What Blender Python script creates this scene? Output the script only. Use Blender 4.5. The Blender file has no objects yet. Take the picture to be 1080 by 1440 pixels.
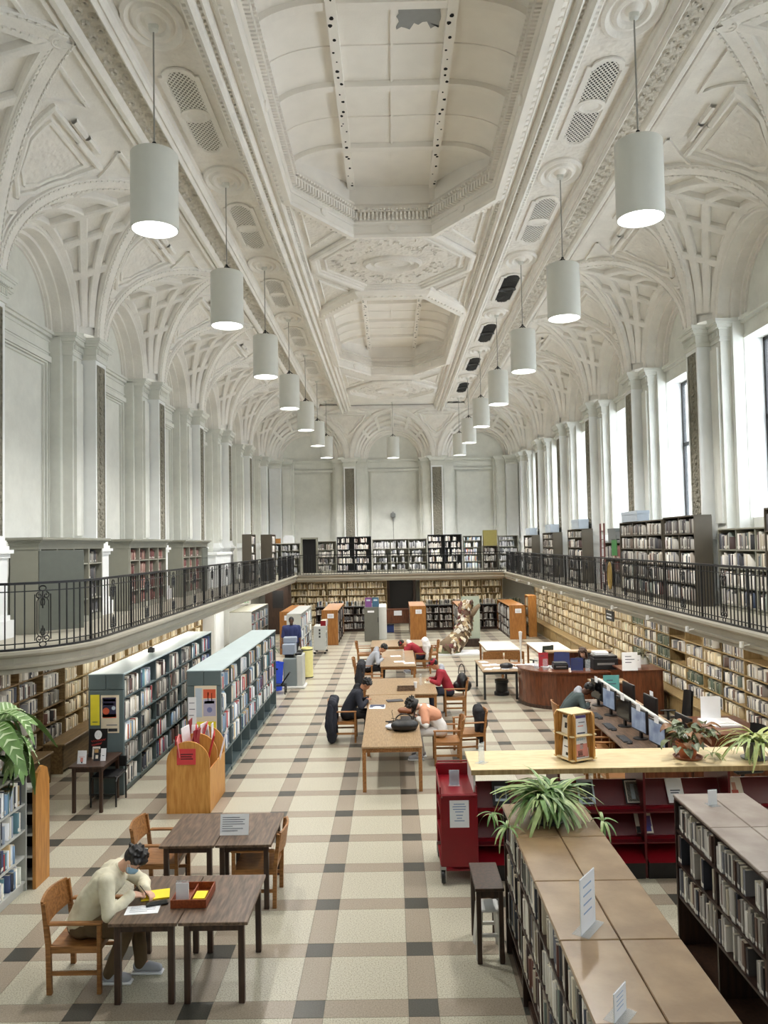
import bpy, bmesh, math, random
import numpy as np
from mathutils import Matrix, Vector, Euler
random.seed(7)
S = bpy.context.scene
COL = S.collection
PI = math.pi
# ---------------------------------------------------------------- camera
cam_d = bpy.data.cameras.new('camera'); cam = bpy.data.objects.new('camera', cam_d); COL.objects.link(cam)
YAW, PITCH, ROLL = -0.00897602, 0.04094497, -0.01921538
fw = Vector((math.sin(YAW)*math.cos(PITCH), math.cos(YAW)*math.cos(PITCH), math.sin(PITCH)))
rt = Vector((math.cos(YAW), -math.sin(YAW), 0)); up = rt.cross(fw)
r2 = math.cos(ROLL)*rt + math.sin(ROLL)*up; u2 = -math.sin(ROLL)*rt + math.cos(ROLL)*up
M = Matrix((r2, u2, -fw)).transposed().to_4x4(); M.translation = (0, 0, 4.0556)
cam.matrix_world = M
cam_d.sensor_fit = 'AUTO'; cam_d.sensor_width = 36; cam_d.lens = 1104.716/1440*36
cam_d.clip_start = .05; cam_d.clip_end = 200
S.camera = cam
# ---------------------------------------------------------------- world, exposure
w = bpy.data.worlds.new('overcast_sky'); S.world = w; w.use_nodes = True
wn = w.node_tree.nodes; bg = wn['Background']
bg.inputs[0].default_value = (0.86, 0.93, 1.0, 1); bg.inputs[1].default_value = 5.6
S.view_settings.view_transform = 'Standard'; S.view_settings.look = 'None'
S.view_settings.gamma = 1; S.view_settings.use_curve_mapping = False
S.view_settings.exposure = 0.62
S.cycles.max_bounces = 8; S.cycles.diffuse_bounces = 6; S.cycles.glossy_bounces = 3
S.cycles.transparent_max_bounces = 8; S.cycles.sample_clamp_indirect = 6
S.cycles.caustics_reflective = False; S.cycles.caustics_refractive = False
# daylight portals in the nine window openings: they give off nothing, they guide the sky's light through the glass
for _c in [.95+4.5*k for k in range(9)]:
    _d = bpy.data.lights.new('window_daylight_portal', 'AREA'); _d.shape = 'RECTANGLE'; _d.size = 3.6; _d.size_y = 2.66; _d.cycles.is_portal = True
    _o = bpy.data.objects.new('window_daylight_portal', _d); COL.objects.link(_o); _o.location = (7.72, _c, 6.26); _o.rotation_euler = (0, PI/2, 0)
ORD = ['first', 'second', 'third', 'fourth', 'fifth', 'sixth', 'seventh', 'eighth', 'ninth', 'tenth', 'eleventh', 'twelfth']
# ---------------------------------------------------------------- materials
def srgb(*c):
    return tuple(((v/255)/12.92 if v <= 10 else ((v/255+.055)/1.055)**2.4) for v in c) + (1,)
MATS = {}
def mat(name, col, rough=.6, var=.0, vscale=6, bump=0, bscale=60, metal=0, emit=0, col2=None, spec=.5, stretch=None, detail=4, alpha=None, lo=.35, hi=.65, obj_col=False, attr=None, kind='noise', coat=0):
    m = bpy.data.materials.new(name); m.use_nodes = True; nt = m.node_tree; N = nt.nodes; L = nt.links
    b = N['Principled BSDF']; b.inputs['Roughness'].default_value = rough; b.inputs['Metallic'].default_value = metal
    b.inputs['Specular IOR Level'].default_value = spec
    if coat: b.inputs['Coat Weight'].default_value = coat; b.inputs['Coat Roughness'].default_value = .12
    b.inputs['Base Color'].default_value = col
    tc = N.new('ShaderNodeTexCoord'); src = tc.outputs['Object']
    if stretch:
        mp = N.new('ShaderNodeMapping'); mp.inputs['Scale'].default_value = stretch; L.new(src, mp.inputs[0]); src = mp.outputs[0]
    base = None
    if obj_col:
        oi = N.new('ShaderNodeObjectInfo'); base = oi.outputs['Color']
    if attr:
        at = N.new('ShaderNodeAttribute'); at.attribute_name = attr; base = at.outputs['Color']
    if var or col2:
        if kind == 'noise':
            nz = N.new('ShaderNodeTexNoise'); nz.inputs['Scale'].default_value = vscale; nz.inputs['Detail'].default_value = detail; f = nz.outputs[0]
        elif kind == 'wave':
            nz = N.new('ShaderNodeTexWave'); nz.inputs['Scale'].default_value = vscale; nz.inputs['Distortion'].default_value = 6; nz.inputs['Detail'].default_value = 3; f = nz.outputs[1]
        else:
            nz = N.new('ShaderNodeTexVoronoi'); nz.inputs['Scale'].default_value = vscale; f = nz.outputs[0]
        L.new(src, nz.inputs['Vector'])
        rp = N.new('ShaderNodeValToRGB'); rp.color_ramp.elements[0].position = lo; rp.color_ramp.elements[1].position = hi
        c2 = col2 or tuple(min(1, v*(1-var)) for v in col[:3]) + (1,)
        rp.color_ramp.elements[0].color = c2; rp.color_ramp.elements[1].color = col
        L.new(f, rp.inputs[0])
        if base is not None:
            mx = N.new('ShaderNodeMix'); mx.data_type = 'RGBA'; mx.blend_type = 'MULTIPLY'; mx.inputs[0].default_value = 1
            L.new(base, mx.inputs[6]); L.new(rp.outputs[0], mx.inputs[7]); base = mx.outputs[2]
        else: base = rp.outputs[0]
    if base is not None: L.new(base, b.inputs['Base Color'])
    if bump:
        nb = N.new('ShaderNodeTexNoise'); nb.inputs['Scale'].default_value = bscale; nb.inputs['Detail'].default_value = 3; L.new(src, nb.inputs['Vector'])
        bp = N.new('ShaderNodeBump'); bp.inputs['Strength'].default_value = bump; bp.inputs['Distance'].default_value = .02
        L.new(nb.outputs[0], bp.inputs['Height']); L.new(bp.outputs[0], b.inputs['Normal'])
    if emit:
        b.inputs['Emission Color'].default_value = col; b.inputs['Emission Strength'].default_value = emit
    if alpha is not None:
        b.inputs['Alpha'].default_value = alpha
    MATS[name] = m
    return m
def relief(name, col, dark, scale, strength, chips=0):
    """plaster with cast ornament (bump) and flaked chips of its own colour"""
    m = mat(name, col, .75); nt = m.node_tree; N = nt.nodes; L = nt.links; b = N['Principled BSDF']
    tc = N.new('ShaderNodeTexCoord')
    v = N.new('ShaderNodeTexVoronoi'); v.inputs['Scale'].default_value = scale; v.feature = 'SMOOTH_F1'; L.new(tc.outputs['Object'], v.inputs['Vector'])
    n = N.new('ShaderNodeTexNoise'); n.inputs['Scale'].default_value = scale*.8; n.inputs['Detail'].default_value = 4; L.new(tc.outputs['Object'], n.inputs['Vector'])
    ad = N.new('ShaderNodeMath'); ad.operation = 'ADD'; L.new(v.outputs[0], ad.inputs[0]); L.new(n.outputs[0], ad.inputs[1])
    bp = N.new('ShaderNodeBump'); bp.inputs['Strength'].default_value = strength; bp.inputs['Distance'].default_value = .05
    L.new(ad.outputs[0], bp.inputs['Height']); L.new(bp.outputs[0], b.inputs['Normal'])
    n2 = N.new('ShaderNodeTexNoise'); n2.inputs['Scale'].default_value = 1.7; n2.inputs['Detail'].default_value = 8; n2.inputs['Roughness'].default_value = .7; L.new(tc.outputs['Object'], n2.inputs['Vector'])
    rp = N.new('ShaderNodeValToRGB'); e = rp.color_ramp.elements
    e[0].position = .38; e[1].position = .62; e[0].color = tuple(c*.9 for c in col[:3])+(1,); e[1].color = col
    L.new(n2.outputs[0], rp.inputs[0]); out = rp.outputs[0]
    if chips:
        n3 = N.new('ShaderNodeTexNoise'); n3.inputs['Scale'].default_value = 5; n3.inputs['Detail'].default_value = 9; n3.inputs['Roughness'].default_value = .75; L.new(tc.outputs['Object'], n3.inputs['Vector'])
        r3 = N.new('ShaderNodeValToRGB'); r3.color_ramp.elements[0].position = chips; r3.color_ramp.elements[1].position = chips+.012
        L.new(n3.outputs[0], r3.inputs[0])
        mx = N.new('ShaderNodeMix'); mx.data_type = 'RGBA'; L.new(r3.outputs[0], mx.inputs[0]); L.new(out, mx.inputs[6]); mx.inputs[7].default_value = dark; out = mx.outputs[2]
    L.new(out, b.inputs['Base Color'])
    return m
PL = relief('ceiling_plaster', srgb(240, 237, 231), srgb(110, 100, 88), 30, .1, .69)
PLO = relief('ornament_plaster', srgb(238, 234, 227), srgb(110, 104, 92), 13, .45, .69)
PLL = relief('leaf_plaster', srgb(214, 208, 196), srgb(110, 100, 90), 13, 1.0)
WALLP = relief('wall_plaster', srgb(224, 225, 218), srgb(150, 148, 138), 3, .03, .70)
WELLP = mat('well_plaster', srgb(243, 239, 232), .8, .06, 2, .1, 40)
WHITE = mat('white_paint', srgb(238, 240, 240), .5, .05, 3, .04, 30)
GREYP = mat('gallery_grey_paint', srgb(146, 145, 132), .55, .08, 3, .05, 40)
TAUPE = mat('gallery_taupe_shaded', srgb(88, 81, 69), .55, .1, 3, .05, 40)  # taupe, darkened to carry the shade of the backlit right gallery
FASC = mat('fascia_paint', srgb(170, 165, 150), .5, .1, 2, .05, 30)
CARV = relief('carved_bronze_panel', srgb(140, 136, 122), srgb(80, 76, 66), 14, 1.2)
FLL = mat('terrazzo_light', srgb(190, 186, 168), .34, col2=srgb(140, 133, 114), vscale=75, detail=6, lo=.32, hi=.56, spec=.5)
FLT = mat('terrazzo_tan', srgb(160, 148, 131), .34, col2=srgb(128, 116, 102), vscale=75, detail=6, lo=.3, hi=.6)
FLD = mat('terrazzo_dark', srgb(72, 71, 64), .34, col2=srgb(50, 49, 44), vscale=75, detail=6, lo=.3, hi=.6)
GROUT = mat('floor_joint', srgb(110, 104, 94), .8, .1, 20)
IRON = mat('black_iron', srgb(24, 25, 28), .4, .2, 20, .05, 60, spec=.5)
STEEL = mat('dark_steel', srgb(40, 42, 44), .4, .1, 20)
CHROME = mat('grey_metal', srgb(170, 172, 174), .3, .05, 20, metal=.8)
DRUM = mat('pendant_drum_paint', srgb(214, 215, 208), .45, .03, 5)
LAMP = mat('lamp_diffuser', (1, 1, 1, 1), .5, emit=3.2)
TUBE = mat('fluorescent_tube', (1, .95, .82, 1), .5, emit=9)
def wood(name, c1, c2, rough=.42, sc=(14, 1.6, 14), vs=3.2, coat=0):
    return mat(name, srgb(*c1), rough, col2=srgb(*c2), vscale=vs, stretch=sc, detail=6, lo=.36, hi=.66, bump=.03, bscale=20, coat=coat)
OAK = wood('oak_chair', (166, 116, 66), (128, 84, 42))
OAKZ = wood('oak_panel', (190, 134, 66), (158, 104, 46), sc=(12, 12, 1.2))
BIRCH = wood('birch_top', (224, 207, 166), (206, 184, 138), sc=(1.5, 14, 14))
WAL = wood('walnut_laminate', (120, 98, 80), (74, 58, 46), .35, sc=(10, 1.1, 10), vs=4)
WALD = wood('walnut_dark', (70, 48, 36), (46, 32, 24), .4, sc=(10, 10, 1.2))
TBL = wood('study_table_laminate', (172, 146, 112), (138, 112, 82), .32, sc=(16, 1.2, 16), vs=5)
TEAK = wood('teak_end_panel', (166, 112, 54), (140, 90, 38), sc=(9, 9, 1.2))
CHERRY = wood('cherry_desk', (112, 64, 38), (84, 44, 25), .3, sc=(8, 8, 1.2), coat=.2)
TOPB = wood('bookcase_brown_top', (152, 126, 94), (128, 102, 72), .28, sc=(1.6, 1.6, 4), vs=2.2, coat=.25)
TOPG = wood('bookcase_worn_top', (160, 148, 138), (136, 122, 112), .34, sc=(1.6, 1.6, 4), vs=2.2, coat=.2)
DKW = wood('bookcase_dark_wood', (62, 42, 34), (40, 27, 22), .4, sc=(9, 9, 1.2))
TAN = wood('tan_shelving', (176, 152, 108), (150, 126, 84), .5, sc=(9, 9, 1.2))
BENCH = wood('bench_wood', (132, 108, 72), (104, 82, 52), .5, sc=(9, 1.4, 9))
SLATE = mat('blue_grey_steel', srgb(96, 110, 112), .42, .06, 4, spec=.4)
SLATEL = mat('pale_blue_steel', srgb(176, 190, 192), .4, .06, 3, spec=.4)
LMET = mat('light_grey_steel', srgb(186, 188, 184), .42, .05, 4)
RED = mat('red_enamel', srgb(128, 12, 26), .34, .08, 5, spec=.5)
REDD = mat('red_enamel_shaded', srgb(92, 10, 20), .4, .1, 5)  # red enamel darkened to hold the shade under the counter top
BLK = mat('black_plastic', srgb(22, 22, 24), .45, .1, 20)
PAPER = mat('white_paper', srgb(236, 238, 242), .7, .03, 8)
INK = mat('ink', srgb(70, 76, 96), .8)
ACRYL = mat('clear_acrylic', srgb(225, 238, 246), .08, spec=.6, alpha=.2)
WPLAS = mat('white_plastic', srgb(226, 226, 222), .4, .03, 8)
CREAM = mat('page_block', srgb(222, 212, 188), .8, .1, 40)
LBL = mat('spine_label', srgb(232, 230, 222), .7)
BKO = mat('book_cover', (1, 1, 1, 1), .55, .12, 8, obj_col=True, stretch=(30, 30, 4))
BKS = mat('book_covers_far', (1, 1, 1, 1), .6, attr='Col')
def plain(name, rgb, rough=.6, **k):
    return MATS.get(name) or mat(name, srgb(*rgb), rough, var=k.pop('var', .06), vscale=k.pop('vscale', 10), **k)
# ---------------------------------------------------------------- mesh builder
class MB:
    def __init__(s): s.v = []; s.f = []; s.m = []; s.mats = []
    def mi(s, m):
        if m not in s.mats: s.mats.append(m)
        return s.mats.index(m)
    def add(s, vs, fs, m):
        o = len(s.v); s.v += [tuple(v) for v in vs]; k = s.mi(m)
        for f in fs: s.f.append(tuple(i+o for i in f)); s.m.append(k)
        return s
    def box(s, x0, x1, y0, y1, z0, z1, m, b=0):
        if x1 < x0: x0, x1 = x1, x0
        if y1 < y0: y0, y1 = y1, y0
        if z1 < z0: z0, z1 = z1, z0
        if b:
            b = min(b, (x1-x0)*.45, (y1-y0)*.45, (z1-z0)*.45)
            vs = []
            for (ix, iy, iz) in ((0, 1, 1), (1, 0, 1), (1, 1, 0)):
                for X in (0, 1):
                    for Y in (0, 1):
                        for Z_ in (0, 1):
                            vs.append((((x1-b*ix) if X else (x0+b*ix)), ((y1-b*iy) if Y else (y0+b*iy)), ((z1-b*iz) if Z_ else (z0+b*iz))))
            bm = bmesh.new()
            for v in vs: bm.verts.new(v)
            bmesh.ops.convex_hull(bm, input=bm.verts); bm.verts.ensure_lookup_table()
            bmesh.ops.dissolve_limit(bm, angle_limit=.02, verts=bm.verts, edges=bm.edges)
            bm.verts.index_update()
            s.add([v.co[:] for v in bm.verts], [[v.index for v in f.verts] for f in bm.faces], m); bm.free(); return s
        vs = [(x0, y0, z0), (x1, y0, z0), (x1, y1, z0), (x0, y1, z0), (x0, y0, z1), (x1, y0, z1), (x1, y1, z1), (x0, y1, z1)]
        return s.add(vs, [(0, 3, 2, 1), (4, 5, 6, 7), (0, 1, 5, 4), (1, 2, 6, 5), (2, 3, 7, 6), (3, 0, 4, 7)], m)
    def bar(s, p, q, w, h, m, up=(0, 0, 1)):
        """rectangular bar from p to q"""
        p = Vector(p); q = Vector(q); d = (q-p)
        if d.length < 1e-6: return s
        d.normalize(); a = d.cross(Vector(up))
        if a.length < 1e-4: a = d.cross(Vector((1, 0, 0)))
        a.normalize(); c = a.cross(d); a *= w/2; c *= h/2
        vs = [p-a-c, p+a-c, p+a+c, p-a+c, q-a-c, q+a-c, q+a+c, q-a+c]
        return s.add(vs, [(0, 3, 2, 1), (4, 5, 6, 7), (0, 1, 5, 4), (1, 2, 6, 5), (2, 3, 7, 6), (3, 0, 4, 7)], m)
    def tube(s, pts, r, m, n=6, closed=False, cap=True):
        pts = [Vector(p) for p in pts]; k = len(pts); rr = r if isinstance(r, (list, tuple)) else [r]*k
        rings = []; prev = None
        for i, p in enumerate(pts):
            if closed: d = pts[(i+1) % k]-pts[i-1]
            else: d = pts[min(i+1, k-1)]-pts[max(i-1, 0)]
            if d.length < 1e-9: d = Vector((0, 0, 1))
            d.normalize()
            if prev is None:
                a = d.cross(Vector((0, 0, 1)))
                if a.length < .05: a = d.cross(Vector((1, 0, 0)))
            else:
                a = prev-d*prev.dot(d)
                if a.length < 1e-4: a = d.cross(Vector((0, 1, 0)))
            a.normalize(); prev = a; c = d.cross(a)
            rings.append([p+(a*math.cos(2*PI*j/n)+c*math.sin(2*PI*j/n))*rr[i] for j in range(n)])
        vs = [v for r_ in rings for v in r_]; fs = []
        for i in range(k if closed else k-1):
            i2 = (i+1) % k
            for j in range(n): fs.append((i*n+j, i*n+(j+1) % n, i2*n+(j+1) % n, i2*n+j))
        if cap and not closed: fs += [tuple(range(n-1, -1, -1)), tuple(range((k-1)*n, k*n))]
        return s.add(vs, fs, m)
    def lathe(s, prof, m, c=(0, 0, 0), n=20, sx=1, sy=1):
        vs = []; fs = []; k = len(prof)
        for r, z in prof:
            for j in range(n): vs.append((c[0]+sx*r*math.cos(2*PI*j/n), c[1]+sy*r*math.sin(2*PI*j/n), c[2]+z))
        for i in range(k-1):
            for j in range(n): fs.append((i*n+j, i*n+(j+1) % n, (i+1)*n+(j+1) % n, (i+1)*n+j))
        return s.add(vs, fs, m)
    def prism(s, poly, ax, a0, a1, m):
        """polygon in the plane of the two other axes, extruded along axis ax"""
        def P(u, v, t): return {0: (t, u, v), 1: (u, t, v), 2: (u, v, t)}[ax]
        n = len(poly); vs = [P(u, v, a0) for u, v in poly]+[P(u, v, a1) for u, v in poly]
        fs = [tuple(range(n)), tuple(range(2*n-1, n-1, -1))]+[(i, i+n, (i+1) % n+n, (i+1) % n) for i in range(n)]
        return s.add(vs, fs, m)
    def ribbon(s, pts, nrm, prof, m, closed=False):
        """profile (across, out along the normal) swept along a 3D path lying on a surface"""
        P = [Vector(p) for p in pts]; n = len(P); vs = []; k = len(prof); fs = []
        for i in range(n):
            if closed:
                a = (P[i]-P[i-1]).normalized(); b = (P[(i+1) % n]-P[i]).normalized()
            else:
                a = (P[i]-P[i-1]).normalized() if i else (P[1]-P[0]).normalized(); b = (P[i+1]-P[i]).normalized() if i < n-1 else a
            N = Vector(nrm[i]).normalized(); sa = a.cross(N).normalized(); sb = b.cross(N).normalized(); t = sa+sb
            t = t/max(.35, 1+sa.dot(sb))
            vs += [P[i]+t*o+N*h for o, h in prof]
        for i in range(n if closed else n-1):
            i2 = (i+1) % n
            for j in range(k-1): fs.append((i*k+j, i2*k+j, i2*k+j+1, i*k+j+1))
        return s.add(vs, fs, m)
    def quad(s, a, b, c, d, m): return s.add([a, b, c, d], [(0, 1, 2, 3)], m)
    def grid(s, fn, nu, nv, m, flip=False):
        vs = [fn(i/nu, j/nv) for i in range(nu+1) for j in range(nv+1)]; fs = []
        for i in range(nu):
            for j in range(nv):
                q = (i*(nv+1)+j, (i+1)*(nv+1)+j, (i+1)*(nv+1)+j+1, i*(nv+1)+j+1)
                fs.append(q[::-1] if flip else q)
        return s.add(vs, fs, m)
    def sweep(s, path, prof, m, closed=False):
        """profile (offset to the left of the path, z) swept along an xy polyline with mitred corners"""
        P = [Vector((p[0], p[1])) for p in path]; n = len(P); rings = []
        for i in range(n):
            a = P[i]-P[i-1] if (i or closed) else P[1]-P[0]
            b = P[(i+1) % n]-P[i] if (i < n-1 or closed) else P[-1]-P[-2]
            a.normalize(); b.normalize(); na = Vector((-a.y, a.x)); nb = Vector((-b.y, b.x)); t = na+nb
            t = t/max(.3, (1+na.dot(nb)))
            rings.append([(P[i].x+t.x*o, P[i].y+t.y*o, z) for o, z in prof])
        k = len(prof); vs = [v for r_ in rings for v in r_]; fs = []
        for i in range(n if closed else n-1):
            i2 = (i+1) % n
            for j in range(k-1): fs.append((i*k+j, i2*k+j, i2*k+j+1, i*k+j+1))
        return s.add(vs, fs, m)
    def mesh(s, name, smooth=None):
        me = bpy.data.meshes.new(name); me.from_pydata(s.v, [], s.f)
        for m in s.mats: me.materials.append(m)
        if len(s.mats) > 1: me.polygons.foreach_set('material_index', s.m)
        bm = bmesh.new(); bm.from_mesh(me); bmesh.ops.recalc_face_normals(bm, faces=bm.faces); bm.to_mesh(me); bm.free()
        if smooth:
            me.polygons.foreach_set('use_smooth', [True]*len(me.polygons))
            if smooth is not True: me.set_sharp_from_angle(angle=smooth)
        me.update(); return me
    def build(s, name, parent=None, smooth=None, loc=None, rot=None):
        return obj(name, s.mesh(name, smooth), parent, loc, rot)
def obj(name, me, parent=None, loc=None, rot=None):
    o = bpy.data.objects.new(name, me); COL.objects.link(o)
    if parent: o.parent = parent
    if loc: o.location = loc
    if rot is not None: o.rotation_euler = (0, 0, rot) if not isinstance(rot, (tuple, list)) else rot
    return o
def tag(o, label=None, cat=None, group=None, kind=None):
    if label: o['label'] = label
    if cat: o['category'] = cat
    if group: o['group'] = group
    if kind: o['kind'] = kind
    return o
def thing(name, label, cat, loc=(0, 0, 0), rz=0, group=None):
    o = bpy.data.objects.new(name, None); COL.objects.link(o); o.empty_display_size = .1
    o.location = loc; o.rotation_euler = (0, 0, rz)
    return tag(o, label, cat, group)
KIDS = {}
def dup(root, loc=None, rz=None, label=None, group=None):
    def cp(o, par):
        c = o.copy(); COL.objects.link(c)
        if par: c.parent = par
        if o.name not in KIDS: KIDS[o.name] = list(o.children)
        for ch in KIDS[o.name]: cp(ch, c)
        return c
    r = cp(root, None)
    if loc: r.location = loc
    if rz is not None: r.rotation_euler = (0, 0, rz)
    if label: r['label'] = label
    if group: r['group'] = group
    return r
def box(name, x0, x1, y0, y1, z0, z1, m, parent=None, b=0): return MB().box(x0, x1, y0, y1, z0, z1, m, b).build(name, parent)
def write(txt, size, loc, rot, m, name='lettering', parent=None):
    c = bpy.data.curves.new(name, 'FONT'); c.body = txt; c.size = size; c.align_x = 'CENTER'; c.extrude = .0008; c.materials.append(m)
    c.resolution_u = 2
    o = bpy.data.objects.new(name, c); COL.objects.link(o); o.location = loc; o.rotation_euler = rot
    dg = bpy.context.evaluated_depsgraph_get(); me = bpy.data.meshes.new_from_object(o.evaluated_get(dg)); bpy.data.objects.remove(o)
    return obj(name, me, parent, loc, rot)
# ================================================================ THE HALL
XC, HW, YE = .15, 6.33, 40.3          # axis, half width at the pier fronts, far pier fronts
ZG, ZC, ZV, RC, RV = 2.68, 8.5, 10.75, 2.05, 2.25   # gallery floor, capital top, vault top, cove run, cove rise
BAY = 4.5
CEN = [.95+BAY*k for k in range(9)]   # bay centres along the hall
PIER = [-1.3+BAY*k for k in range(10)]
def side_m(side, a):
    if side == 'left': return Matrix.Translation((XC-HW, a, 0)) @ Matrix.Rotation(-PI/2, 4, 'Z')
    if side == 'right': return Matrix.Translation((XC+HW, a, 0)) @ Matrix.Rotation(PI/2, 4, 'Z')
    return Matrix.Translation((a, YE, 0)) @ Matrix.Rotation(PI, 4, 'Z')
def place(name, me, side, a, parent): 
    o = obj(name, me, parent); o.matrix_local = side_m(side, a); return o
# ---------------------------------------------------------------- floor with its terrazzo slabs
fl = tag(MB().box(-9, 9, -3, 42, -.1, -.004, GROUT).build('floor'), kind='structure')
X0, Y0, DK, J = -.7996, 7.0455, .262, .004
def tile_meshes():
    h = DK/2; out = []
    for nm, m, (a, b), (c, d) in (('dark', FLD, (-h, h), (-h, h)), ('tan', FLT, (h, 1-h), (-h, h)), ('tan', FLT, (-h, h), (h, 1-h)), ('light', FLL, (h, 1-h), (h, 1-h))):
        out.append(MB().box(a+J/2, b-J/2, c+J/2, d-J/2, -.004, 0, m).mesh('floor_tile'))
    return out
TM = tile_meshes()
far_t = MB(); near = []
for i in range(-7, 9):
    for j in range(-9, 35):
        cx, cy = X0+i, Y0+j
        for k in range(4):
            d = math.hypot(cx*.9, cy)
            if cy > 6.2 and abs(cx) < .52*cy+.5: near.append((d, i, j, k))
near.sort(); near = set(x[1:] for x in near[:300])
h = DK/2
for i in range(-8, 9):
    for j in range(-9, 35):
        for k, (m, (a, b), (c, d)) in enumerate(((FLD, (-h, h), (-h, h)), (FLT, (h, 1-h), (-h, h)), (FLT, (-h, h), (h, 1-h)), (FLL, (h, 1-h), (h, 1-h)))):
            if (i, j, k) in near: obj('floor_tile', TM[k], fl, (X0+i, Y0+j, 0))
            else:
                x, y = X0+i, Y0+j
                far_t.quad((x+a+J/2, y+c+J/2, 0), (x+b-J/2, y+c+J/2, 0), (x+b-J/2, y+d-J/2, 0), (x+a+J/2, y+d-J/2, 0), m)
tag(far_t.build('floor_tiles_far', fl), kind='stuff')
# ---------------------------------------------------------------- walls
WB = -.78                                # back plane of the bays, behind the pier fronts
wl = tag(MB().box(XC-HW+WB-.3, XC-HW+WB, -3, 42, 0, 10.8, WALLP).build('wall_left'), kind='structure')
wf = tag(MB().box(-8, 8.4, YE-WB, YE-WB+.3, 0, 11.2, WALLP).build('wall_far'), kind='structure')
tag(MB().box(-8, 8.4, -3.3, -3, 0, 12, WALLP).build('wall_near'), kind='structure')
mb = MB(); xr = XC+HW-WB
WW, WZ0, WZ1 = 1.34, 4.45, 8.08          # window half width, sill, head
mb.box(xr, xr+.55, -3, 42, 0, WZ0, WALLP); mb.box(xr, xr+.55, -3, 42, WZ1, 10.8, WALLP)
e = [-3]+[v for c in CEN for v in (c-WW, c+WW)]+[42]
for i in range(0, len(e), 2): mb.box(xr, xr+.55, e[i], e[i+1], WZ0, WZ1, WHITE)
wr = tag(mb.build('wall_right'), kind='structure')
# pier: two flat pilaster strips and a projecting centre with a carved panel
def pier_meshes():
    p = MB()
    for s in (-1, 1):
        p.box(s*.30, s*.77, WB, -.3, ZG, 8.06, WALLP)
        p.box(s*.77, s*.90, WB, -.5, ZG, ZC, WALLP)
        p.box(s*.36, s*.71, -.3, -.24, 4.35, 7.95, WALLP)
        p.box(s*.24, s*.30, -.3, 0, 4.22, 8.06, WHITE)
    p.box(-.24, .24, -.3, -.03, 4.22, 8.06, WHITE); p.box(-.24, .24, -.03, 0, 4.22, 4.3, WHITE); p.box(-.24, .24, -.03, 0, 7.98, 8.06, WHITE)
    ped = MB()
    def foot(hw, d0, d1, extra):
        for z0, z1, o in ((ZG, ZG+.28, .10), (ZG+.28, ZG+.36, .06), (ZG+.36, 3.95, .03), (3.95, 4.02, .06), (4.02, 4.08, .10), (4.08, 4.14, .05), (4.14, 4.22, .02)):
            ped.box(-hw-o, hw+o, d0, d1+o, z0, z1, WHITE)
    foot(.77, WB, -.3, 0); foot(.3, WB, 0, 0)
    cap = MB()
    def capital(x0, x1, d1):
        for z0, z1, o in ((8.06, 8.10, .03), (8.10, 8.16, .015), (8.16, 8.30, .03), (8.30, 8.33, .06), (8.33, 8.40, .10), (8.40, 8.43, .13), (8.43, 8.50, .15)):
            cap.box(x0-o, x1+o, WB, d1+o, z0, z1, WALLP)
        n = int((x1-x0)/.05)
        for i in range(n):
            x = x0+(i+.5)*(x1-x0)/n
            cap.box(x-.014, x+.014, d1+.03, d1+.06, 8.18, 8.28, WALLP)
            cap.box(x-.016, x+.016, d1+.06, d1+.1, 8.305, 8.33, WALLP)
    for s in (-1, 1): capital(min(s*.33, s*.77), max(s*.33, s*.77), -.3)
    capital(-.3, .3, 0)
    car = MB().box(-.235, .235, -.03, -.012, 4.3, 7.98, CARV)
    for i in range(24):                      # raised medallions and scrolls of the carving
        z = 4.46+i*.15; r = .07 if i % 3 else .1
        car.lathe([(r, 0), (r*.8, .02), (r*.4, .012), (0, .03)], CARV, (0, 0, 0), 10)
        o = len(car.v)-40
        for q in range(o, len(car.v)):
            x, y, zz = car.v[q]; car.v[q] = (x*1.1, -.012+zz, z+y)
    for s in (-1, 1): car.box(s*.2, s*.225, -.012, 0, 4.32, 7.96, CARV)
    return p.mesh('pier'), ped.mesh('pedestal'), cap.mesh('capital'), car.mesh('carved_panel')
PM = pier_meshes()
def pier(side, a, par, carved=True):
    p = place('pier', PM[0], side, a, par)
    for n, me in zip(('pedestal', 'capital', 'carved_panel'), PM[1:]):
        if carved or n != 'carved_panel': obj(n, me, p)
def arc(r, n, d, z0=ZC, a0=0, a1=PI): return [(r*math.cos(a0+(a1-a0)*i/n), d, z0+r*math.sin(a0+(a1-a0)*i/n)) for i in range(n+1)]
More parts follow.
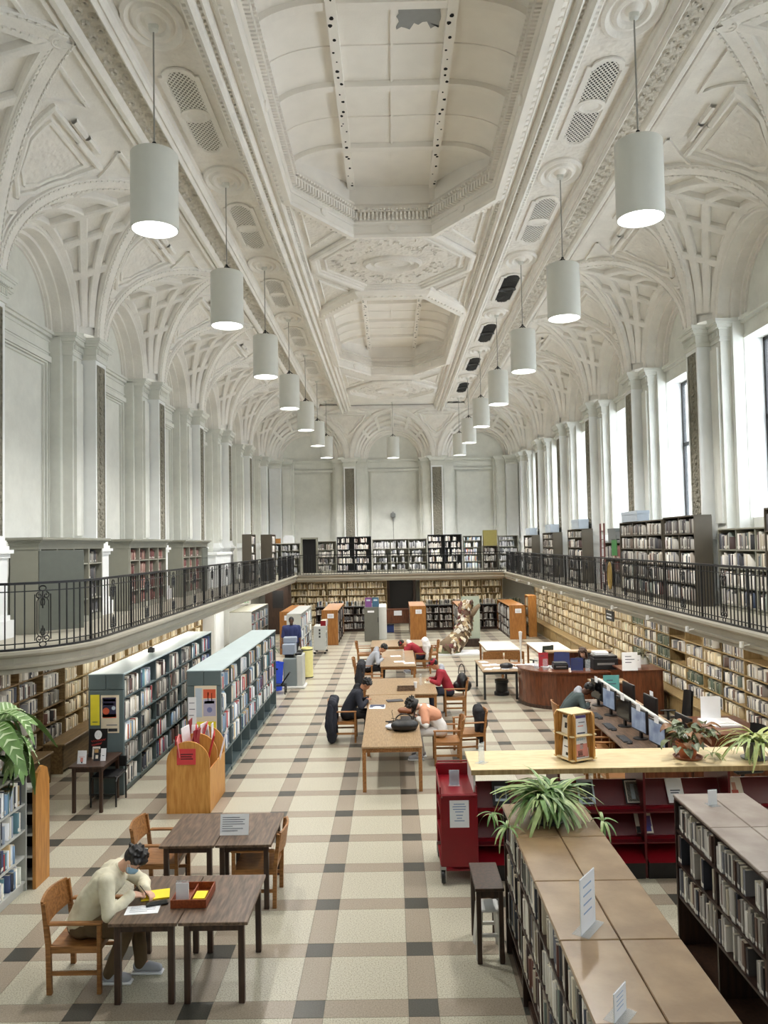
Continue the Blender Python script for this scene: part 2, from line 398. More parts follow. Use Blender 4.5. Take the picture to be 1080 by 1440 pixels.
def infill_meshes():
    # blind bay: recessed panel frames, transom band and tympanum ring
    b = MB()
    y = WB
    def frame(x0, x1, z0, z1, w, t):
        b.box(x0, x0+w, y, y+t, z0, z1, WALLP); b.box(x1-w, x1, y, y+t, z0, z1, WALLP); b.box(x0+w, x1-w, y, y+t, z1-w, z1, WALLP)
        if z0 > ZG+.1: b.box(x0+w, x1-w, y, y+t, z0, z0+w, WALLP)
    frame(-1.2, 1.2, ZG, 7.86, .03, .09); frame(-1.16, 1.16, ZG, 7.82, .04, .05); frame(-1.48, 1.48, ZG, 7.99, .12, .11); frame(-1.36, 1.36, ZG, 7.93, .03, .06)
    b.box(-1.48, 1.48, y, y+.05, 8.03, 8.40, WALLP); frame(-1.4, 1.4, 8.07, 8.33, .03, .075)
    b.box(-1.48, 1.48, y, y+.12, 8.38, 8.44, WALLP); b.box(-1.48, 1.48, y, y+.17, 8.44, 8.5, WALLP)
    w = MB()
    w.box(-1.48, 1.48, y, y+.05, 8.10, 8.40, WALLP)
    w.box(-1.48, 1.48, y, y+.12, 8.38, 8.44, WALLP); w.box(-1.48, 1.48, y, y+.17, 8.44, 8.5, WALLP)
    w.box(-1.48, 1.48, y, y+.07, 8.08, 8.14, WALLP)
    for s in (-1, 1): w.box(s*WW, s*1.48, y, y+.06, ZG, 8.1, WALLP)
    a = MB(); n = 28                           # stepped arch soffit and mouldings
    pr = [(1.30, WB), (1.30, WB+.04), (1.34, WB+.04), (1.34, WB+.1), (1.42, WB+.1), (1.42, -.5), (1.49, -.5), (1.49, -.27), (1.52, -.25), (1.56, -.27), (1.58, -.24), (1.66, -.24), (1.68, -.3)]
    vs = []; k = len(pr); fs = []
    for i in range(n+1):
        t = PI*i/n; vs += [(r*math.cos(t), d, ZC+r*math.sin(t)) for r, d in pr]
    for i in range(n):
        for j in range(k-1): fs.append((i*k+j, (i+1)*k+j, (i+1)*k+j+1, i*k+j+1))
    a.add(vs, fs, PL)
    return b.mesh('blind_panel'), w.mesh('window_surround'), a.mesh('arch_moulding', smooth=.5)
IM = infill_meshes()
for side, par in (('left', wl), ('right', wr)):
    for p in PIER[:-1]: pier(side, p, par)
    pier(side, 39.22, par, False)
    for c in CEN:
        place('blind_panel' if side == 'left' else 'window_surround', IM[0 if side == 'left' else 1], side, c, par)
        place('arch_moulding', IM[2], side, c, par)
ENDC = [XC-4.5, XC, XC+4.5]
for a in (XC-6.1, XC-2.25, XC+2.25, XC+6.1): pier('end', a, wf, abs(a-XC) < 5)
for c in ENDC:
    place('blind_panel', IM[0], 'end', c, wf); place('arch_moulding', IM[2], 'end', c, wf)
# windows: dark frames with a transom bar and clear glass
GLASS = mat('window_glass', (.9, .97, 1, 1), .05, alpha=.12, spec=.5)
for k, c in enumerate(CEN):
    m = MB(); x = xr+.32; W, T = .075, .08
    for a, b_, z0, z1 in ((c-WW, c-WW+W, WZ0, WZ1), (c+WW-W, c+WW, WZ0, WZ1), (c-.03, c+.03, WZ0, WZ1), (c-WW, c+WW, WZ0, WZ0+W), (c-WW, c+WW, WZ1-W, WZ1), (c-WW, c+WW, 6.42, 6.52)):
        m.box(x, x+T, a, b_, z0, z1, STEEL)
    wo = tag(m.build('window_%d' % (k+1)), kind='structure')
    for z0, z1 in ((WZ0+W, 6.42), (6.52, WZ1-W)):
        for a, b_ in ((c-WW+W, c-.025), (c+.025, c+WW-W)): box('pane', x+.03, x+.036, a, b_, z0, z1, GLASS, wo)
# ---------------------------------------------------------------- ceiling
ce = MB()
ZT = 10.8
def ocv(y0, y1, e=.82, s=1.93, cut=1.7): return [(XC-e, y0), (XC+e, y0), (XC+s, y0+cut), (XC+s, y1-cut), (XC+e, y1), (XC-e, y1), (XC-s, y1-cut), (XC-s, y0+cut)]
OCT = [(-6.7, 2.7), (7.0, 16.4), (20.7, 30.1)]
HEXP = [(2.7, 7.0), (16.4, 20.7), (30.1, 38.0)]
YCE = YE-RC                                # far edge of the flat ceiling
hb = 2.12
for y0, y1 in OCT:
    o = ocv(y0, y1); L_, R_ = XC-hb, XC+hb
    ce.add([(L_, y0, ZT), (R_, y0, ZT), (R_, y1, ZT), (L_, y1, ZT)]+[(x, y, ZT) for x, y in o],
           [(0, 1, 5, 4), (1, 6, 5), (1, 2, 7, 6), (2, 8, 7), (2, 3, 9, 8), (3, 10, 9), (3, 0, 11, 10), (0, 4, 11)], PL)
for y0, y1 in HEXP: ce.quad((XC-hb, y0, ZT), (XC+hb, y0, ZT), (XC+hb, y1, ZT), (XC-hb, y1, ZT), PL)
ce.box(XC-hb, XC+hb, -6.7, -3, ZT, ZT+.05, PL)
ce.box(-9, 9, -4, 43, 13.2, 13.4, PL)       # roof above the wells
ceil = tag(ce.build('ceiling'), kind='structure')
def C(m, name, smooth=None, parent=None): return m.build(name, parent or ceil, smooth)
# long beams, strips and leaf bands
bp = [(2.0, ZT), (2.0, 10.72), (2.03, 10.70), (2.05, 10.74), (2.09, 10.74), (2.1, 10.64), (2.14, 10.60), (2.18, 10.62), (2.2, 10.66), (2.23, 10.66), (2.24, 10.58), (2.28, 10.54), (2.32, 10.58), (2.33, 10.62), (2.36, 10.62), (2.38, 10.52), (2.43, 10.48), (2.48, 10.52), (2.49, 10.6), (2.53, 10.6), (2.54, 10.66), (2.57, 10.63), (2.6, 10.66), (2.605, 10.72), (2.62, 10.76), (2.625, 10.83), (2.655, 10.84), (2.66, 10.9)]
sp = [(2.66, 10.9), (3.5, 10.9)]
lp = [(3.5, 10.9), (3.5, 10.83), (3.53, 10.82), (3.54, 10.74), (3.57, 10.70), (3.6, 10.72), (3.61, 10.68), (3.64, 10.65), (3.67, 10.68), (3.68, 10.76)]
lb = [(3.68, 10.76), (4.02, 10.76)]
lo = [(4.02, 10.76), (4.04, 10.72), (4.09, 10.68), (4.15, 10.68), (4.19, 10.72), (4.21, 10.78), (4.22, 10.72), (4.27, 10.7), (4.29, 10.76)]
for s in (-1, 1):
    for prof, m, n in ((bp, PL, 'ceiling_beam'), (sp, PLO, 'ceiling_strip'), (lp, PL, 'moulding'), (lb, PLL, 'leaf_band'), (lo, PL, 'moulding')):
        k = MB(); ye = YCE+.1
        k.add([(XC+s*u, y, z) for y in (-3, ye) for u, z in prof], [(j, j+1, j+1+len(prof), j+len(prof)) for j in range(len(prof)-1)], m); C(k, n, .35)
    d = MB()                                 # leaf scrolls along the band and bead rows, real relief
    y = 6.0; i = 0
    while y < 30:
        q = .16 if y < 16 else .3
        d.lathe([(q*.42, 0), (q*.3, .03), (q*.1, .015)], PLL, (0, 0, 0), 6); o = len(d.v)-18
        for z in range(o, len(d.v)):
            x_, y_, zz = d.v[z]; d.v[z] = (XC+s*(3.85+(.07 if i % 2 else -.07))+x_, y+y_*1.3, 10.76-zz)
        y += q*.8; i += 1
    y = 4.0
    while y < 24:
        d.box(XC+s*2.51-.03, XC+s*2.51+.03, y, y+.055, 10.56, 10.61, PL); d.box(XC+s*2.345-.02, XC+s*2.345+.02, y, y+.04, 10.585, 10.63, PL); d.box(XC+s*2.07-.025, XC+s*2.07+.025, y, y+.06, 10.68, 10.75, PL); y += .11
    tag(C(d, 'leaf_ornament'), kind='stuff')
k = MB(); k.sweep([(XC+4.3, YCE+.05), (XC-4.3, YCE+.05)], [(-.02, 10.76), (0, 10.7), (.1, 10.68), (.12, 10.78), (.3, 10.78), (.32, 10.7), (.42, 10.68), (.44, 10.8), (.55, 10.8)], PL); C(k, 'end_moulding')
k = MB(); k.box(XC-4.3, XC+4.3, 37.9, YCE+.1, ZT, ZT+.06, PL); C(k, 'end_ceiling_band')
# pendant rosettes and ventilation grilles in the strips
PY = [9.9+4.45*k for k in range(7)]
ros = MB().lathe([(.5, 0), (.5, -.04), (.44, -.07), (.4, -.05), (.37, -.02), (.34, -.02), (.31, -.06), (.26, -.075), (.22, -.05), (.2, -.01), (.14, -.01), (.1, -.05), (.05, -.08), (0, -.085)], PL, n=28, sx=.8, sy=1.15).mesh('rosette', .35)
def stadium(hx, hy, n=6, notch=.05):
    r = hx*.8; p = []
    for cx, cy, a0 in ((0, hy-r, 0), (0, -(hy-r), PI)):
        p += [((1 if a0 == 0 else -1)*hx, cy+(-.0 if a0 == 0 else .0))]
        for i in range(n+1): p.append((cx+r*math.cos(a0+PI*i/n), cy+r*math.sin(a0+PI*i/n)))
        p += [((-1 if a0 == 0 else 1)*hx, cy)]
    return p
GRB = mat('grille_black', srgb(12, 12, 12), .9); GRL = mat('grille_backing', srgb(128, 126, 118), .9)  # black backing for right grilles and bolt holes, grey for left grilles
def grille(lat, back, name):
    g = MB(); p = stadium(.27, 1.22); n = len(p)
    g.add([(x, y, -.003) for x, y in p], [tuple(range(n))], back)
    g.ribbon([(x, y, 0) for x, y in p], [(0, 0, -1)]*n, [(-.03, 0), (-.03, .03), (.05, .03), (.07, 0)], PL, closed=True)
    l = MB(); q = .09
    for s in (-1, 1):
        c = -1.65
        while c < 1.65:
            # line y = s*1.5x + c clipped to the stadium
            pts = []
            for i in range(41):
                x = -.27+.54*i/40; y = s*1.3*x+c
                lim = 1.0 if abs(x) > .215 else 1.0+math.sqrt(max(0, .21**2-x*x))
                if abs(y) < lim: pts.append((x, y))
            if len(pts) > 1: l.bar((pts[0][0], pts[0][1], -.008), (pts[-1][0], pts[-1][1], -.008), .016, .008, lat)
            c += q
    l.lathe([(.2, -.012), (.2, -.03), (.15, -.045), (.11, -.02), (0, -.02)], lat, n=18, sx=1.2, sy=1)
    return g.mesh('grille_frame'), l.mesh('grille_lattice')
GM = {k: grille(a, b, k) for k, a, b in (('L', PL, GRL), ('R', PL, GRB), ('D', BLK, GRB))}
for s in (-1, 1):
    for i, y in enumerate([PY[0]-4.45]+PY):
        obj('rosette', ros, ceil, (XC+s*3.11, y, 10.9))
        if i == 0: continue
        g = GM['L'] if s < 0 else GM['R' if i < 3 else 'D']
        f = obj('grille_frame', g[0], ceil, (XC+s*3.11, y+2.22, 10.895)); obj('grille_lattice', g[1], f)
# panel between wells: raised frames, relief field and oval boss
def ring(poly, z, prof, m, name, par=None):
    k = MB(); k.ribbon([(x, y, z) for x, y in poly], [(0, 0, -1)]*len(poly), prof, m, closed=True); return C(k, name, parent=par)
FR = [(-.09, 0), (-.09, .06), (-.05, .09), (0, .1), (.05, .09), (.07, .05), (.12, .04), (.13, 0)]
FR2 = [(-.03, 0), (-.03, .03), (0, .045), (.03, .03), (.03, 0)]
for (y0, y1) in HEXP:
    ym = (y0+y1)/2; hl = min((y1-y0)/2, 2.1)-.28
    hexo = [(XC+x, ym+y) for x, y in ((-.78, -hl), (.78, -hl), (1.86, -.42), (1.86, .42), (.78, hl), (-.78, hl), (-1.86, .42), (-1.86, -.42))]
    fld = MB(); fld.add([(x, y, ZT-.012) for x, y in hexo], [tuple(range(8))], PLO); pnl = C(fld, 'relief_panel')
    ring(hexo, ZT-.01, FR, PL, 'panel_frame')
    ring([(XC+(x-XC)*.86, ym+(y-ym)*.86) for x, y in hexo], ZT-.012, FR2, PL, 'panel_bead', pnl)
    k = MB().lathe([(.62, 0), (.62, -.05), (.56, -.09), (.5, -.06), (.46, -.02), (.42, -.02), (.38, -.05), (.34, -.02), (.22, -.02), (.16, -.05), (.08, -.04), (0, -.07)], PL, (XC, ym, ZT-.012), 32, 1.15, .75); C(k, 'oval_boss', .6, pnl)
    k = MB(); rnd = random.Random(int(y0*10))
    for i in range(90):                       # cast scroll ornament of the field
        a = rnd.uniform(0, 2*PI); r = rnd.uniform(.62, 1.0)
        x = XC+1.5*r*math.cos(a); y = ym+hl*.8*r*math.sin(a); q = rnd.uniform(.04, .09)
        if ((x-XC)/.78)**2+((y-ym)/.55)**2 < 1: continue
        k.tube([(x+q*math.cos(t), y+q*math.sin(t)*1.2, ZT-.02) for t in [rnd.uniform(0, 6)+1.1*j for j in range(5)]], .014, PLO, 4)
    tag(C(k, 'scroll_ornament', parent=pnl), kind='stuff')
    for sx in (-1, 1):
        for sy in (-1, 1):
            if (y1-y0) > 5 and sy > 0: continue
            tri = [(XC+sx*1.93, ym+sy*.78), (XC+sx*1.93, ym+sy*(hl+1.65)), (XC+sx*1.02, ym+sy*(hl+.22))]
            k = MB(); k.add([(x, y, ZT-.01) for x, y in tri], [(0, 1, 2)], PLO); t = C(k, 'corner_panel')
            cx = sum(p[0] for p in tri)/3; cy = sum(p[1] for p in tri)/3
            ring([(cx+(x-cx)*.72, cy+(y-cy)*.72) for x, y in (tri if sx*sy < 0 else tri[::-1])], ZT-.01, FR2, PL, 'corner_frame', t)
# octagonal wells with dentilled walls under small barrel vaults
for oi, (y0, y1) in enumerate(OCT):
    if oi == 0: continue
    o = ocv(y0, y1)
    k = MB(); k.sweep(o, [(-.34, ZT), (-.33, 10.7), (-.24, 10.63), (-.14, 10.58), (-.02, 10.56), (.0, 10.62), (-.02, 10.67), (-.02, 10.86), (.03, 10.88), (.0, 10.91), (.0, 11.07), (.06, 11.09), (.06, 11.12), (.05, 11.16), (.0, 11.18), (.0, 11.24), (.05, 11.26), (.05, 11.29), (-.04, 11.31), (-.04, 11.8)], WELLP, closed=True); well = C(k, 'octagonal_well')
    d = MB(); P = [Vector((x, y)) for x, y in o]
    for i in range(8):
        a, b_ = P[i], P[(i+1) % 8]; L_ = (b_-a).length; t = (b_-a)/L_; n = Vector((-t.y, t.x)); c = 0.04
        while c < L_-.03:
            q = a+t*c; c += .085
            for z0, z1, dd in ((10.93, 11.06, .1), (11.11, 11.15, .13)):
                p0 = Vector((q.x, q.y, z0)); p1 = Vector((q.x, q.y, z1)); nn = Vector((n.x, n.y, 0))
                d.bar(p0+nn*dd*.5, p1+nn*dd*.5, .045, dd, WELLP, up=nn)
            if int(c/.085) % 2: d.bar(Vector((q.x, q.y, 10.57))-Vector((n.x, n.y, 0))*.16, Vector((q.x, q.y, 10.61))-Vector((n.x, n.y, 0))*.16, .05, .05, WELLP, up=(n.x, n.y, 0))
        m_ = (a+b_)/2
        d.lathe([(.1, 0), (.1, .03), (.06, .04), (0, .03)], WELLP, (0, 0, 0), 10); oo = len(d.v)-40
        for z in range(oo, len(d.v)):
            x_, y_, zz = d.v[z]; d.v[z] = (m_.x+t.x*x_+n.x*(zz-.02), m_.y+t.y*x_+n.y*(zz-.02), 10.765+y_*.8)
    tag(C(d, 'dentil_ornament', parent=well), kind='stuff')
    # barrel vault
    F = .86; E = 2.05; Zs, Zt = 11.2, 11.68
    def vp(q):                                # q 0..1 across: left cove, flat, right cove
        if q < .33: t = (1-q/.33)*PI/2; return (-(F+(E-F)*math.sin(t)), Zs+(Zt-Zs)*math.cos(t))
        if q > .67: t = ((q-.67)/.33)*PI/2; return (F+(E-F)*math.sin(t), Zs+(Zt-Zs)*math.cos(t))
        return (-F+2*F*(q-.33)/.34, Zt)
    k = MB(); k.grid(lambda a, b_: (XC+vp(a)[0], y0-.2+(y1-y0+.4)*b_, vp(a)[1]), 26, 1, WELLP); C(k, 'well_vault', .5, well)
    bays = 4; dy = 2.0
    rb = MB()
    for j in range(bays):
        y = y1-1.7-dy*j
        pts = [(XC+vp(i/40)[0], y, vp(i/40)[1]) for i in range(41)]
        nr = [(-(vp(i/40)[0])*.6 if abs(vp(i/40)[0]) > F+.01 else 0, 0, -1) for i in range(41)]
        if 1: rb.ribbon(pts, nr, [(-.08, 0), (-.08, .1), (.08, .1), (.08, 0)], WELLP)
        yy = y-dy/2
        if j == bays-1: continue
        rb.ribbon([(p[0], yy, p[2]) for p in pts], nr, [(-.015, 0), (-.015, .02), (.015, .02), (.015, 0)], WELLP)
    C(rb, 'vault_rib', parent=well)
    er = MB()
    for u, w_ in ((-F, .075), (F, .075), (0, .018)):
        er.box(XC+u-w_, XC+u+w_, y1-.05 if w_ > .05 else y1, y1+.1, 11.3, Zt, WELLP)
    er.box(XC-F, XC+F, y1-.02, y1+.08, 11.3, 11.36, WELLP); C(er, 'end_wall_rib', parent=well)
    for s in (-1, 1):
        lb_ = MB(); lb_.box(XC+s*F-.075, XC+s*F+.075, y0, y1, Zt-.11, Zt+.02, WELLP); C(lb_, 'vault_beam', parent=well)
        hl_ = MB(); rnd = random.Random(5+oi)
        y = y0+.3
        while y < y1-.2:
            q = rnd.uniform(.012, .03); x = XC+s*F+rnd.uniform(-.04, .04)
            hl_.add([(x+q*1.2*math.cos(t), y+q*1.6*math.sin(t)*rnd.uniform(.7, 1.2), Zt-.1115) for t in [2*PI*j/7 for j in range(7)]], [tuple(range(7))], GRB); y += rnd.uniform(.05, .4)
        tag(C(hl_, 'bolt_holes', parent=well), kind='stuff')
    cl = MB(); cl.box(XC-.02, XC+.02, y0, y1, Zt-.03, Zt, WELLP)
    C(cl, 'centre_bead', parent=well)
    if oi == 1:                               # patch of lost paint in one panel
        pk = MB(); rnd = random.Random(2); pts = []
        for i in range(40):
            t = i/40; e = rnd.uniform(-.05, .05)
            if t < .25: q = (t/.25*.62, -.28+e*.4)
            elif t < .5: q = (.62+e*.3, -.28+(t-.25)/.25*.62)
            elif t < .75: q = (.62-(t-.5)/.25*.62, .3+e*1.2-.14*(abs(t-.62) < .05))
            else: q = (e*.5, .3-(t-.75)/.25*.58)
            pts.append((XC+.08+q[0], 11.05+q[1]*1.0, Zt-.004))
        pk.add(pts, [tuple(range(40))], plain('bare_plaster_grey', (150, 152, 152))); C(pk, 'bare_patch', parent=well)
# ---------------------------------------------------------------- vaulted cove bays
A0, RW = 2.13, 1.62
def cov(t): return (RC*(1-math.cos(t)), ZC+RV*math.sin(t))
def cn(t): v = Vector((0, RV*math.cos(t), -RC*math.sin(t))); return v.normalized()
def lun(q, s, lift=0):
    f = PI*(1-q); c, n = math.cos(f), math.sin(f)
    B_ = Vector((A0*c, RC*(1-abs(c)), ZC+RV*n)); W_ = Vector((RW*c, -.3, ZC+RW*n))
    p = W_.lerp(B_, s); p.z += lift
    return p
def lnorm(q, s):
    e = .01
    a = lun(min(1, q+e), s)-lun(max(0, q-e), s); b_ = lun(q, min(1, s+e))-lun(q, max(0, s-e)); n = a.cross(b_)
    if n.length < 1e-9: return Vector((0, 0, -1))
    n.normalize()
    return n if n.z < 0 or (abs(n.z) < .05 and n.x*(q-.5) < 0) else -n
def half_span(t): return BAY/2-A0*math.cos(t)     # free half width beside the pier axis
def sp_pt(fx, t, o=.0):
    d, z = cov(t); n = cn(t); return (fx*half_span(t), d+n.y*o, z+n.z*o)
def vault_meshes():
    v = MB()
    for s in (-1, 1):                         # spandrel halves on both sides of this bay
        v.grid(lambda a, b_: (s*(A0*math.cos(a*PI/2)+(BAY/2-A0*math.cos(a*PI/2))*b_), *cov(a*PI/2)), 18, 2, PL)
    v.grid(lambda a, b_: lun(a, b_, .09), 36, 4, PL)
    g = MB()
    for s in (0, 1):
        qs = [(.5*i/20) if not s else 1-.5*i/20 for i in range(21)]
        pts = [lun(q, 1) for q in qs]; nr = []
        for q in qs:
            t = q*PI if q <= .5 else (1-q)*PI
            nr.append((cn(t)+Vector(lnorm(q, .9))*.35).normalized())
        g.ribbon(pts, nr, [(-.15, -.02), (-.15, .05), (-.125, .07), (-.1, .05), (-.085, .075), (.085, .075), (.1, .05), (.125, .07), (.15, .05), (.15, -.02)], PL)
        for o in (-.117, .117):               # bead row
            for i in range(20):
                for f in (.25, .75):
                    p = pts[i].lerp(pts[i+1], f); n = nr[i]; t = (pts[i+1]-pts[i]).normalized(); sd = t.cross(n).normalized()
                    g.bar(p+sd*o+n*.06, p+sd*o+n*.085, .03, .05, PL, up=t)
    lat = MB(); NQ, NS = 6, 3
    for i in range(NQ+1):
        q = .09+.82*i/NQ
        if i in (0, NQ): continue
        pts = [lun(q, j/6) for j in range(7)]; nr = [lnorm(q, j/6) for j in range(7)]
        lat.ribbon(pts, nr, [(-.085, -.1), (-.085, .03), (-.06, .055), (.06, .055), (.085, .03), (.085, -.1)], PL)
    for j in range(NS+1):
        s = (.06, .34, .62, .9)[j]
        qs = [.04+.92*i/30 for i in range(31)]; pts = [lun(q, s) for q in qs]; nr = [lnorm(q, s) for q in qs]
        lat.ribbon(pts, nr, [(-.085, -.1), (-.085, .03), (-.06, .055), (.06, .055), (.085, .03), (.085, -.1)], PL)
    cof = []
    for i in range(NQ):
        for j in range(NS):
            qa, qb = .09+.82*i/NQ+.012, .09+.82*(i+1)/NQ-.012; sa, sb = (.06, .34, .62, .9)[j]+.035, (.06, .34, .62, .9)[j+1]-.035
            c = MB(); c.grid(lambda a, b_: lun(qa+(qb-qa)*a, sa+(sb-sa)*b_, .065), 3, 2, PL); cof.append(c.mesh('coffer_panel', True))
    sm = MB()                                 # mouldings on the two spandrel halves
    def line(pts, close, prof, m=PL):
        for s in (-1, 1):
            out = []
            for (f0, t0), (f1, t1) in zip(pts, pts[1:]+(pts[:1] if close else [])):
                for e in range(4): out.append((f0+(f1-f0)*e/4, t0+(t1-t0)*e/4))
            if not close: out.append(pts[-1])
            P_ = []
            for f, t in out:
                x, d, z = sp_pt(f, t); P_.append((s*(BAY/2-x), d, z))
            sm.ribbon(P_, [cn(t) for f, t in out], prof, m, closed=close)
    Rb = [(-.055, -.02), (-.055, .06), (-.02, .085), (.035, .065), (.055, -.02)]
    Rt = [(-.025, -.02), (-.025, .045), (.025, .045), (.025, -.02)]
    line([(0, .56), (.52, .66), (.74, .92), (.62, 1.2), (0, 1.2)], False, Rb)
    line([(0, .66), (.4, .73), (.58, .93), (.5, 1.12), (0, 1.12)], False, Rt)
    line([(0, .22), (.42, .46), (0, .43)], False, Rt)
    line([(.34, 1.42), (.92, 1.42)], False, Rt); line([(.92, 1.42), (.9, 1.12)], False, Rt); line([(.9, 1.12), (.34, 1.42)], False, Rt); line([(.02, 1.27), (.3, 1.27)], False, Rb)
    fld = MB()
    for s in (-1, 1):
        rows = [(0.60, .12), (.69, .45), (.8, .52), (.93, .56), (1.02, .54), (1.11, .47)]
        fld.add([(s*(BAY/2-sp_pt(f, t, .008)[0]), sp_pt(f, t, .008)[1], sp_pt(f, t, .008)[2]) for t, fm in rows for f in (0, fm)],
                [(2*i, 2*i+1, 2*i+3, 2*i+2) for i in range(len(rows)-1)], PLO)
    bo = MB(); bo.lathe([(.17, 0), (.17, .04), (.13, .06), (.1, .03), (.07, .05), (0, .06)], PL, n=16)
    n_ = Vector((0, .25, -1)).normalized(); ax = Vector((1, 0, 0)); ay = n_.cross(ax)
    bo.v = [tuple(Vector((0, RC-.05, ZV-.02))+ax*x+ay*y+n_*z) for x, y, z in bo.v]
    allc = MB()
    for me in cof:
        allc.add([v_.co[:] for v_ in me.vertices], [tuple(p.vertices) for p in me.polygons], PL)
    return dict(v=v.mesh('vault_bay', .6), g=g.mesh('groin_rib', .5), lat=lat.mesh('coffer_lattice'), cof=cof, sm=sm.mesh('spandrel_moulding'), fld=fld.mesh('spandrel_relief', True), bo=bo.mesh('apex_boss', .6), allc=allc.mesh('coffer_panels_far', True))
VM = vault_meshes()
def vault(side, c, fine):
    v = place('vault_bay', VM['v'], side, c, ceil)
    for n, k in (('groin_rib', 'g'), ('coffer_lattice', 'lat'), ('spandrel_moulding', 'sm'), ('spandrel_relief', 'fld'), ('apex_boss', 'bo')): obj(n, VM[k], v)
    if fine:
        for me in VM['cof']: obj('coffer_panel', me, v)
    else: tag(obj('coffer_panels_far', VM['allc'], v), kind='stuff')
for side in ('left', 'right'):
    for c in CEN: vault(side, c, 8 < c < 26)
for c in ENDC: vault('end', c, True)
# ================================================================ GALLERY, RAILING, LAMPS
GL, GR, GE = -4.45, 5.2, 36.3
edge = [(-9.2, 10.45), (-6.1, 10.45)]+[(-6.1+1.65*math.sin(t), 12.1-1.65*math.cos(t)) for t in [PI/2*i/8 for i in range(1, 9)]]+[(GL, GE), (GR, GE), (GR, 4.0)]
sl = MB()
for q in ([(-9.2, 10.45), (-6.1, 10.45)]+edge[2:10]+[(GL, 41), (-9.2, 41)], [(GL, GE), (GR, GE), (GR, 41), (GL, 41)], [(GR, 4), (9.2, 4), (9.2, 41), (GR, 41)]):
    sl.prism(q, 2, 2.45, ZG, FASC)
slab = tag(sl.build('balcony_floor'), kind='structure')
k = MB(); k.sweep(edge, [(.02, 2.38), (.02, 2.45), (-.04, 2.46), (-.05, 2.5), (-.02, 2.52), (-.03, 2.6), (-.08, 2.62), (-.10, 2.65), (-.10, 2.69), (.1, 2.69)], FASC); k.build('balcony_fascia', slab)
k = MB(); k.sweep(edge, [(.02, 2.38), (.3, 2.38), (.3, 2.46)], FASC); k.build('fascia_underside', slab)
def along(path, step):
    """points every step metres along a polyline, with the direction"""
    out = []; P = [Vector(p) for p in path]; d = 0; nxt = step/2
    for a, b_ in zip(P, P[1:]):
        L_ = (b_-a).length
        while nxt <= d+L_:
            out.append((a+(b_-a)*((nxt-d)/L_), (b_-a).normalized())); nxt += step
        d += L_
    return out
bal = MB().box(-.008, .008, -.008, .008, 0, .9, IRON).mesh('baluster')
bal2 = MB().box(-.016, .016, -.016, .016, 0, .93, IRON).mesh('railing_post')
def scroll_panel():
    m = MB(); r = .009
    def sp(cx, cz, r0, turns, a0, sg):
        n = 14; return [(cx+(r0*(1-.75*i/n))*math.cos(a0+sg*turns*2*PI*i/n), 0, cz+(r0*(1-.75*i/n))*math.sin(a0+sg*turns*2*PI*i/n)) for i in range(n+1)]
    for s in (-1, 1):
        m.tube([(s*.115, 0, .1), (s*.115, 0, .74)], r, IRON, 4)
        m.tube([(s*.085, 0, .2), (s*.085, 0, .64)], r*.7, IRON, 4)
        m.tube(sp(s*.05, .72, .05, 1.2, PI/2, -s), r, IRON, 4); m.tube(sp(s*.05, .12, .05, 1.2, -PI/2, s), r, IRON, 4)
        m.tube([(s*.085, 0, .64), (s*.06, 0, .68), (0, 0, .7)], r*.7, IRON, 4); m.tube([(s*.085, 0, .2), (s*.06, 0, .16), (0, 0, .14)], r*.7, IRON, 4)
        m.tube([(s*.02, 0, .58), (s*.03, 0, .63), (s*.015, 0, .68)], r, IRON, 4); m.tube([(s*.02, 0, .26), (s*.03, 0, .21), (s*.015, 0, .16)], r, IRON, 4)
    for z in (.82, .04): m.tube([(.05*math.cos(t), 0, z+.035*math.sin(t)) for t in [2*PI*i/12 for i in range(12)]], r, IRON, 4, closed=True)
    m.tube([(0, 0, .54), (0, 0, .78)], r, IRON, 4); m.tube([(0, 0, .08), (0, 0, .3)], r, IRON, 4)
    return m.mesh('scroll_panel')
SPM = scroll_panel()
def railing(path, label, step, every, inset, skip=None):
    p0 = path[0]
    t = thing('balcony_railing', label, 'railing', (p0[0], p0[1], ZG+.01), 0, None)
    loc = lambda x, y: (x-p0[0], y-p0[1])
    pth = [loc(*p) for p in path]
    for n, z0, z1, w_ in (('top_rail', .90, .935, .05), ('upper_bar', .80, .815, .012), ('lower_bar', .085, .10, .012), ('bottom_rail', 0, .03, .04)):
        k = MB(); k.sweep(pth, [(-w_/2, z0), (-w_/2, z1), (w_/2, z1), (w_/2, z0), (-w_/2, z0)], IRON); k.build(n, t)
    pts = along(pth, step)
    for i, (p, d) in enumerate(pts):
        a = math.atan2(d.y, d.x); j = i % every
        if j == every//2: obj('scroll_panel', SPM, t, (p.x, p.y, .02), a)
        elif j in (every//2-1, every//2+1): continue
        elif j == 0: obj('railing_post', bal2, t, (p.x, p.y, 0), a)
        else: obj('baluster', bal, t, (p.x, p.y, 0), a)
    return t
rail_in = [(x-.06 if x < 0 and y > 10.5 else x+.0, y+.06 if y < 10.6 else y) for x, y in edge[:10]]
LX, RX = GL-.06, GR+.06
railing(rail_in[:-0 or None][:10]+[(LX, 30.2)], 'black iron railing of the gallery under the blank left wall', .125, 14, 0)
railing([(LX, 31.2), (LX, GE-.02)], 'short black iron railing at the far end of the left gallery', .12, 14, 0)
railing([(GL+.02, GE+.06), (GR-.02, GE+.06)], 'black iron railing across the far gallery in front of its bookcases', .13, 16, 0)
railing([(RX, GE-.02), (RX, 4.2)], 'long black iron railing of the gallery under the windows', .125, 14, 0)
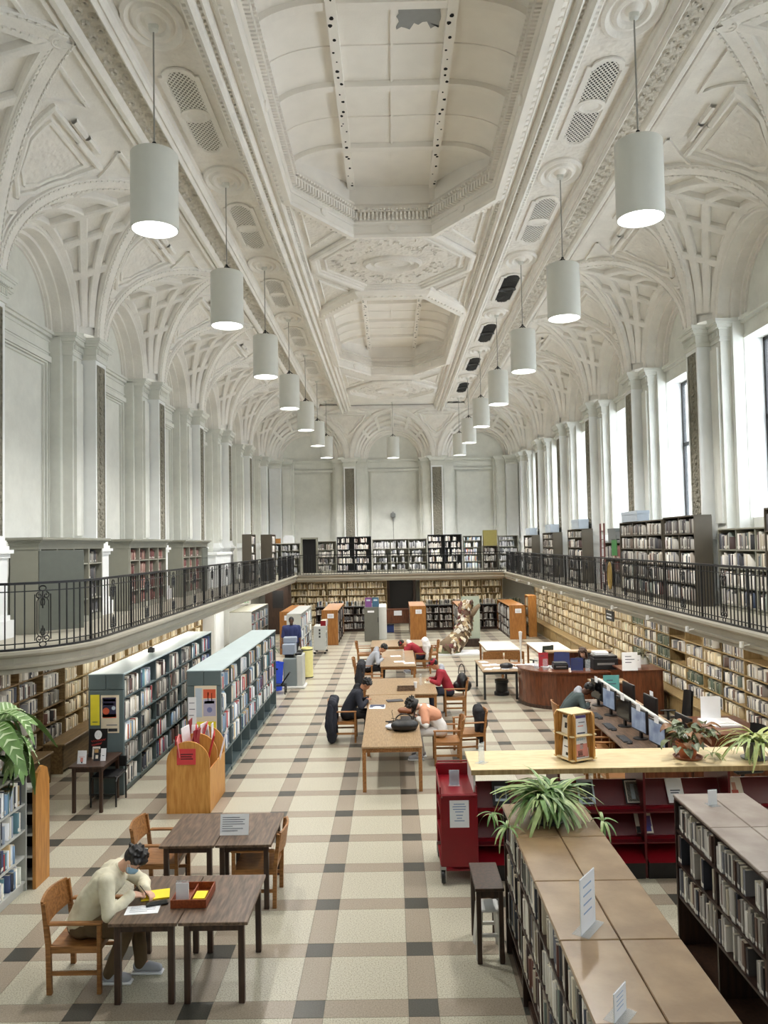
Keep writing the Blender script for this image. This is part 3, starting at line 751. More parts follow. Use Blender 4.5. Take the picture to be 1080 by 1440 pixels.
# gold oval plaque on the right railing
pq = thing('oval_plaque', 'gilt oval plaque hung on the railing under the windows', 'plaque', (RX-.045, 18.9, ZG+.12))
m = MB(); m.lathe([(.22, 0), (.22, .02), (.17, .035), (.16, .02), (0, .03)], plain('brass', (176, 150, 88), .35, metal=.7), n=24)
m.v = [(-z, y*.8, .4+x*1.5) for x, y, z in m.v]; m.build('plaque_face', pq, .5)
box('mount_bracket', 0, .02, -.02, .02, .2, .6, IRON, pq)
# pendants
def make_pendant():
    t = thing('pendant_light', '', 'pendant', (0, 0, 0))
    m = MB(); m.lathe([(.30, 0), (.30, .98), (.285, .995), (.05, 1.0)], DRUM, n=40); m.lathe([(.285, .0), (.285, .2)], DRUM, n=40); m.lathe([(.285, 0), (.30, 0)], DRUM, n=40); m.build('drum_shade', t, .6)
    m = MB(); m.lathe([(0, .05), (.284, .05)], LAMP, n=40); m.build('diffuser', t)
    m = MB()
    for q in range(3):
        a = q*2*PI/3+.4; m.tube([(0, 0, 1.13), (.2*math.cos(a), .2*math.sin(a), .995)], .014, BLK, 5)
    m.tube([(0, 0, 1.0), (0, 0, 1.15)], .025, BLK, 6); m.build('bracket', t)
    MB().tube([(0, 0, 1.14), (0, 0, 2.7)], .011, plain('rod_grey', (150, 148, 142)), 6).build('rod', t)
    MB().lathe([(0, 2.6), (.06, 2.63), (.07, 2.72)], DRUM, n=14).build('canopy', t, .6)
    ld = bpy.data.lights.new('pendant_lamp', 'SPOT'); ld.energy = 640; ld.spot_size = 2.4; ld.spot_blend = .6; ld.color = (1, .97, .92); ld.shadow_soft_size = .25
    lo_ = bpy.data.objects.new('lamp', ld); COL.objects.link(lo_); lo_.parent = t; lo_.location = (0, 0, .0)
    return t
P0 = make_pendant(); nth = ['first', 'second', 'third', 'fourth', 'fifth', 'sixth', 'last']
first = True
for s in (-1, 1):
    for i, y in enumerate(PY):
        lab = 'white drum pendant on a rod, %s from the front of the %s row' % (nth[i], 'left' if s < 0 else 'right')
        loc = (XC+s*3.11, y, 8.14)
        if first: P0.location = loc; P0['label'] = lab; P0['group'] = 'pendants in two rows'; first = False
        else: dup(P0, loc, label=lab)
dup(P0, (XC, 37.2, 8.14), label='lone white drum pendant before the middle arch of the end wall')
# strip lights under the galleries (the lit shelves)
def strip(loc, L_, rz, label, energy, col=(1, .95, .86)):
    t = thing('strip_light', label, 'lamp', loc, rz, 'strip lights under the galleries')
    box('housing', -.07, .07, -L_/2, L_/2, 0, .05, WPLAS, t)
    MB().tube([(0, -L_/2+.03, -.012), (0, L_/2-.03, -.012)], .016, TUBE, 8).build('tube', t)
    ld = bpy.data.lights.new('strip_lamp', 'AREA'); ld.shape = 'RECTANGLE'; ld.size = .08; ld.size_y = L_; ld.energy = energy; ld.color = col
    o = bpy.data.objects.new('lamp', ld); COL.objects.link(o); o.parent = t; o.location = (0, 0, -.04)
for i in range(6): strip((-5.35, 13.6+4.2*i, 2.385), 3.8, 0, 'fluorescent strip light under the left gallery, %s from the near end' % ORD[i], 9 if i == 0 else 26)
for i in range(7): strip((5.75, 8.4+4.3*i, 2.385), 3.8, 0, 'fluorescent strip light under the right gallery, %s from the near end' % ORD[i], 22)
for i in range(2): strip((-2.2+5.0*i, 37.7, 2.385), 4.2, PI/2, 'fluorescent strip light under the far gallery, %s of the doorway' % ('left', 'right')[i], 60)
for i, y in enumerate((11.5, 13.6, 15.7, 18.2, 20.8, 23.6, 26.4, 29.2, 32)):
    t = thing('spotlight', 'small white spotlight on the right gallery fascia, %s from the near end' % ORD[i], 'lamp', (GR-.16, y, 2.5), 0, 'spotlights on the gallery fascia')
    MB().tube([(0, 0, -.02), (.14, 0, .0)], .012, WPLAS, 6).build('arm', t); MB().lathe([(0, .05), (.03, .045), (.035, -.04), (0, -.04)], WPLAS, n=10).build('head', t)
# ================================================================ BOOKS AND BOOKCASES
PAL = {
 'mixed': [(214,210,200),(226,222,212),(232,228,220),(190,186,176),(206,200,188),(30,30,34),(60,58,60),(120,112,104),(88,92,104),(150,140,128),(220,216,206),(96,60,50),(44,60,84),(170,160,140),(110,120,112),(70,48,44),(200,190,170)],
 'pale': [(214,210,202),(226,222,214),(196,190,180),(232,228,220),(170,166,158),(90,88,88),(150,150,156),(120,96,84),(204,196,176),(70,74,86)],
 'bright': [(222,224,228),(234,234,232),(196,206,216),(120,150,180),(230,226,214),(60,74,110),(176,60,60),(210,214,204),(90,130,140),(240,236,224),(44,48,60),(200,170,120),(150,160,176)],
 'cream': [(226,214,184),(216,202,168),(232,222,196),(204,188,152),(190,170,132),(222,206,176),(150,128,96),(236,228,206),(120,96,70)],  # creamy covers with the warm light of the lit shelves in their colour
 'redvol': [(112,58,54),(126,72,64),(100,50,48),(140,104,92),(116,62,56),(150,126,114),(84,44,42)],
 'dim': [(150,148,140),(120,118,112),(92,90,88),(176,172,162),(70,70,74),(110,96,84),(190,186,178),(60,52,50)],  # muted covers; on right gallery and left stack, shade put into the colour
 'green': [(70,84,66),(84,98,76),(64,76,62),(96,104,84),(140,136,112)],
 'white': [(196,196,194),(186,186,184),(210,210,208),(160,162,164),(140,140,146),(90,94,100),(66,66,70)],
}
STF = dict(M=[], b=[], c=[], l=[])
RB = random.Random(11)
def bookmesh():
    m = MB(); x, y, z = .5, 1, 1
    m.box(-x, x, 0, y, 0, z, BKO)
    m.box(-x*.8, x*.8, .06, y*.98, z*.985, z*1.004, CREAM)
    m.box(-x*.86, x*.86, -.006, 0, .06, .2, LBL)
    return m.mesh('book')
BM = bookmesh()
INDIV = [0]; NUM = {}
def cname(c):
    r, g, b = c[:3]; l = .3*r+.6*g+.1*b; hi, lo_ = max(r, g, b), min(r, g, b)
    sh = 'pale' if l > .42 else ('mid' if l > .12 else 'dark')
    if (hi-lo_)/max(hi, .001) < .22: return {'pale': 'off-white', 'mid': 'grey', 'dark': 'charcoal'}[sh]
    if r >= g >= b: return {'pale': 'cream', 'mid': 'tan', 'dark': 'brown'}[sh]
    return {'pale': 'pale blue', 'mid': 'grey-blue', 'dark': 'dark blue'}[sh] if b > r else {'pale': 'pale green', 'mid': 'grey-green', 'dark': 'dark green'}[sh]
def rowfill(Mx, x0, x1, z, y, hmax, pal, dens=.96, label=None, group=None, deep=.17, thick=(.018, .042), hr=(.62, .9)):
    """a run of standing books along local x, spines towards local -y"""
    x = x0; P = PAL[pal]; R = RB
    while x < x1-.02:
        th = R.uniform(*thick)
        if R.random() > dens: x += R.uniform(.03, .18); continue
        if x+th > x1: break
        hh = hmax*R.uniform(*hr); dp = deep*R.uniform(.75, 1); yo = R.uniform(0, .025)
        c = R.choice(P); q = R.uniform(.82, 1.12); c = srgb(*[max(0, min(255, v*q)) for v in c])
        if label and INDIV[0] < 300:
            N = NUM[label] = NUM.get(label, 0)+1
            o = obj('book', BM, None); INDIV[0] += 1
            o.matrix_world = Mx @ Matrix.Translation((x+th/2, y+yo, z)) @ Matrix.Diagonal((th, dp, hh, 1))
            o.color = c; tag(o, '%s %s, %d%s from %s' % (cname(c), label[0], N, {1: 'st', 2: 'nd', 3: 'rd'}.get(N % 10 if N % 100 not in (11, 12, 13) else 0, 'th'), label[1]), 'book', group)
        else:
            STF['M'].append(Mx); STF['b'].append((x, x+th, y+yo, y+yo+dp, z, z+hh)); STF['c'].append(c); STF['l'].append(R.random() < .45)
        x += th+.001
def flush_books():
    n = len(STF['b'])
    if not n: return
    B = np.array(STF['b']); Ms = np.array([np.array(m) for m in STF['M']])
    idx = np.array([[0,2,4],[1,2,4],[1,3,4],[0,3,4],[0,2,5],[1,2,5],[1,3,5],[0,3,5]])
    L_ = B[:, idx]; lab = np.array(STF['l'])
    hb = B[:, 5]-B[:, 4]
    lq = np.stack([np.stack([B[:, 0]+.003, B[:, 2]-.002, B[:, 4]+hb*.08], 1), np.stack([B[:, 1]-.003, B[:, 2]-.002, B[:, 4]+hb*.08], 1), np.stack([B[:, 1]-.003, B[:, 2]-.002, B[:, 4]+hb*.24], 1), np.stack([B[:, 0]+.003, B[:, 2]-.002, B[:, 4]+hb*.24], 1)], 1)
    V8 = np.concatenate([L_, lq], 1)                       # n,12,3
    V = np.einsum('nij,nkj->nki', Ms[:, :3, :3], V8)+Ms[:, None, :3, 3]
    fq = np.array([[0,1,5,4],[1,2,6,5],[3,0,4,7],[4,5,6,7],[8,9,10,11]])
    F = (fq[None]+12*np.arange(n)[:, None, None])
    keep = np.ones((n, 5), bool); keep[:, 4] = lab
    F = F[keep]; nf = len(F)
    colr = np.array(STF['c'])
    page = np.array(srgb(206, 196, 172)); lb = np.array(srgb(226, 224, 216))
    fc = np.repeat(colr[:, None, :], 5, 1); fc[:, 3] = fc[:, 3]*.35+page*.65; fc[:, 4] = lb; fc = fc[keep]
    me = bpy.data.meshes.new('shelved_books'); me.vertices.add(n*12); me.vertices.foreach_set('co', V.reshape(-1))
    me.loops.add(nf*4); me.loops.foreach_set('vertex_index', F.reshape(-1).astype(np.int32))
    me.polygons.add(nf); me.polygons.foreach_set('loop_start', np.arange(0, nf*4, 4, dtype=np.int32))
    me.update(calc_edges=True); me.materials.append(BKS)
    at = me.color_attributes.new('Col', 'FLOAT_COLOR', 'CORNER'); at.data.foreach_set('color', np.repeat(fc, 4, 0).reshape(-1).astype(np.float32))
    me.validate()
    tag(obj('shelved_books', me), 'rows of further library books on all the shelves', 'books', kind='stuff')
def wmat(x, y, z, rz): return Matrix.Translation((x, y, z)) @ Matrix.Rotation(rz, 4, 'Z')
CASES = {}
def case(name, label, cat, x, y, z, rz, n, cw, levels, depth, m, top=None, group=None, plinth=0, back=True, tt=.03, up=.03, mtop=None, double=False, mend=None, lip=0, key=None, H=None, mback=None):
    """bookcase of n columns; local x along the front, front face at y=0, body towards +y. levels = shelf heights; H = total height"""
    H = H or levels[-1]+.35
    kk = (name, n, round(cw, 3), tuple(levels), depth, m.name, H, plinth, double, mtop and mtop.name, mend and mend.name)
    t = thing(name, label, cat, (x, y, z), rz, group)
    if kk not in CASES:
        W_ = n*cw; D = depth; parts = []
        for i in range(n+1):
            xx = i*cw; mm = (mend or m) if i in (0, n) else m
            parts.append(('side_panel' if i in (0, n) else 'divider', MB().box(xx-up/2, xx+up/2, 0 if i in (0, n) else .012, D, 0, H-tt, mm).mesh('side_panel'), (0, 0, 0)))
        sh = MB().box(up/2, W_-up/2, .008, D-.012, -.025, 0, m).mesh('shelf')
        for lv in levels: parts.append(('shelf', sh, (0, 0, lv)))
        if back:
            yb = D/2 if double else D-.012
            parts.append(('back_panel', MB().box(0, W_, yb-.006, yb+.006, levels[0], H-tt, mback or m).mesh('back_panel'), (0, 0, 0)))
        parts.append(('top_panel', MB().box(-up/2-lip, W_+up/2+lip, -lip, D+lip*(1 if double else 0), H-tt, H, mtop or m, .006).mesh('top_panel'), (0, 0, 0)))
        if plinth: parts.append(('plinth', MB().box(up/2, W_-up/2, .03, D-.03, 0, plinth, m).mesh('plinth'), (0, 0, 0)))
        CASES[kk] = parts
    for nm, me, loc in CASES[kk]: obj(nm, me, t, loc)
    return t
def stock(x, y, z, rz, n, cw, levels, depth, pal, dens=.95, gap=.3, prob=1, label=None, group=None, top=None, inset=.012, cols=None, rows=None, deep=.17, flip=False, hr=(.62, .9), empty=0, thick=(.018, .042)):
    Mx = wmat(x, y, z, rz)
    if flip: Mx = Mx @ Matrix.Translation((n*cw, depth, 0)) @ Matrix.Rotation(PI, 4, 'Z')
    for j, lv in enumerate(levels):
        hm = (levels[j+1]-.03 if j+1 < len(levels) else (top or lv+gap))-lv
        for i in range(n):
            if RB.random() < empty: continue
            p = pal if isinstance(pal, str) else RB.choice(pal)
            e = RB.uniform(.72, 1.0) if prob == 1 else prob
            lab = label(j) if callable(label) else label
            rowfill(Mx, i*cw+.022, i*cw+.022+(cw-.045)*e, lv+.002, inset, hm, p, dens, lab, (group(j) if callable(group) else group), deep, hr=hr, thick=thick)
# ================================================================ BOOKCASES
ORD = ['first', 'second', 'third', 'fourth', 'fifth', 'sixth', 'seventh', 'eighth', 'ninth', 'tenth', 'eleventh', 'twelfth']
# --- built-in shelves under the right gallery, on a deep ledge
lg = tag(MB().box(6.36, 7.26, -2.9, 40, .46, .5, TAN, .01).box(6.42, 7.26, -2.9, 40, 0, .46, TAN).build('trim_1'), kind='structure')
for i in range(24): box('ledge_panel', 6.405, 6.42, 6.2+1.25*i, 7.3+1.25*i, .08, .4, TAN, lg, .01)
LV = [.03, .33, .63, .93, 1.23, 1.53]
for i in range(10):
    y = 37.2-3.0*i
    case('wall_bookcase', 'tan built-in bookcase on the ledge under the right gallery, %s from the far end' % ORD[i], 'bookcase', 6.68, y, .5, -PI/2, 3, 1.0, LV, .36, TAN, H=1.88)
    if y > 19.5: stock(6.68, y, .5, -PI/2, 3, 1.0, LV, .36, 'cream' if y > 23 else ['cream', 'pale', 'green', 'mixed'], prob=.98, top=1.83)
    elif y > 16: stock(6.68, y, .5, -PI/2, 3, 1.0, LV, .36, ['cream', 'pale', 'mixed', 'green'], prob=1, top=1.83, empty=.1)
    else: stock(6.68, y, .5, -PI/2, 3, 1.0, LV, .36, ['mixed', 'pale', 'redvol'], prob=1, top=1.83, dens=.8, empty=.45)
# --- built-in shelves under the left gallery, with low benches in front
LV2 = [.12, .5, .84, 1.16, 1.48, 1.80]
for i in range(7):
    y = 7.0+2.79*i
    case('wall_bookcase', 'oak built-in bookcase under the left gallery, %s from the near end' % ORD[i], 'bookcase', -6.42, y, 0, PI/2, 3, .93, LV2, .36, BENCH if i < 3 else TAN, H=2.4, plinth=.1)
    stock(-6.42, y, 0, PI/2, 3, .93, LV2, .36, ['mixed', 'dim', 'pale'] if i < 3 else 'cream', prob=1, top=2.1)
for i, (a, b_) in enumerate(((9.0, 11.9), (12.3, 13.9), (14.35, 19.5))):
    t = thing('wall_bench', ('wooden bench box below the left gallery shelves, nearest', 'wooden bench box below the left gallery shelves, behind the leafy plant', 'long wooden bench box below the shelves behind the blue-grey stacks')[i], 'bench', (-6.2, (a+b_)/2, 0))
    q = (b_-a)/2
    box('bench_top', -.2, .2, -q, q, .5, .54, BENCH, t, .01); box('front_panel', .13, .15, -q+.03, q-.03, .06, .5, BENCH, t); box('end_panel', -.2, .15, -q+.02, -q+.05, 0, .5, BENCH, t); box('end_panel', -.2, .15, q-.05, q-.02, 0, .5, BENCH, t)
# white wall column and door at the far left under the gallery
t = thing('white_cupboard', 'tall white painted cupboard under the left gallery', 'cupboard', (-6.2, 27.6, 0))
box('carcass', -.5, .1, -.7, .7, 0, 2.4, WHITE, t, .01); box('door', .1, .13, -.66, -.01, .08, 2.3, WHITE, t, .01); box('door', .1, .13, .01, .66, .08, 2.3, WHITE, t, .01)
t = thing('wooden_door', 'brown panelled door at the far end under the left gallery', 'door', (-5.3, 36.4, 0))
box('door_frame', -.6, .6, 0, .08, 0, 2.4, WALD, t); box('door_leaf', -.5, .5, -.03, 0, .02, 2.3, WALD, t, .01); box('door_window', -.25, .25, -.04, -.03, 1.2, 2.0, BLK, t)
# --- end wall under the far gallery
LV3 = [.1, .5, .84, 1.18, 1.52, 1.86]
for i, (x, n) in enumerate(((-5.3, 3), (-2.3, 2), (1.4, 2), (3.5, 2))):
    case('wall_bookcase', 'lit bookcase on the end wall under the far gallery, %s from the left' % ORD[i], 'bookcase', x, 39.7, 0, 0, n, 1.0, LV3, .36, TAN, H=2.3, plinth=.08)
    stock(x, 39.7, 0, 0, n, 1.0, LV3, .36, 'cream', prob=.98, top=2.2)
t = thing('dark_doorway', 'dark doorway between the lit bookcases of the end wall', 'doorway', (.45, 40.6, 0))
box('door_frame', -.75, -.6, -.2, .3, 0, 2.35, WALD, t); box('door_frame', .6, .75, -.2, .3, 0, 2.35, WALD, t); box('opening', -.6, .6, .2, .3, 0, 2.3, BLK, t); box('lintel', -.6, .6, -.2, .3, 2.2, 2.35, WALD, t)
# low islands before the end wall
LVI = [.12, .46, .8]
for i, (x, n, w_, lab) in enumerate(((-3.6, 4, .58, 'low dark book island before the end wall, left of the grey cabinet'), (1.55, 3, .62, 'low dark book island before the end wall, right of the doorway'))):
    case('book_island', lab, 'bookcase', x, 36.9, 0, 0, n, w_, LVI, .5, DKW, H=1.16, plinth=.1, mtop=STEEL)
    stock(x, 36.9, 0, 0, n, w_, LVI, .5, 'dim', prob=.97, top=1.1)
    stock(x, 36.9+.25, 1.16, 0, n, w_, [0], .2, ['bright', 'mixed'], prob=.98, gap=.3)
case('book_island', 'low dark book island in the far right corner', 'bookcase', 3.6, 36.9, 0, 0, 4, .62, LVI, .5, DKW, H=1.16, plinth=.1, mtop=STEEL)
stock(3.6, 36.9, 0, 0, 4, .62, LVI, .5, 'dim', top=1.1); stock(3.6, 37.15, 1.16, 0, 4, .62, [0], .2, ['pale', 'green'], prob=.98, gap=.3)
# teak-ended ranges standing end-on
def sign(parent, x, z, w=.22, h=.16, y=-.012): return box('paper_sign', x-w/2, x+w/2, y-.006, y, z-h/2, z+h/2, PAPER, parent)
for i, (x0, x1, y0, L_, H, lab) in enumerate(((-2.9, -2.25, 32.1, 4.0, 1.42, 'teak-ended double bookcase with a paper sign, left of the grey cabinet'), (.72, 1.38, 33.4, 3.0, 1.42, 'teak-ended double bookcase with a paper sign, behind the draped chairs'),
        (2.75, 3.35, 32.8, 3.6, 1.42, 'teak-ended double bookcase beside the cardboard tree'), (4.85, 5.5, 32.9, 3.8, 1.42, 'teak-ended double bookcase near the right wall shelves'), (-4.25, -3.7, 29.6, 3.4, 1.6, 'teak-ended double bookcase behind the standing man'))):
    n = int(L_/.9); cw = L_/n; D = x1-x0
    t = case('double_bookcase', lab, 'bookcase', x0, y0+L_, 0, -PI/2, n, cw, LVI, D, DKW, H=H-.03, plinth=.1, double=True, mtop=TEAK, mend=TEAK, lip=.01)
    e = box('end_panel', L_, L_+.04, -.01, D+.01, 0, H, TEAK, t, .008)
    s_ = MB().box(-.13, .13, -.006, 0, -.09, .09, PAPER).build('paper_sign', t); s_.rotation_euler = (0, 0, PI/2); s_.location = (L_+.041, D*.55, H-.24)
    b_ = MB()
    for q in range(3): b_.box(-.09, .09, -.008, -.006, -.05+q*.04, -.042+q*.04, INK)
    o = b_.build('printed_lines', s_)
    stock(x0, y0+L_, 0, -PI/2, n, cw, LVI, D, 'dim', top=H-.1); stock(x0, y0+L_, 0, -PI/2, n, cw, LVI, D, 'dim', top=H-.1, flip=True)
# white shelf with media behind the standing man, tall wood shelf, grey-topped shelf under the left gallery
t = case('media_shelf', 'white media shelf with coloured cases behind the standing man', 'bookcase', -3.2, 27.4, 0, PI/2, 4, .9, [.1, .45, .8, 1.15], .5, LMET, H=1.7, plinth=.08, double=True)
stock(-3.2, 27.4, 0, PI/2, 4, .9, [.1, .45, .8, 1.15], .5, 'bright', prob=.98, top=1.6)
case('media_shelf', 'grey-topped shelf under the far left gallery beside a plant', 'bookcase', -5.1, 28.4, 0, PI/2, 4, .95, [.1, .5, .9, 1.3], .8, LMET, H=1.72, plinth=.08, double=True, mtop=GREYP)
stock(-5.1, 28.4, 0, PI/2, 4, .95, [.1, .5, .9, 1.3], .8, 'bright', prob=.9, top=1.6)
case('tall_wood_shelf', 'tall narrow oak shelf against the right wall shelves', 'bookcase', 5.75, 34.4, 0, -PI/2, 1, .8, [.1, .5, .9, 1.3], .35, OAKZ, H=1.75)
stock(5.75, 34.4, 0, -PI/2, 1, .8, [.1, .5, .9, 1.3], .35, 'cream', top=1.7)
# --- blue-grey steel stacks on the left
LVS = [.1, .48, .84, 1.2, 1.58]
def steel_stack(xr_, y0, n, D, H, lab, pal, skip0):
    t = case('steel_stack', lab, 'bookcase', xr_, y0, 0, PI/2, n, .9, LVS, D, SLATE, H=H, plinth=.08, double=True, mtop=SLATEL, lip=.015)
    e = MB()                                 # end cladding: two header boxes over a tall panel
    e.box(-.05, -.016, 0, D, .0, H-.27, SLATE, .006); e.box(-.05, -.016, 0, D/2-.004, H-.26, H-.01, SLATE, .006); e.box(-.05, -.016, D/2+.004, D, H-.26, H-.01, SLATE, .006)
    e.build('end_cladding', t)
    lv = LVS[1:] if skip0 else LVS
    stock(xr_, y0, 0, PI/2, n, .9, lv, D, pal, top=H-.07, hr=(.66, .92)); stock(xr_, y0, 0, PI/2, n, .9, LVS, D, 'dim', top=H-.07, flip=True)
    return t
steel_stack(-4.5, 13.15, 7, .58, 1.99, 'blue-grey steel book stack with posters on its end, nearer the left wall', ['bright', 'mixed', 'dim'], False)
steel_stack(-2.98, 13.6, 7, .58, 1.95, 'blue-grey steel book stack along the centre aisle, behind the oak bin', 'bright', True)
# --- low brown-topped bookcases at the front right
LA, LB = [.34, .72, 1.08], [.54, .86, 1.18]
def low_case(x, yf, n, cw, D, H, lv, lab, mtop, rows, lw):
    t = case('low_bookcase', lab, 'bookcase', x, yf, 0, -PI/2, n, cw, lv, D, DKW, H=H-.03, double=True, mtop=DKW, mend=DKW)
    tops = [MB().box(.004, cw-.004, a, b_, 0, .03, mtop, .006).mesh('top_panel') for a, b_ in ((-.015, D/2-.003), (D/2+.003, D+.015))]
    for i in range(n):
        for me in tops: obj('top_panel', me, t, (i*cw, 0, H-.03))
    box('plinth', 0, n*cw, .05, D-.05, 0, .06, WALD, t); 
    for j, l in enumerate(lv):
        stock(x, yf, 0, -PI/2, lw[j], cw, [l], D, 'pale' if mtop is TOPG else 'mixed', prob=.97, top=(lv+[H-.05])[j+1]-.03, label=rows[j], group='books on the '+rows[j][1].split(', ')[1], hr=(.68, .92), thick=(.02, .044), deep=.2)
        if lw[j] < n:
            Y = yf-lw[j]*cw; stock(x, Y, 0, -PI/2, n-lw[j], cw, [l], D, 'pale' if mtop is TOPG else 'mixed', prob=.97, top=(lv+[H-.05])[j+1]-.03, hr=(.68, .92), thick=(.02, .044), deep=.2)
        stock(x, yf, 0, -PI/2, n, cw, [l], D, 'mixed', top=(lv+[H-.05])[j+1]-.03, flip=True, thick=(.02, .044))
    return t
low_case(2.76, 7.95, 5, .93, .68, 1.52, LB, 'low dark bookcase with a worn grey-brown top at the right edge', TOPG,
  [('book', 'the far end, %s row of the worn-topped bookcase' % r) for r in ('bottom', 'middle', 'top')], [2, 2, 2])
low_case(1.06, 7.95, 5, .9, .76, 1.45, LA, 'low dark bookcase with a glossy brown top bearing a spider plant', TOPB,
  [('book', 'the far end, %s row of the spider-plant bookcase' % r) for r in ('lowest', 'middle', 'upper')], [1, 2, 2])
# --- light metal shelf at the left edge and the wooden rack beside it
LVL = [.12, .42, .73, 1.04]
t = case('metal_bookcase', 'light grey metal low bookcase cut by the left edge', 'bookcase', -4.45, 6.83, 0, PI/2, 3, .9, LVL, .55, LMET, H=1.42, plinth=.1, double=True, mtop=GREYP, mback=STEEL)
stock(-4.45, 6.83, 0, PI/2, 3, .9, LVL, .55, 'bright', prob=.93, top=1.36, hr=(.66, .92))
t = thing('wooden_rack', 'narrow dark wooden rack with an orange-brown rounded end panel beside the light metal bookcase', 'rack', (-4.8, 9.58, 0))
m = MB(); m.prism([(-.02, 0), (.36, 0), (.36, 1.2), (.3, 1.36), (.17, 1.42), (.04, 1.36), (-.02, 1.2)], 0, .41, .45, OAKZ); m.build('end_panel', t)
box('back_panel', -.4, .41, .3, .33, .05, 1.3, DKW, t)
for z in (.1, .36, .62, .88, 1.14): box('shelf', -.4, .41, .0, .3, z, z+.03, LMET, t)
# --- upper gallery, left: panelled cabinets in the bays
def gal_cabinet(c, lab, door, pal, L_=2.9):
    t = thing('gallery_cabinet', lab, 'cabinet', (-5.86, c-L_/2, ZG), PI/2)
    W_, D, H = L_, .5, 1.5
    box('side_panel', 0, .04, .01, D, 0, H, GREYP, t, .004); box('side_panel', W_-.04, W_, .01, D, 0, H, GREYP, t, .004); box('back_panel', 0, W_, D-.02, D, 0, H, GREYP, t)
    box('base', .04, W_-.04, .02, D, 0, .12, GREYP, t)
    k = MB(); k.box(-.02, W_+.02, -.01, D, H-.1, H, GREYP)
    for z0, z1, o in ((H, H+.03, .04), (H+.03, H+.06, .08), (H+.06, H+.1, .12)): k.box(-o, W_+o, -o, D, z0, z1, GREYP)
    k.build('cornice', t)
    n = 4; cw = W_/n
    for i in range(1, n): box('divider', i*cw-.025, i*cw+.025, .0, D-.03, .12, H-.1, GREYP, t)
    box('stile', .04, .09, -.002, .03, .12, H-.1, GREYP, t)
    for z in (.42, .78, 1.1): box('shelf', .05, W_-.05, .01, D-.03, z, z+.025, GREYP, t)
    Mx = wmat(-5.86, c-L_/2, ZG, PI/2)
    cols = range(n)
    if door is not None:
        q = door; d = MB().box(0, cw, -.02, .01, .05, H-.12, plain('cabinet_door_green_grey', (98, 102, 94), .4), .004).build('door', t, loc=(q*cw, 0, 0), rot=-.9 if q == 0 else 0)
        MB().tube([(cw*.9, -.04, .7), (cw*.9, -.04, .8)], .012, STEEL, 6).build('handle', d)
        cols = [i for i in cols if i != q]
    for i in cols:
        for z0, z1 in ((.13, .42), (.445, .78), (.805, 1.1), (1.125, 1.4)): rowfill(Mx, i*cw+.04, (i+1)*cw-.04-RB.uniform(0, .15), z0, .06, z1-z0, pal, .97, deep=.2)
for c, lab, d, p in ((14.45, 'grey panelled gallery cabinet with its green-grey door open, nearest on the left', 0, 'dim'), (18.95, 'grey panelled gallery cabinet of red volumes, second on the left', None, 'redvol'), (23.45, 'grey panelled gallery cabinet of grey and red volumes, third on the left', 3, 'redvol')): gal_cabinet(c, lab, d, p)
t = thing('gallery_chest', 'white panelled chest in the fourth bay of the left gallery', 'chest', (-6.2, 28, ZG))
box('body', -.6, .2, -1.2, 1.2, 0, 1.1, WHITE, t, .02); box('top_slab', -.65, .26, -1.3, 1.3, 1.1, 1.2, WHITE, t, .02)
for s in (-.6, .6): box('front_panel', .2, .22, s-.45, s+.45, .15, .95, WHITE, t, .01)
LG = [.1, .45, .8, 1.15, 1.48]
def gcase(lab, x, y, rz, n, cw, H, m, pal, D=.36, key=None, nm='gallery_bookcase'):
    lv = [l for l in LG if l < H-.2]
    t = case(nm, lab, 'bookcase', x, y, ZG, rz, n, cw, lv, D, m, H=H, plinth=.06)
    stock(x, y, ZG, rz, n, cw, lv, D, pal, top=H-.04, dens=.96)
    return t
gcase('grey gallery bookcase standing end-on by the railing gap on the left', -5.3, 29.7, PI/2, 1, .9, 1.85, TAUPE, 'pale'); gcase('tall grey gallery bookcase at the railing gap on the left', -4.75, 31.2, PI/2, 1, .95, 1.85, TAUPE, 'pale', D=.45)
gcase('grey bookcase with a wooden box on top, far left of the gallery', -6.2, 37.6, 0, 2, .9, 1.5, GREYP, 'white')
t = thing('wooden_crate', 'orange-brown wooden box on the far left gallery bookcase', 'box', (-5.7, 37.8, ZG+1.51)); box('crate_body', -.35, .35, -.12, .12, 0, .2, OAKZ, t, .01); box('lid', -.36, .36, -.13, .13, .2, .23, OAKZ, t)
t = thing('paper_stack', 'stack of white papers on the far left gallery bookcase', 'papers', (-4.95, 37.8, ZG+1.51)); box('sheets', -.25, .25, -.12, .12, 0, .3, PAPER, t); box('sheets', -.2, .22, -.1, .11, .3, .38, PAPER, t)
# --- upper gallery, far end (front at y = 39.3)
YG = 39.25
t = thing('dark_doorway', 'black doorway at the left end of the far gallery', 'doorway', (-4.15, YG+.3, ZG)); box('door_frame', -.42, -.34, -.1, .3, 0, 1.75, GREYP, t); box('door_frame', .34, .42, -.1, .3, 0, 1.75, GREYP, t); box('opening', -.34, .34, .1, .3, 0, 1.7, BLK, t); box('lintel', -.42, .42, -.1, .3, 1.7, 1.78, GREYP, t)
for i, (x, n, cw, H, p, lab) in enumerate(((-3.7, 1, .92, 1.58, 'dim', 'grey one-bay bookcase beside the black doorway of the far gallery'), (-2.72, 2, .84, 1.78, 'pale', 'tall dark two-bay bookcase left of centre on the far gallery'), (-.95, 3, .9, 1.62, 'white', 'wide grey three-bay bookcase at the centre of the far gallery'),
        (1.82, 2, .83, 1.8, 'pale', 'tall dark two-bay bookcase right of centre on the far gallery'), (3.6, 1, .9, 1.72, 'bright', 'grey one-bay bookcase left of the olive panel on the far gallery'), (5.35, 1, .95, 1.7, 'white', 'grey one-bay bookcase at the right end of the far gallery'))):
    gcase(lab, x, YG, 0, n, cw, H, STEEL if H > 1.75 else GREYP, p)
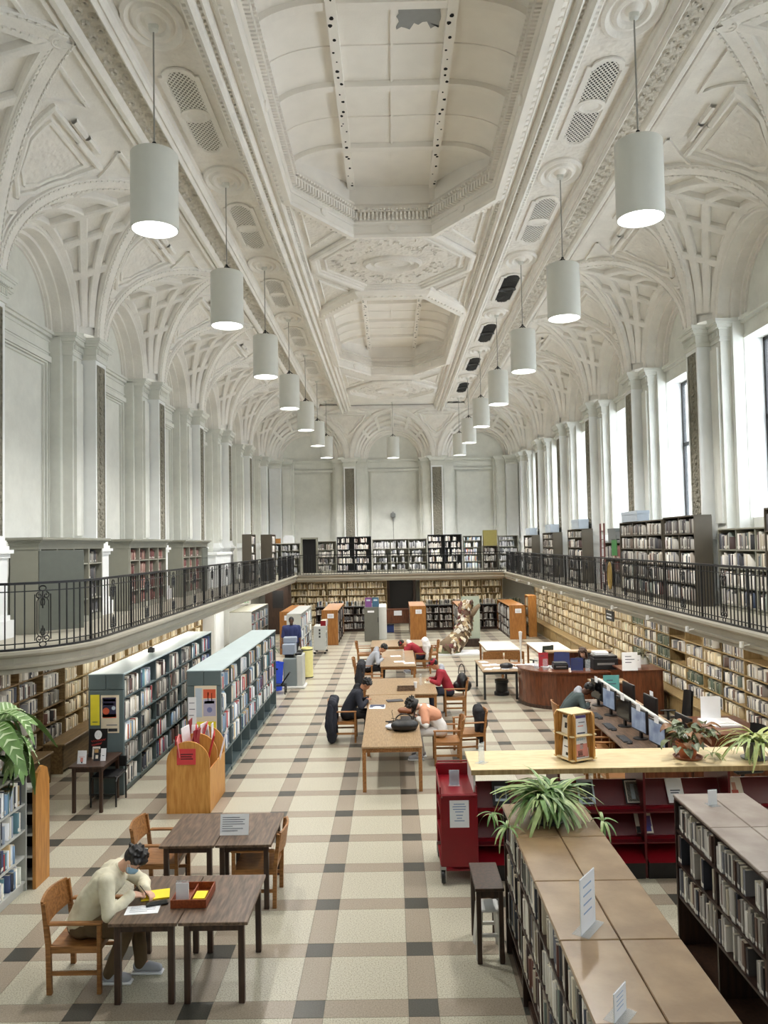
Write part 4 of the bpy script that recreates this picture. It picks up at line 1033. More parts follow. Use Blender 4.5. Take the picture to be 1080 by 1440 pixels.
t = gcase('dark bookcase under an olive panel on the far gallery', 4.58, YG, 0, 1, .68, 1.2, TAUPE, 'dim')
box('olive_panel', 0, .68, .0, .3, 1.2, 1.98, plain('olive_panel', (128, 118, 62), .6), t, .01)
t = thing('table_lamp', 'tiny white lamp shade on the central far gallery bookcase', 'lamp', (.05, YG+.12, ZG+.135)); MB().lathe([(.1, .12), (.05, .26)], PAPER, n=14).build('lamp_shade', t); MB().lathe([(.06, 0), (.05, .02), (.012, .03), (.012, .13), (0, .13)], BLK, n=10).build('base', t)
t = thing('wall_speaker', 'small wall bracket with a cable on the middle blank panel of the end wall', 'speaker', (XC-.05, YE-WB-.01, 5.45)); box('box', -.12, .12, -.2, -.04, 0, .22, CHROME, t, .02); box('bracket', -.03, .03, -.06, 0, -.2, .3, CHROME, t); MB().tube([(.0, -.03, 0), (.02, -.03, -1.5)], .012, plain('cable_grey', (120, 118, 112)), 5).build('cable', t)
# --- upper gallery, right: bookcases before the piers, low cases between, grey boxes on top
GBX = plain('archive_box_grey', (112, 116, 116), .8); GBL = plain('archive_box_pale', (168, 178, 188), .8)
def abox(x, y, z, w, l, h, m, lab):
    t = thing('archive_box', lab, 'box', (x, y, z)); box('box_body', -w/2, w/2, -l/2, l/2, 0, h, m, t, .005); box('lid', -w/2-.008, w/2+.008, -l/2-.008, l/2+.008, h*.72, h+.008, m, t)
gcase('tall gallery bookcase on the right with pale blue-topped end, beside the ladder', 6.1, 21.05, -PI/2, 3, 1.08, 1.82, TAUPE, ['mixed', 'dim']); gcase('tall gallery bookcase on the right between the ladder case and the low signed case', 6.1, 17.7, -PI/2, 2, .9, 1.85, TAUPE, ['mixed', 'dim', 'pale'])
gcase('low gallery bookcase with a blank sign strip, near right', 6.45, 15.6, -PI/2, 4, .78, 1.55, GREYP, ['pale', 'mixed']); gcase('tall gallery bookcase cut by the right edge', 6.1, 12.9, -PI/2, 2, .95, 1.85, TAUPE, ['pale', 'mixed'])
for i, p in enumerate((25.2, 29.7, 34.2)):
    gcase('gallery bookcase on the right before a window pier, %s beyond the ladder' % ORD[i], 6.08, p+2.0, -PI/2, 2, 1.0, 1.75-.05*i, TAUPE, ['mixed', 'dim'])
    abox(6.2, p+.7, ZG+1.75-.05*i, .32, 1.0, .3, GBL, 'pale archive box on the %s gallery bookcase beyond the ladder' % ORD[i])
for i, p in enumerate((22.7, 27.4, 31.9)):
    gcase('low gallery bookcase in a window bay on the right, %s beyond the ladder' % ORD[i], 6.5, p+1.4, -PI/2, 3, .8, 1.3, TAUPE, ['dim', 'redvol'])
    for q in range(2): abox(6.69, p-.22+q*.85, ZG+1.3, .34, .8, .3+.1*q, GBX, 'dark grey archive box on the %s low gallery bookcase beyond the ladder, %s one' % (ORD[i], ('nearer', 'farther')[q]))
abox(6.22, 20.1, ZG+1.82, .3, 1.3, .26, GBL, 'long pale archive box on the bookcase beside the ladder')
t = thing('library_ladder', 'dark red ladder leaning on the right gallery bookcases', 'ladder', (5.85, 21.9, ZG))
for s in (-.2, .2): MB().bar((0, s, 0), (.25, s+.9, 1.85), .05, .03, plain('ladder_red', (92, 44, 40))).build('rail', t)
for i in range(7):
    f = .1+i*.13; MB().bar((.25*f, -.2+.9*f, 1.85*f), (.25*f, .2+.9*f, 1.85*f), .03, .02, MATS['ladder_red']).build('rung', t)
t = thing('green_notice', 'green notice sheet hung on the gallery shelves beside the ladder', 'notice', (6.02, 21.35, ZG+.95)); box('sheet', 0, .01, -.25, .25, 0, .42, plain('notice_green', (62, 122, 66)), t)
box('hanging_strip', 0, .08, -.25, .25, .42, .45, STEEL, t)
t = thing('exit_sign', 'small green exit sign under the far left gallery', 'sign', (-5.0, 26.5, 2.12)); box('sign_box', -.22, .22, 0, .06, 0, .22, WPLAS, t, .01); write('EXIT', .17, (0, -.004, .05), (PI/2, 0, 0), plain('exit_green', (40, 170, 90), emit=.5), parent=t); box('hanger', -.01, .01, .02, .04, .2, .34, STEEL, t)
t = thing('hanging_sign', 'small dark hanging sign under the right gallery fascia', 'sign', (GR+.06, 19.2, 2.1)); box('sign_board', -.02, .02, -.3, .3, 0, .24, STEEL, t); box('hanger', -.005, .005, -.2, -.18, .2, .4, STEEL, t); box('hanger', -.005, .005, .18, .2, .2, .4, STEEL, t)
for q in (.06, .14): box('printed_line', -.024, -.02, -.2, .2, q, q+.03, PAPER, t)
# ================================================================ PEOPLE
FOLD = bpy.data.textures.new('cloth_folds', 'CLOUDS'); FOLD.noise_scale = .14; FOLD.noise_depth = 2
def skin(n, rgb): return plain(n, rgb, .5, var=.06, vscale=20)
class Blob:
    def __init__(s): s.bm = bmesh.new()
    def cap(s, a, b, ra, rb=None):
        rb = ra if rb is None else rb
        a = Vector(a); b = Vector(b); t = bmesh.new()
        for c, r in ((a, ra), (b, rb)): bmesh.ops.create_icosphere(t, subdivisions=2, radius=r, matrix=Matrix.Translation(c))
        bmesh.ops.convex_hull(t, input=t.verts, use_existing_faces=False)
        for v in [v for v in t.verts if not v.link_faces]: t.verts.remove(v)
        s._in(t); return s
    def chain(s, pts):
        for (a, ra), (b, rb) in zip(pts, pts[1:]): s.cap(a, b, ra, rb)
        return s
    def ell(s, c, M3, rad):
        t = bmesh.new(); X = Matrix.Translation(Vector(c)) @ M3.to_4x4() @ Matrix.Diagonal((*rad, 1))
        bmesh.ops.create_icosphere(t, subdivisions=3, radius=1, matrix=X); s._in(t); return s
    def _in(s, t):
        me = bpy.data.meshes.new('t'); t.to_mesh(me); t.free(); s.bm.from_mesh(me); bpy.data.meshes.remove(me)
    def build(s, name, m, parent, vox=.014, smooth=6, folds=0):
        bmesh.ops.recalc_face_normals(s.bm, faces=s.bm.faces)
        me = bpy.data.meshes.new(name); s.bm.to_mesh(me); s.bm.free(); me.materials.append(m)
        o = obj(name, me, parent)
        r = o.modifiers.new('r', 'REMESH'); r.mode = 'VOXEL'; r.voxel_size = vox; r.use_smooth_shade = True
        if smooth: q = o.modifiers.new('s', 'SMOOTH'); q.factor = .5; q.iterations = smooth
        if folds:
            d = o.modifiers.new('d', 'DISPLACE'); d.texture = FOLD; d.strength = folds; d.mid_level = .4; d.texture_coords = 'LOCAL'
        return o
def ik(S, W, l1, l2, hint):
    S = Vector(S); W = Vector(W); d = W-S; L_ = min(d.length, (l1+l2)*.999); u = d.normalized()
    x = (l1*l1-l2*l2+L_*L_)/(2*L_); h = math.sqrt(max(0, l1*l1-x*x)); hv = Vector(hint); hv = (hv-u*hv.dot(u)).normalized()
    return S+u*x+hv*h, S+u*L_
def hand(B, W, d, palm, thumb, sc=1, curl=.6, only=None):
    """palm and five unequal bent fingers from wrist W pointing along d; palm = palm normal; thumb = side of the thumb"""
    W = Vector(W); d = Vector(d).normalized(); n = Vector(palm); n = (n-d*n.dot(d)).normalized(); t = Vector(thumb); t = (t-d*t.dot(d)-n*t.dot(n)).normalized()
    K = W+d*.085*sc
    for i, o in enumerate((.03, .01, -.01, -.03)): B.cap(W+t*o*.6*sc, K+t*o*sc, .014*sc, .011*sc)
    for o, ln in ((.031, .07), (.0105, .08), (-.0105, .074), (-.031, .058)):
        p = K+t*o*sc; q = p+(d*math.cos(curl*.6)+n*math.sin(curl*.6))*ln*.45*sc; r = q+(d*math.cos(curl*1.4)+n*math.sin(curl*1.4))*ln*.3*sc; e = r+(d*math.cos(curl*2)+n*math.sin(curl*2))*ln*.25*sc
        B.chain([(p, .0095*sc), (q, .009*sc), (r, .008*sc), (e, .0072*sc)])
    a = W+d*.03*sc+t*.028*sc; b = a+(d*.6+t*.75+n*.2).normalized()*.042*sc; c = b+(d*.9+t*.15+n*.3).normalized()*.034*sc
    B.chain([(a, .014*sc), (b, .011*sc), (c, .009*sc)])
def person(label, loc, rz, P):
    """P: pose and clothes. Local frame: facing +y, x to the right of the person, z up"""
    T = thing('person', label, 'person', loc, rz)
    vox = P.get('vox', .016); SK = P['skin']; sit = P.get('sit', True); lean = P.get('lean', .3); wd = P.get('wide', 1.0)
    hipz = P.get('hip', .54 if sit else .92); hip = Vector((0, 0, hipz)); sd = Vector((0, math.sin(lean), math.cos(lean))); fwd = Vector((0, math.cos(lean), -math.sin(lean)))
    bend = P.get('bend', .25); sd2 = Vector((0, math.sin(lean+bend), math.cos(lean+bend))); fw2 = Vector((0, math.cos(lean+bend), -math.sin(lean+bend)))
    mid = hip+sd*.24; chest = mid+sd2*.2; nb = mid+sd2*.30
    sh = [nb-sd2*.045+Vector((s*.165*wd, 0, 0)) for s in (-1, 1)]
    hp = P.get('headpitch', lean+bend); hy = P.get('headyaw', 0)
    hu = Vector((0, math.sin(hp), math.cos(hp))); hf = Vector((0, math.cos(hp), -math.sin(hp)))
    Ry = Matrix.Rotation(hy, 3, hu); hf = Ry @ hf; hr = hf.cross(hu)
    hm = Matrix((hr, hf, hu)).transposed()
    hc = nb+sd2*.055+hu*.135+hf*.02
    W = P['hands']; el = []; wr = []
    for i, s in enumerate((-1, 1)):
        e, w_ = ik(sh[i], W[i], .285, .25, P.get('elbow', [(-.8, -.3, -.6), (.8, -.3, -.6)])[i]); el.append(e); wr.append(w_)
    kn = []; ft = []
    for i, s in enumerate((-1, 1)):
        h0 = hip+Vector((s*.095, 0, -.01)); f = Vector(P['feet'][i]); k, a = ik(h0, f, .44, .43, (s*.15, 1, .25)); kn.append((h0, k)); ft.append(a)
    hdir = P.get('handdir', [None, None])
    def arms(B, o, sleeve=1.0):
        for i in (0, 1):
            B.chain([(sh[i], .058*wd+o), (el[i], .043+o)])
            if sleeve >= 1: B.chain([(el[i], .043+o), (el[i].lerp(wr[i], .98), .031+o*1.1)])
    def torso(B, o, w=1):
        for s in (-1, 1):
            B.chain([(hip+Vector((s*.075*wd, 0, .02)), .115*wd+o), (mid+Vector((s*.07*wd, 0, 0)), .102*wd+o), (chest+Vector((s*.085*wd, 0, 0)), .11*wd+o), (sh[0 if s < 0 else 1].lerp(nb, .35)-sd2*.01, .07+o)])
        B.chain([(sh[0], .062+o), (nb-sd2*.03, .07+o), (sh[1], .062+o)]); B.cap(mid+fwd*.03, chest+fw2*.02, .1*wd+o, .105*wd+o)
    def legs(B, o, to=1.0):
        for i in (0, 1):
            h0, k = kn[i]; B.chain([(h0, .088*wd+o), (k, .058+o)]); B.chain([(k, .057+o), (k.lerp(ft[i], .35), .054+o), (k.lerp(ft[i], to), .036+o*1.6)])
    B = Blob(); torso(B, 0); arms(B, 0); legs(B, 0)
    B.chain([(nb-sd2*.04, .058), (hc-hu*.06-hf*.015, .052)])
    B.ell(hc+hu*.015, hm, (.074, .094, .105)); B.ell(hc-hu*.055+hf*.03, hm, (.055, .06, .062)); B.cap(hc+hf*.088+hu*.012, hc+hf*.105-hu*.025, .009, .013); B.cap(hc-hu*.095+hf*.068, hc-hu*.1+hf*.06, .02)
    B.cap(hc+hf*.085-hu*.055, hc+hf*.082-hu*.062, .014)
    for s in (-1, 1): B.ell(hc+hr*s*.076-hf*.005-hu*.005, hm, (.01, .02, .032)); B.cap(hc+hf*.078+hu*.03+hr*s*.03, hc+hf*.07+hu*.03+hr*s*.05, .012)
    for i, s in enumerate((-1, 1)):
        d = Vector(hdir[i]) if hdir[i] else (wr[i]-el[i])
        hand(B, wr[i], d, P.get('palm', [(0, 0, -1)]*2)[i], P.get('thumb', [(1, 0, 0), (-1, 0, 0)])[i], curl=P.get('curl', .6)); B.cap(el[i].lerp(wr[i], .8), wr[i], .03, .026)
        B.chain([(ft[i], .038), (ft[i]+Vector((0, .1, -.035)), .032), (ft[i]+Vector((0, .16, -.045)), .026)])
    B.build('body', SK, T, P.get('bvox', vox), 3)
    if 'shirt' in P:
        c = Blob(); torso(c, .016); arms(c, .016, P.get('sleeve', 1)); c.build('shirt', P['shirt'], T, vox, 5, P.get('folds', .02))
        if P.get('sleeve', 1) >= 1:
            q = Blob()
            for i in (0, 1): q.cap(el[i].lerp(wr[i], .9), el[i].lerp(wr[i], .99), .047, .043)
            q.build('cuffs', P.get('cuff', P['shirt']), T, .012, 3)
        if P.get('collar'):
            q = Blob(); q.cap(nb-sd2*.01, nb+sd2*.03+fw2*.005, .076, .066); q.build('collar', P['collar'], T, .012, 3)
    if 'shawl' in P:                          # loose layer over shoulders and upper arms
        q = Blob()
        for s in (0, 1):
            q.chain([(sh[s].lerp(nb, .35)-sd2*.01, .1), (chest+Vector(((s*2-1)*.085*wd, 0, -.02)), .142*wd), (mid+Vector(((s*2-1)*.07*wd, 0, .05)), .13*wd)]); q.chain([(sh[s], .088), (el[s].lerp(sh[s], .2), .08)])
        q.chain([(sh[0], .085), (nb-sd2*.03, .092), (sh[1], .085)]); q.build('shawl', P['shawl'], T, vox, 4, .03)
    if 'hood' in P:
        q = Blob(); q.chain([(nb+sd2*.0-fw2*.07, .085), (nb+sd2*.05-fw2*.09, .07)]); q.chain([(nb-fw2*.05+Vector((-.08, 0, 0)), .05), (nb-fw2*.09, .06), (nb-fw2*.05+Vector((.08, 0, 0)), .05)]); q.build('hood', P['hood'], T, vox, 5, .01)
    c = Blob(); legs(c, .016); c.chain([(hip+Vector((-.08*wd, 0, 0)), .112*wd+.02), (hip+Vector((.08*wd, 0, 0)), .112*wd+.02)]); c.build('trousers', P['trousers'], T, vox, 5, .014)
    for i in (0, 1):
        c = Blob(); f = ft[i]; c.chain([(f+Vector((0, -.03, -.03)), .05), (f+Vector((0, .07, -.035)), .048), (f+Vector((0, .17, -.05)), .04)]); c.build('shoe', P['shoes'], T, .012, 4)
        s_ = MB(); s_.box(f.x-.05, f.x+.05, f.y-.085, f.y+.215, f.z-.1, f.z-.075, P.get('sole', PAPER), .01); s_.build('sole', T)
    R = random.Random(P.get('seed', 3))
    if 'hair' in P:
        h_ = Blob(); ln = P.get('hairlen', 0)
        h_.ell(hc+hu*.035-hf*.018, hm, (.088, .1, .1))
        if P.get('fringe', 1): h_.ell(hc+hu*.075+hf*.05, hm, (.07, .055, .045))
        for i in range(P.get('tufts', 40)):
            a = R.uniform(0, 2*PI); el_ = R.uniform(.05, 1.3)
            v = hr*math.cos(a)*math.cos(el_)+hf*math.sin(a)*math.cos(el_)+hu*math.sin(el_)
            if v.dot(hf) > .72 and v.dot(hu) < .5: continue
            p = hc+hu*.03-hf*.015+Vector(v)*.085; h_.cap(p, p+Vector(v)*R.uniform(.015, P.get('puff', .035))+hf*R.uniform(-.01, .02), .024, .01)
        if ln:
            for i in range(14):
                a = PI*(.95+1.1*i/13); x = math.cos(a)*.085; y = math.sin(a)*.085
                p = hc+hr*x+hf*y+hu*.02; h_.chain([(p, .03), (p-hu*ln*.5+hf*-.01, .034), (p-Vector((0, 0, 1))*ln, .02)])
        h_.build('hair', P['hair'], T, .01, 2)
    if 'cap' in P:
        h_ = Blob(); h_.ell(hc+hu*.05-hf*.01, hm, (.09, .105, .085)); h_.build('cap', P['cap'], T, .012, 3)
        q = MB(); q.add([tuple(hc+hu*(.06-.004*abs(math.sin(a)))+hf*(.07+.11*math.sin(a))+hr*.085*math.cos(a)) for a in [PI*i/10 for i in range(11)]]+[tuple(hc+hu*(.052)+hf*(.07+.11*math.sin(a))+hr*.085*math.cos(a)) for a in [PI*i/10 for i in range(11)]], [tuple(range(11)), tuple(range(21, 10, -1))]+[(i, i+1, i+12, i+11) for i in range(10)], P['cap']); q.build('cap_peak', T)
    if P.get('beard'):
        h_ = Blob(); h_.ell(hc-hu*.072+hf*.036, hm, (.056, .062, .048)); h_.build('beard', P['hair'], T, .01, 2)
    e = MB()
    for s in (-1, 1):
        p = hc+hf*.0905+hu*.014+hr*s*.033; e.bar(p-hr*.013, p+hr*.013, .006, .007, BLK, up=hf); p = p+hu*.022; e.bar(p-hr*.018-hf*.006*s, p+hr*.018+hf*.006*s, .006, .006, P.get('hair', BLK), up=hf)
    e.build('eyes', T)
    if not P.get('mask'):
        e = MB(); p = hc+hf*.095-hu*.058; e.bar(p-hr*.022, p+hr*.022, .006, .008, plain('lips', (150, 92, 84))); e.build('mouth', T)
    else:
        q = Blob(); q.ell(hc-hu*.048+hf*.05, hm, (.062, .062, .056)); q.cap(hc+hf*.098-hu*.02, hc+hf*.1-hu*.05, .02); q.build('face_mask', P['mask'], T, .008, 3)
        q = MB()
        for s in (-1, 1):
            for o in (-.03, -.07): q.tube([hc+hr*s*.058+hf*.06+hu*o, hc+hr*s*.078-hf*.0+hu*(-.01+.2*(o+.03))], .003, PAPER, 4)
        q.build('mask_straps', T)
    return T, dict(hc=hc, hu=hu, hf=hf, hr=hr, nb=nb, sh=sh, mid=mid)
SKL = skin('skin_light', (222, 176, 150)); SKM = skin('skin_tan', (184, 132, 100)); SKD = skin('skin_dark', (92, 62, 48)); SKP = skin('skin_brown', (140, 96, 72))
CR = plain('cream_knit', (226, 220, 196), .85, bump=.1, bscale=90); KH = plain('khaki_cotton', (104, 86, 62), .85); HB = plain('black_hair', (24, 22, 22), .5, var=.3, vscale=40)
GSH = plain('grey_sneaker', (172, 176, 186), .7); MSK = plain('blue_mask', (158, 200, 232), .7)
NV = plain('dark_navy_cloth', (30, 33, 44), .85); BK = plain('black_cloth', (26, 26, 30), .85); PE = plain('peach_cloth', (204, 146, 116), .85); WH = plain('white_cloth', (226, 224, 222), .85)
RD = plain('crimson_cloth', (150, 34, 48), .85); GY = plain('grey_hoodie_cloth', (168, 172, 180), .85); DJ = plain('dark_denim', (44, 50, 66), .85); NB = plain('navy_shirt', (34, 44, 92), .8); GN = plain('green_grey_jacket', (66, 78, 78), .85); BRH = plain('brown_hair', (70, 48, 36), .5, var=.3, vscale=40)
DSH = plain('dark_shoe', (40, 38, 38), .6)
# the man writing at the walnut table, facing +x
person('man in cream sweater and blue face mask writing at the front walnut table', (-2.98, 7.62, 0), -PI/2, dict(skin=SKL, wide=1.1, lean=.34, bend=.42, headpitch=.95, headyaw=-.15, vox=.011, bvox=.0065, folds=.035,
   hands=[(-.02, .56, .79), (.12, .46, .80)], handdir=[(.45, .6, -.15), (-.5, .75, -.1)], palm=[(.3, 0, -1), (-.3, 0, -1)], thumb=[(1, -.2, .6), (-1, -.2, .6)], elbow=[(-.9, .1, -.35), (.6, -.35, -.5)], curl=.75,
   feet=[(-.05, .5, .1), (.12, .26, .1)], shirt=CR, cuff=CR, collar=CR, trousers=KH, shoes=GSH, hair=HB, mask=MSK, tufts=110, puff=.05, seed=5))
person('person in dark hooded coat at the left of the long study table', (-1.0, 16.6, 0), -PI/2, dict(skin=SKM, lean=.35, bend=.3, headpitch=.75, hands=[(-.12, .42, .8), (.1, .42, .8)], feet=[(-.12, .4, .1), (.12, .4, .1)], shirt=NV, collar=NV, hood=BK, trousers=BK, shoes=DSH, hair=HB, tufts=60, wide=1.1, puff=.05))
person('person in peach shawl and white clothes bent over the long study table', (.86, 15.0, 0), PI/2, dict(skin=SKL, lean=.45, bend=.45, headpitch=1.15, hands=[(-.16, .42, .79), (.12, .46, .79)], feet=[(-.1, .42, .1), (.12, .36, .1)], shirt=WH, folds=.03, collar=WH, shawl=PE, trousers=WH, shoes=GSH, hair=HB, hairlen=.12, tufts=90, puff=.07, seed=8))
person('person in crimson cap and top reading at the second study table', (1.3, 18.9, 0), PI/2, dict(skin=SKM, lean=.3, bend=.25, headpitch=.6, hands=[(-.14, .42, .8), (.14, .44, .8)], feet=[(-.1, .4, .1), (.12, .38, .1)], shirt=RD, hood=GY, trousers=DJ, shoes=DSH, hair=HB, tufts=10, cap=RD))
person('person in grey hooded sweater head down at the third study table', (-.75, 22.6, 0), -PI/2, dict(skin=SKM, lean=.4, bend=.35, headpitch=.9, hands=[(-.05, .36, .86), (.12, .42, .8)], feet=[(-.12, .4, .1), (.12, .4, .1)], shirt=GY, hood=GY, trousers=BK, shoes=DSH, hair=HB, tufts=50))
person('person in crimson top slumped over the third study table', (.86, 24.9, 0), PI/2, dict(skin=SKM, lean=.6, bend=.5, headpitch=1.3, hands=[(-.1, .5, .8), (.1, .5, .8)], feet=[(-.12, .3, .1), (.12, .35, .1)], shirt=RD, hood=WH, trousers=DJ, shoes=GSH, hair=HB, tufts=40, cap=RD))
person('bearded man in navy shirt standing by the copier', (-3.28, 25.4, 0), PI+.1, dict(skin=SKD, sit=False, lean=-.02, bend=.05, headpitch=.25, wide=1.3, hands=[(-.3, .12, .84), (.32, .15, .86)], elbow=[(-.6, -.6, 0), (.6, -.6, 0)], feet=[(-.12, .0, .1), (.12, .0, .1)], shirt=NB, sleeve=.5, collar=NB, trousers=BK, shoes=DSH, hair=HB, beard=True, tufts=0, fringe=0, hip=.93))
person('person with long brown hair in black at the circulation desk', (4.9, 20.3, 0), PI*.85, dict(skin=SKL, lean=.2, bend=.2, headpitch=.4, hands=[(-.16, .4, .78), (.16, .4, .78)], feet=[(-.1, .4, .1), (.1, .4, .1)], shirt=BK, trousers=BK, shoes=DSH, hair=BRH, hairlen=.28, tufts=50))
person('person in green-grey jacket with pale stripe bent to a computer', (3.42, 16.0, 0), -PI/2, dict(skin=SKD, lean=.42, bend=.4, headpitch=.95, hands=[(-.16, .42, .78), (.12, .44, .78)], feet=[(-.1, .4, .1), (.12, .4, .1)], shirt=GN, hood=GY, trousers=BK, shoes=DSH, hair=HB, tufts=30))
# ================================================================ TABLES, CHAIRS, THINGS ON THEM
def table(name, label, x0, x1, y0, y1, h, m, leg, lm=None, group=None, apron=.07, tt=.03, inset=.04, mid=False, rz=0):
    cx, cy = (x0+x1)/2, (y0+y1)/2; a, b_ = (x1-x0)/2, (y1-y0)/2; lm = lm or m
    t = thing(name, label, 'table', (cx, cy, 0), rz, group)
    box('tabletop', -a, a, -b_, b_, h-tt, h, m, t, .004)
    me = MB().box(-leg/2, leg/2, -leg/2, leg/2, 0, h-tt, lm, .004).mesh('leg')
    q = inset+leg/2
    for sx in (-1, 1):
        for sy in ((-1, 0, 1) if mid else (-1, 1)): obj('leg', me, t, (sx*(a-q), sy*(b_-q), 0))
    for s in (-1, 1):
        box('apron', -a+q, a-q, s*(b_-q)-.01, s*(b_-q)+.01, h-tt-apron, h-tt, lm, t); box('apron', s*(a-q)-.01, s*(a-q)+.01, -b_+q, b_-q, h-tt-apron, h-tt, lm, t)
    return t
table('study_table', 'walnut table whose left edge the masked man writes at', -2.59, -1.975, 7.1, 8.11, .73, WAL, .055, WALD)
table('study_table', 'front walnut table holding the wooden paper tray', -1.965, -1.345, 7.1, 8.11, .73, WAL, .055, WALD)
table('study_table', 'left one of the two walnut tables behind the masked man', -2.67, -2.05, 8.9, 9.95, .73, WAL, .055, WALD)
table('study_table', 'walnut table behind the masked man bearing a white notice', -2.04, -1.41, 8.9, 9.95, .73, WAL, .055, WALD)
table('long_study_table', 'longest tan study table in the centre aisle, strewn with belongings', -.56, .44, 13.02, 17.45, .74, TBL, .06, OAK, mid=True, inset=.01)
table('long_study_table', 'broad tan study table beyond the longest one', -.64, .95, 17.5, 19.6, .74, TBL, .06, OAK, inset=.02)
table('long_study_table', 'tan study table in front of the crimson slumped person', -.38, .6, 21.5, 24.6, .74, TBL, .06, OAK, inset=.02)
table('long_study_table', 'farthest tan study table in the centre aisle', -.75, 1.05, 25.6, 27.3, .74, TBL, .06, OAK, inset=.02)
table('display_table', 'small dark table with a stage poster beside the blue-grey stack', -5.05, -4.5, 12.2, 13.05, .72, WALD, .05, WALD)
def chair_proto(label, m=OAK):
    t = thing('wooden_armchair', label, 'chair')
    W_, w2 = .27, .27
    for s in (-1, 1):
        box('leg', s*w2-.02, s*w2+.02, .21, .25, 0, .62, m, t, .005)
        k = MB(); k.prism([(-.25, 0), (-.205, 0), (-.215, .42), (-.265, .82), (-.30, .81), (-.26, .42)], 0, s*w2-.018, s*w2+.018, m); k.build('leg', t)
        box('armrest', s*w2-.03, s*w2+.03, -.235, .26, .62, .645, m, t, .008)
        box('seat_rail', s*w2-.012, s*w2+.012, -.22, .22, .37, .43, m, t); box('stretcher', s*w2-.01, s*w2+.01, -.22, .22, .17, .205, m, t)
    k = MB(); k.grid(lambda a, b_: (-W_+.02+2*(W_-.02)*a, -.22+.45*b_, .435-.022*math.sin(PI*b_)*(.5+.5*math.sin(PI*a))), 8, 8, m)
    k.grid(lambda a, b_: (-W_+.02+2*(W_-.02)*a, -.22+.45*b_, .412-.022*math.sin(PI*b_)*(.5+.5*math.sin(PI*a))), 8, 8, m)
    for s in (0, 1): k.grid(lambda a, b_: (-W_+.02+2*(W_-.02)*a, -.22+.45*s, .412+.023*b_), 8, 1, m)
    k.build('seat', t)
    k = MB()
    def bk(a, b_, o): x = -W_+2*W_*a; return (x, -.262-.04*b_-.045*math.sin(PI*a)+o, .60+.23*b_+.012*math.sin(PI*a)*(1 if b_ > .5 else -1))
    k.grid(lambda a, b_: bk(a, b_, .012), 12, 3, m); k.grid(lambda a, b_: bk(a, b_, -.012), 12, 3, m)
    for b0 in (0, 1): k.grid(lambda a, b_: bk(a, b0, -.012+.024*b_), 12, 1, m)
    for a0 in (0, 1): k.grid(lambda a, b_: bk(a0, a, -.012+.024*b_), 3, 1, m)
    k.build('backrest', t, .7)
    box('front_rail', -W_+.02, W_-.02, .215, .235, .37, .425, m, t); box('back_rail', -W_+.02, W_-.02, -.235, -.215, .37, .42, m, t)
    for x in (-.14, .0, .14): box('under_slat', x-.012, x+.012, -.22, .22, .35, .37, m, t)
    return t
CH = chair_proto('oak armchair on which the masked man sits'); CH.location = (-2.98, 7.6, 0); CH.rotation_euler = (0, 0, -PI/2)
for x, y, r, lab in ((-2.78, 9.45, -PI/2, 'oak armchair pushed to the left side of the tables behind the masked man'), (-1.62, 9.25, PI/2, 'oak armchair pushed to the right side of the table with the white notice'),
   (.95, 14.75, PI/2, 'oak armchair of the person in the peach shawl'), (1.42, 15.35, PI/2+.15, 'oak armchair draped with a black jacket behind the person in the peach shawl'), (1.42, 18.85, PI/2, 'oak armchair of the person in crimson cap'),
   (-1.05, 16.55, -PI/2, 'oak armchair under the dark hooded person'), (-.86, 22.6, -PI/2, 'oak armchair under the grey hooded person'), (.9, 24.9, PI/2, 'oak armchair under the slumped crimson person'), (-.95, 26.4, -PI/2, 'oak armchair at the left of the farthest study table'), (1.2, 26.3, PI/2, 'oak armchair at the right of the farthest study table'),
   (2.95, 23.6, -.1, 'oak armchair at the left end of the white-topped table'), (3.55, 23.6, 0, 'oak armchair before the white-topped table'), (-.55, 20.6, -PI/2, 'oak armchair hung with a black puffer jacket'),
   (3.5, 14.1, -PI/2, 'oak armchair at the computers, behind the spinner rack'), (3.45, 13.2, -PI/2, 'oak armchair at the nearest computer of the left row'), (3.5, 15.95, -PI/2, 'oak armchair under the person in the green-grey jacket'), (3.45, 12.4, -PI/2, 'oak armchair right behind the pale counter')):
    dup(CH, (x, y, 0), r, lab)
# belongings of the masked man and the paper tray
def paper(label, x, y, z, w_, l_, rz=0, h=.003, m=PAPER, cat='paper', name='paper_sheet', lines=True):
    t = thing(name, label, cat, (x, y, z), rz); box('sheet', -w_/2, w_/2, -l_/2, l_/2, 0, h, m, t)
    if lines:
        k = MB(); n = max(2, int(l_/.035))
        for i in range(n): k.box(-w_*.38, w_*(.38 if i % 3 else .15), l_*.38-i*l_*.76/n-.003, l_*.38-i*l_*.76/n+.003, h, h+.0006, INK)
        k.build('printed_lines', t)
    return t
YEL = plain('yellow_paper', (250, 222, 40), .6)
paper('white sheet of paper under the black phone', -2.36, 7.36, .731, .3, .17, .12)
t = paper('yellow notepad under the writing hand', -2.33, 7.66, .731, .26, .2, .25, .012, YEL, 'notepad', 'notepad', False)
t = thing('phone', 'black phone lying on the white sheet', 'phone', (-2.26, 7.47, .735), .35); box('phone_body', -.1, .1, -.04, .04, 0, .012, BLK, t, .004); box('screen', -.09, .09, -.034, .034, .012, .0125, plain('dark_screen', (12, 12, 14), .1), t)
t = thing('pen', 'thin pen in the hand of the masked man', 'pen', (-2.42, 7.56, .79)); MB().tube([(-.03, 0, .08), (.05, .02, -.04)], .004, BLK, 6).build('barrel', t)
t = thing('paper_tray', 'reddish wooden tray with slips on the front walnut table', 'tray', (-1.945, 7.58, .731))
TRW = wood('tray_wood', (150, 74, 36), (120, 54, 24)); 
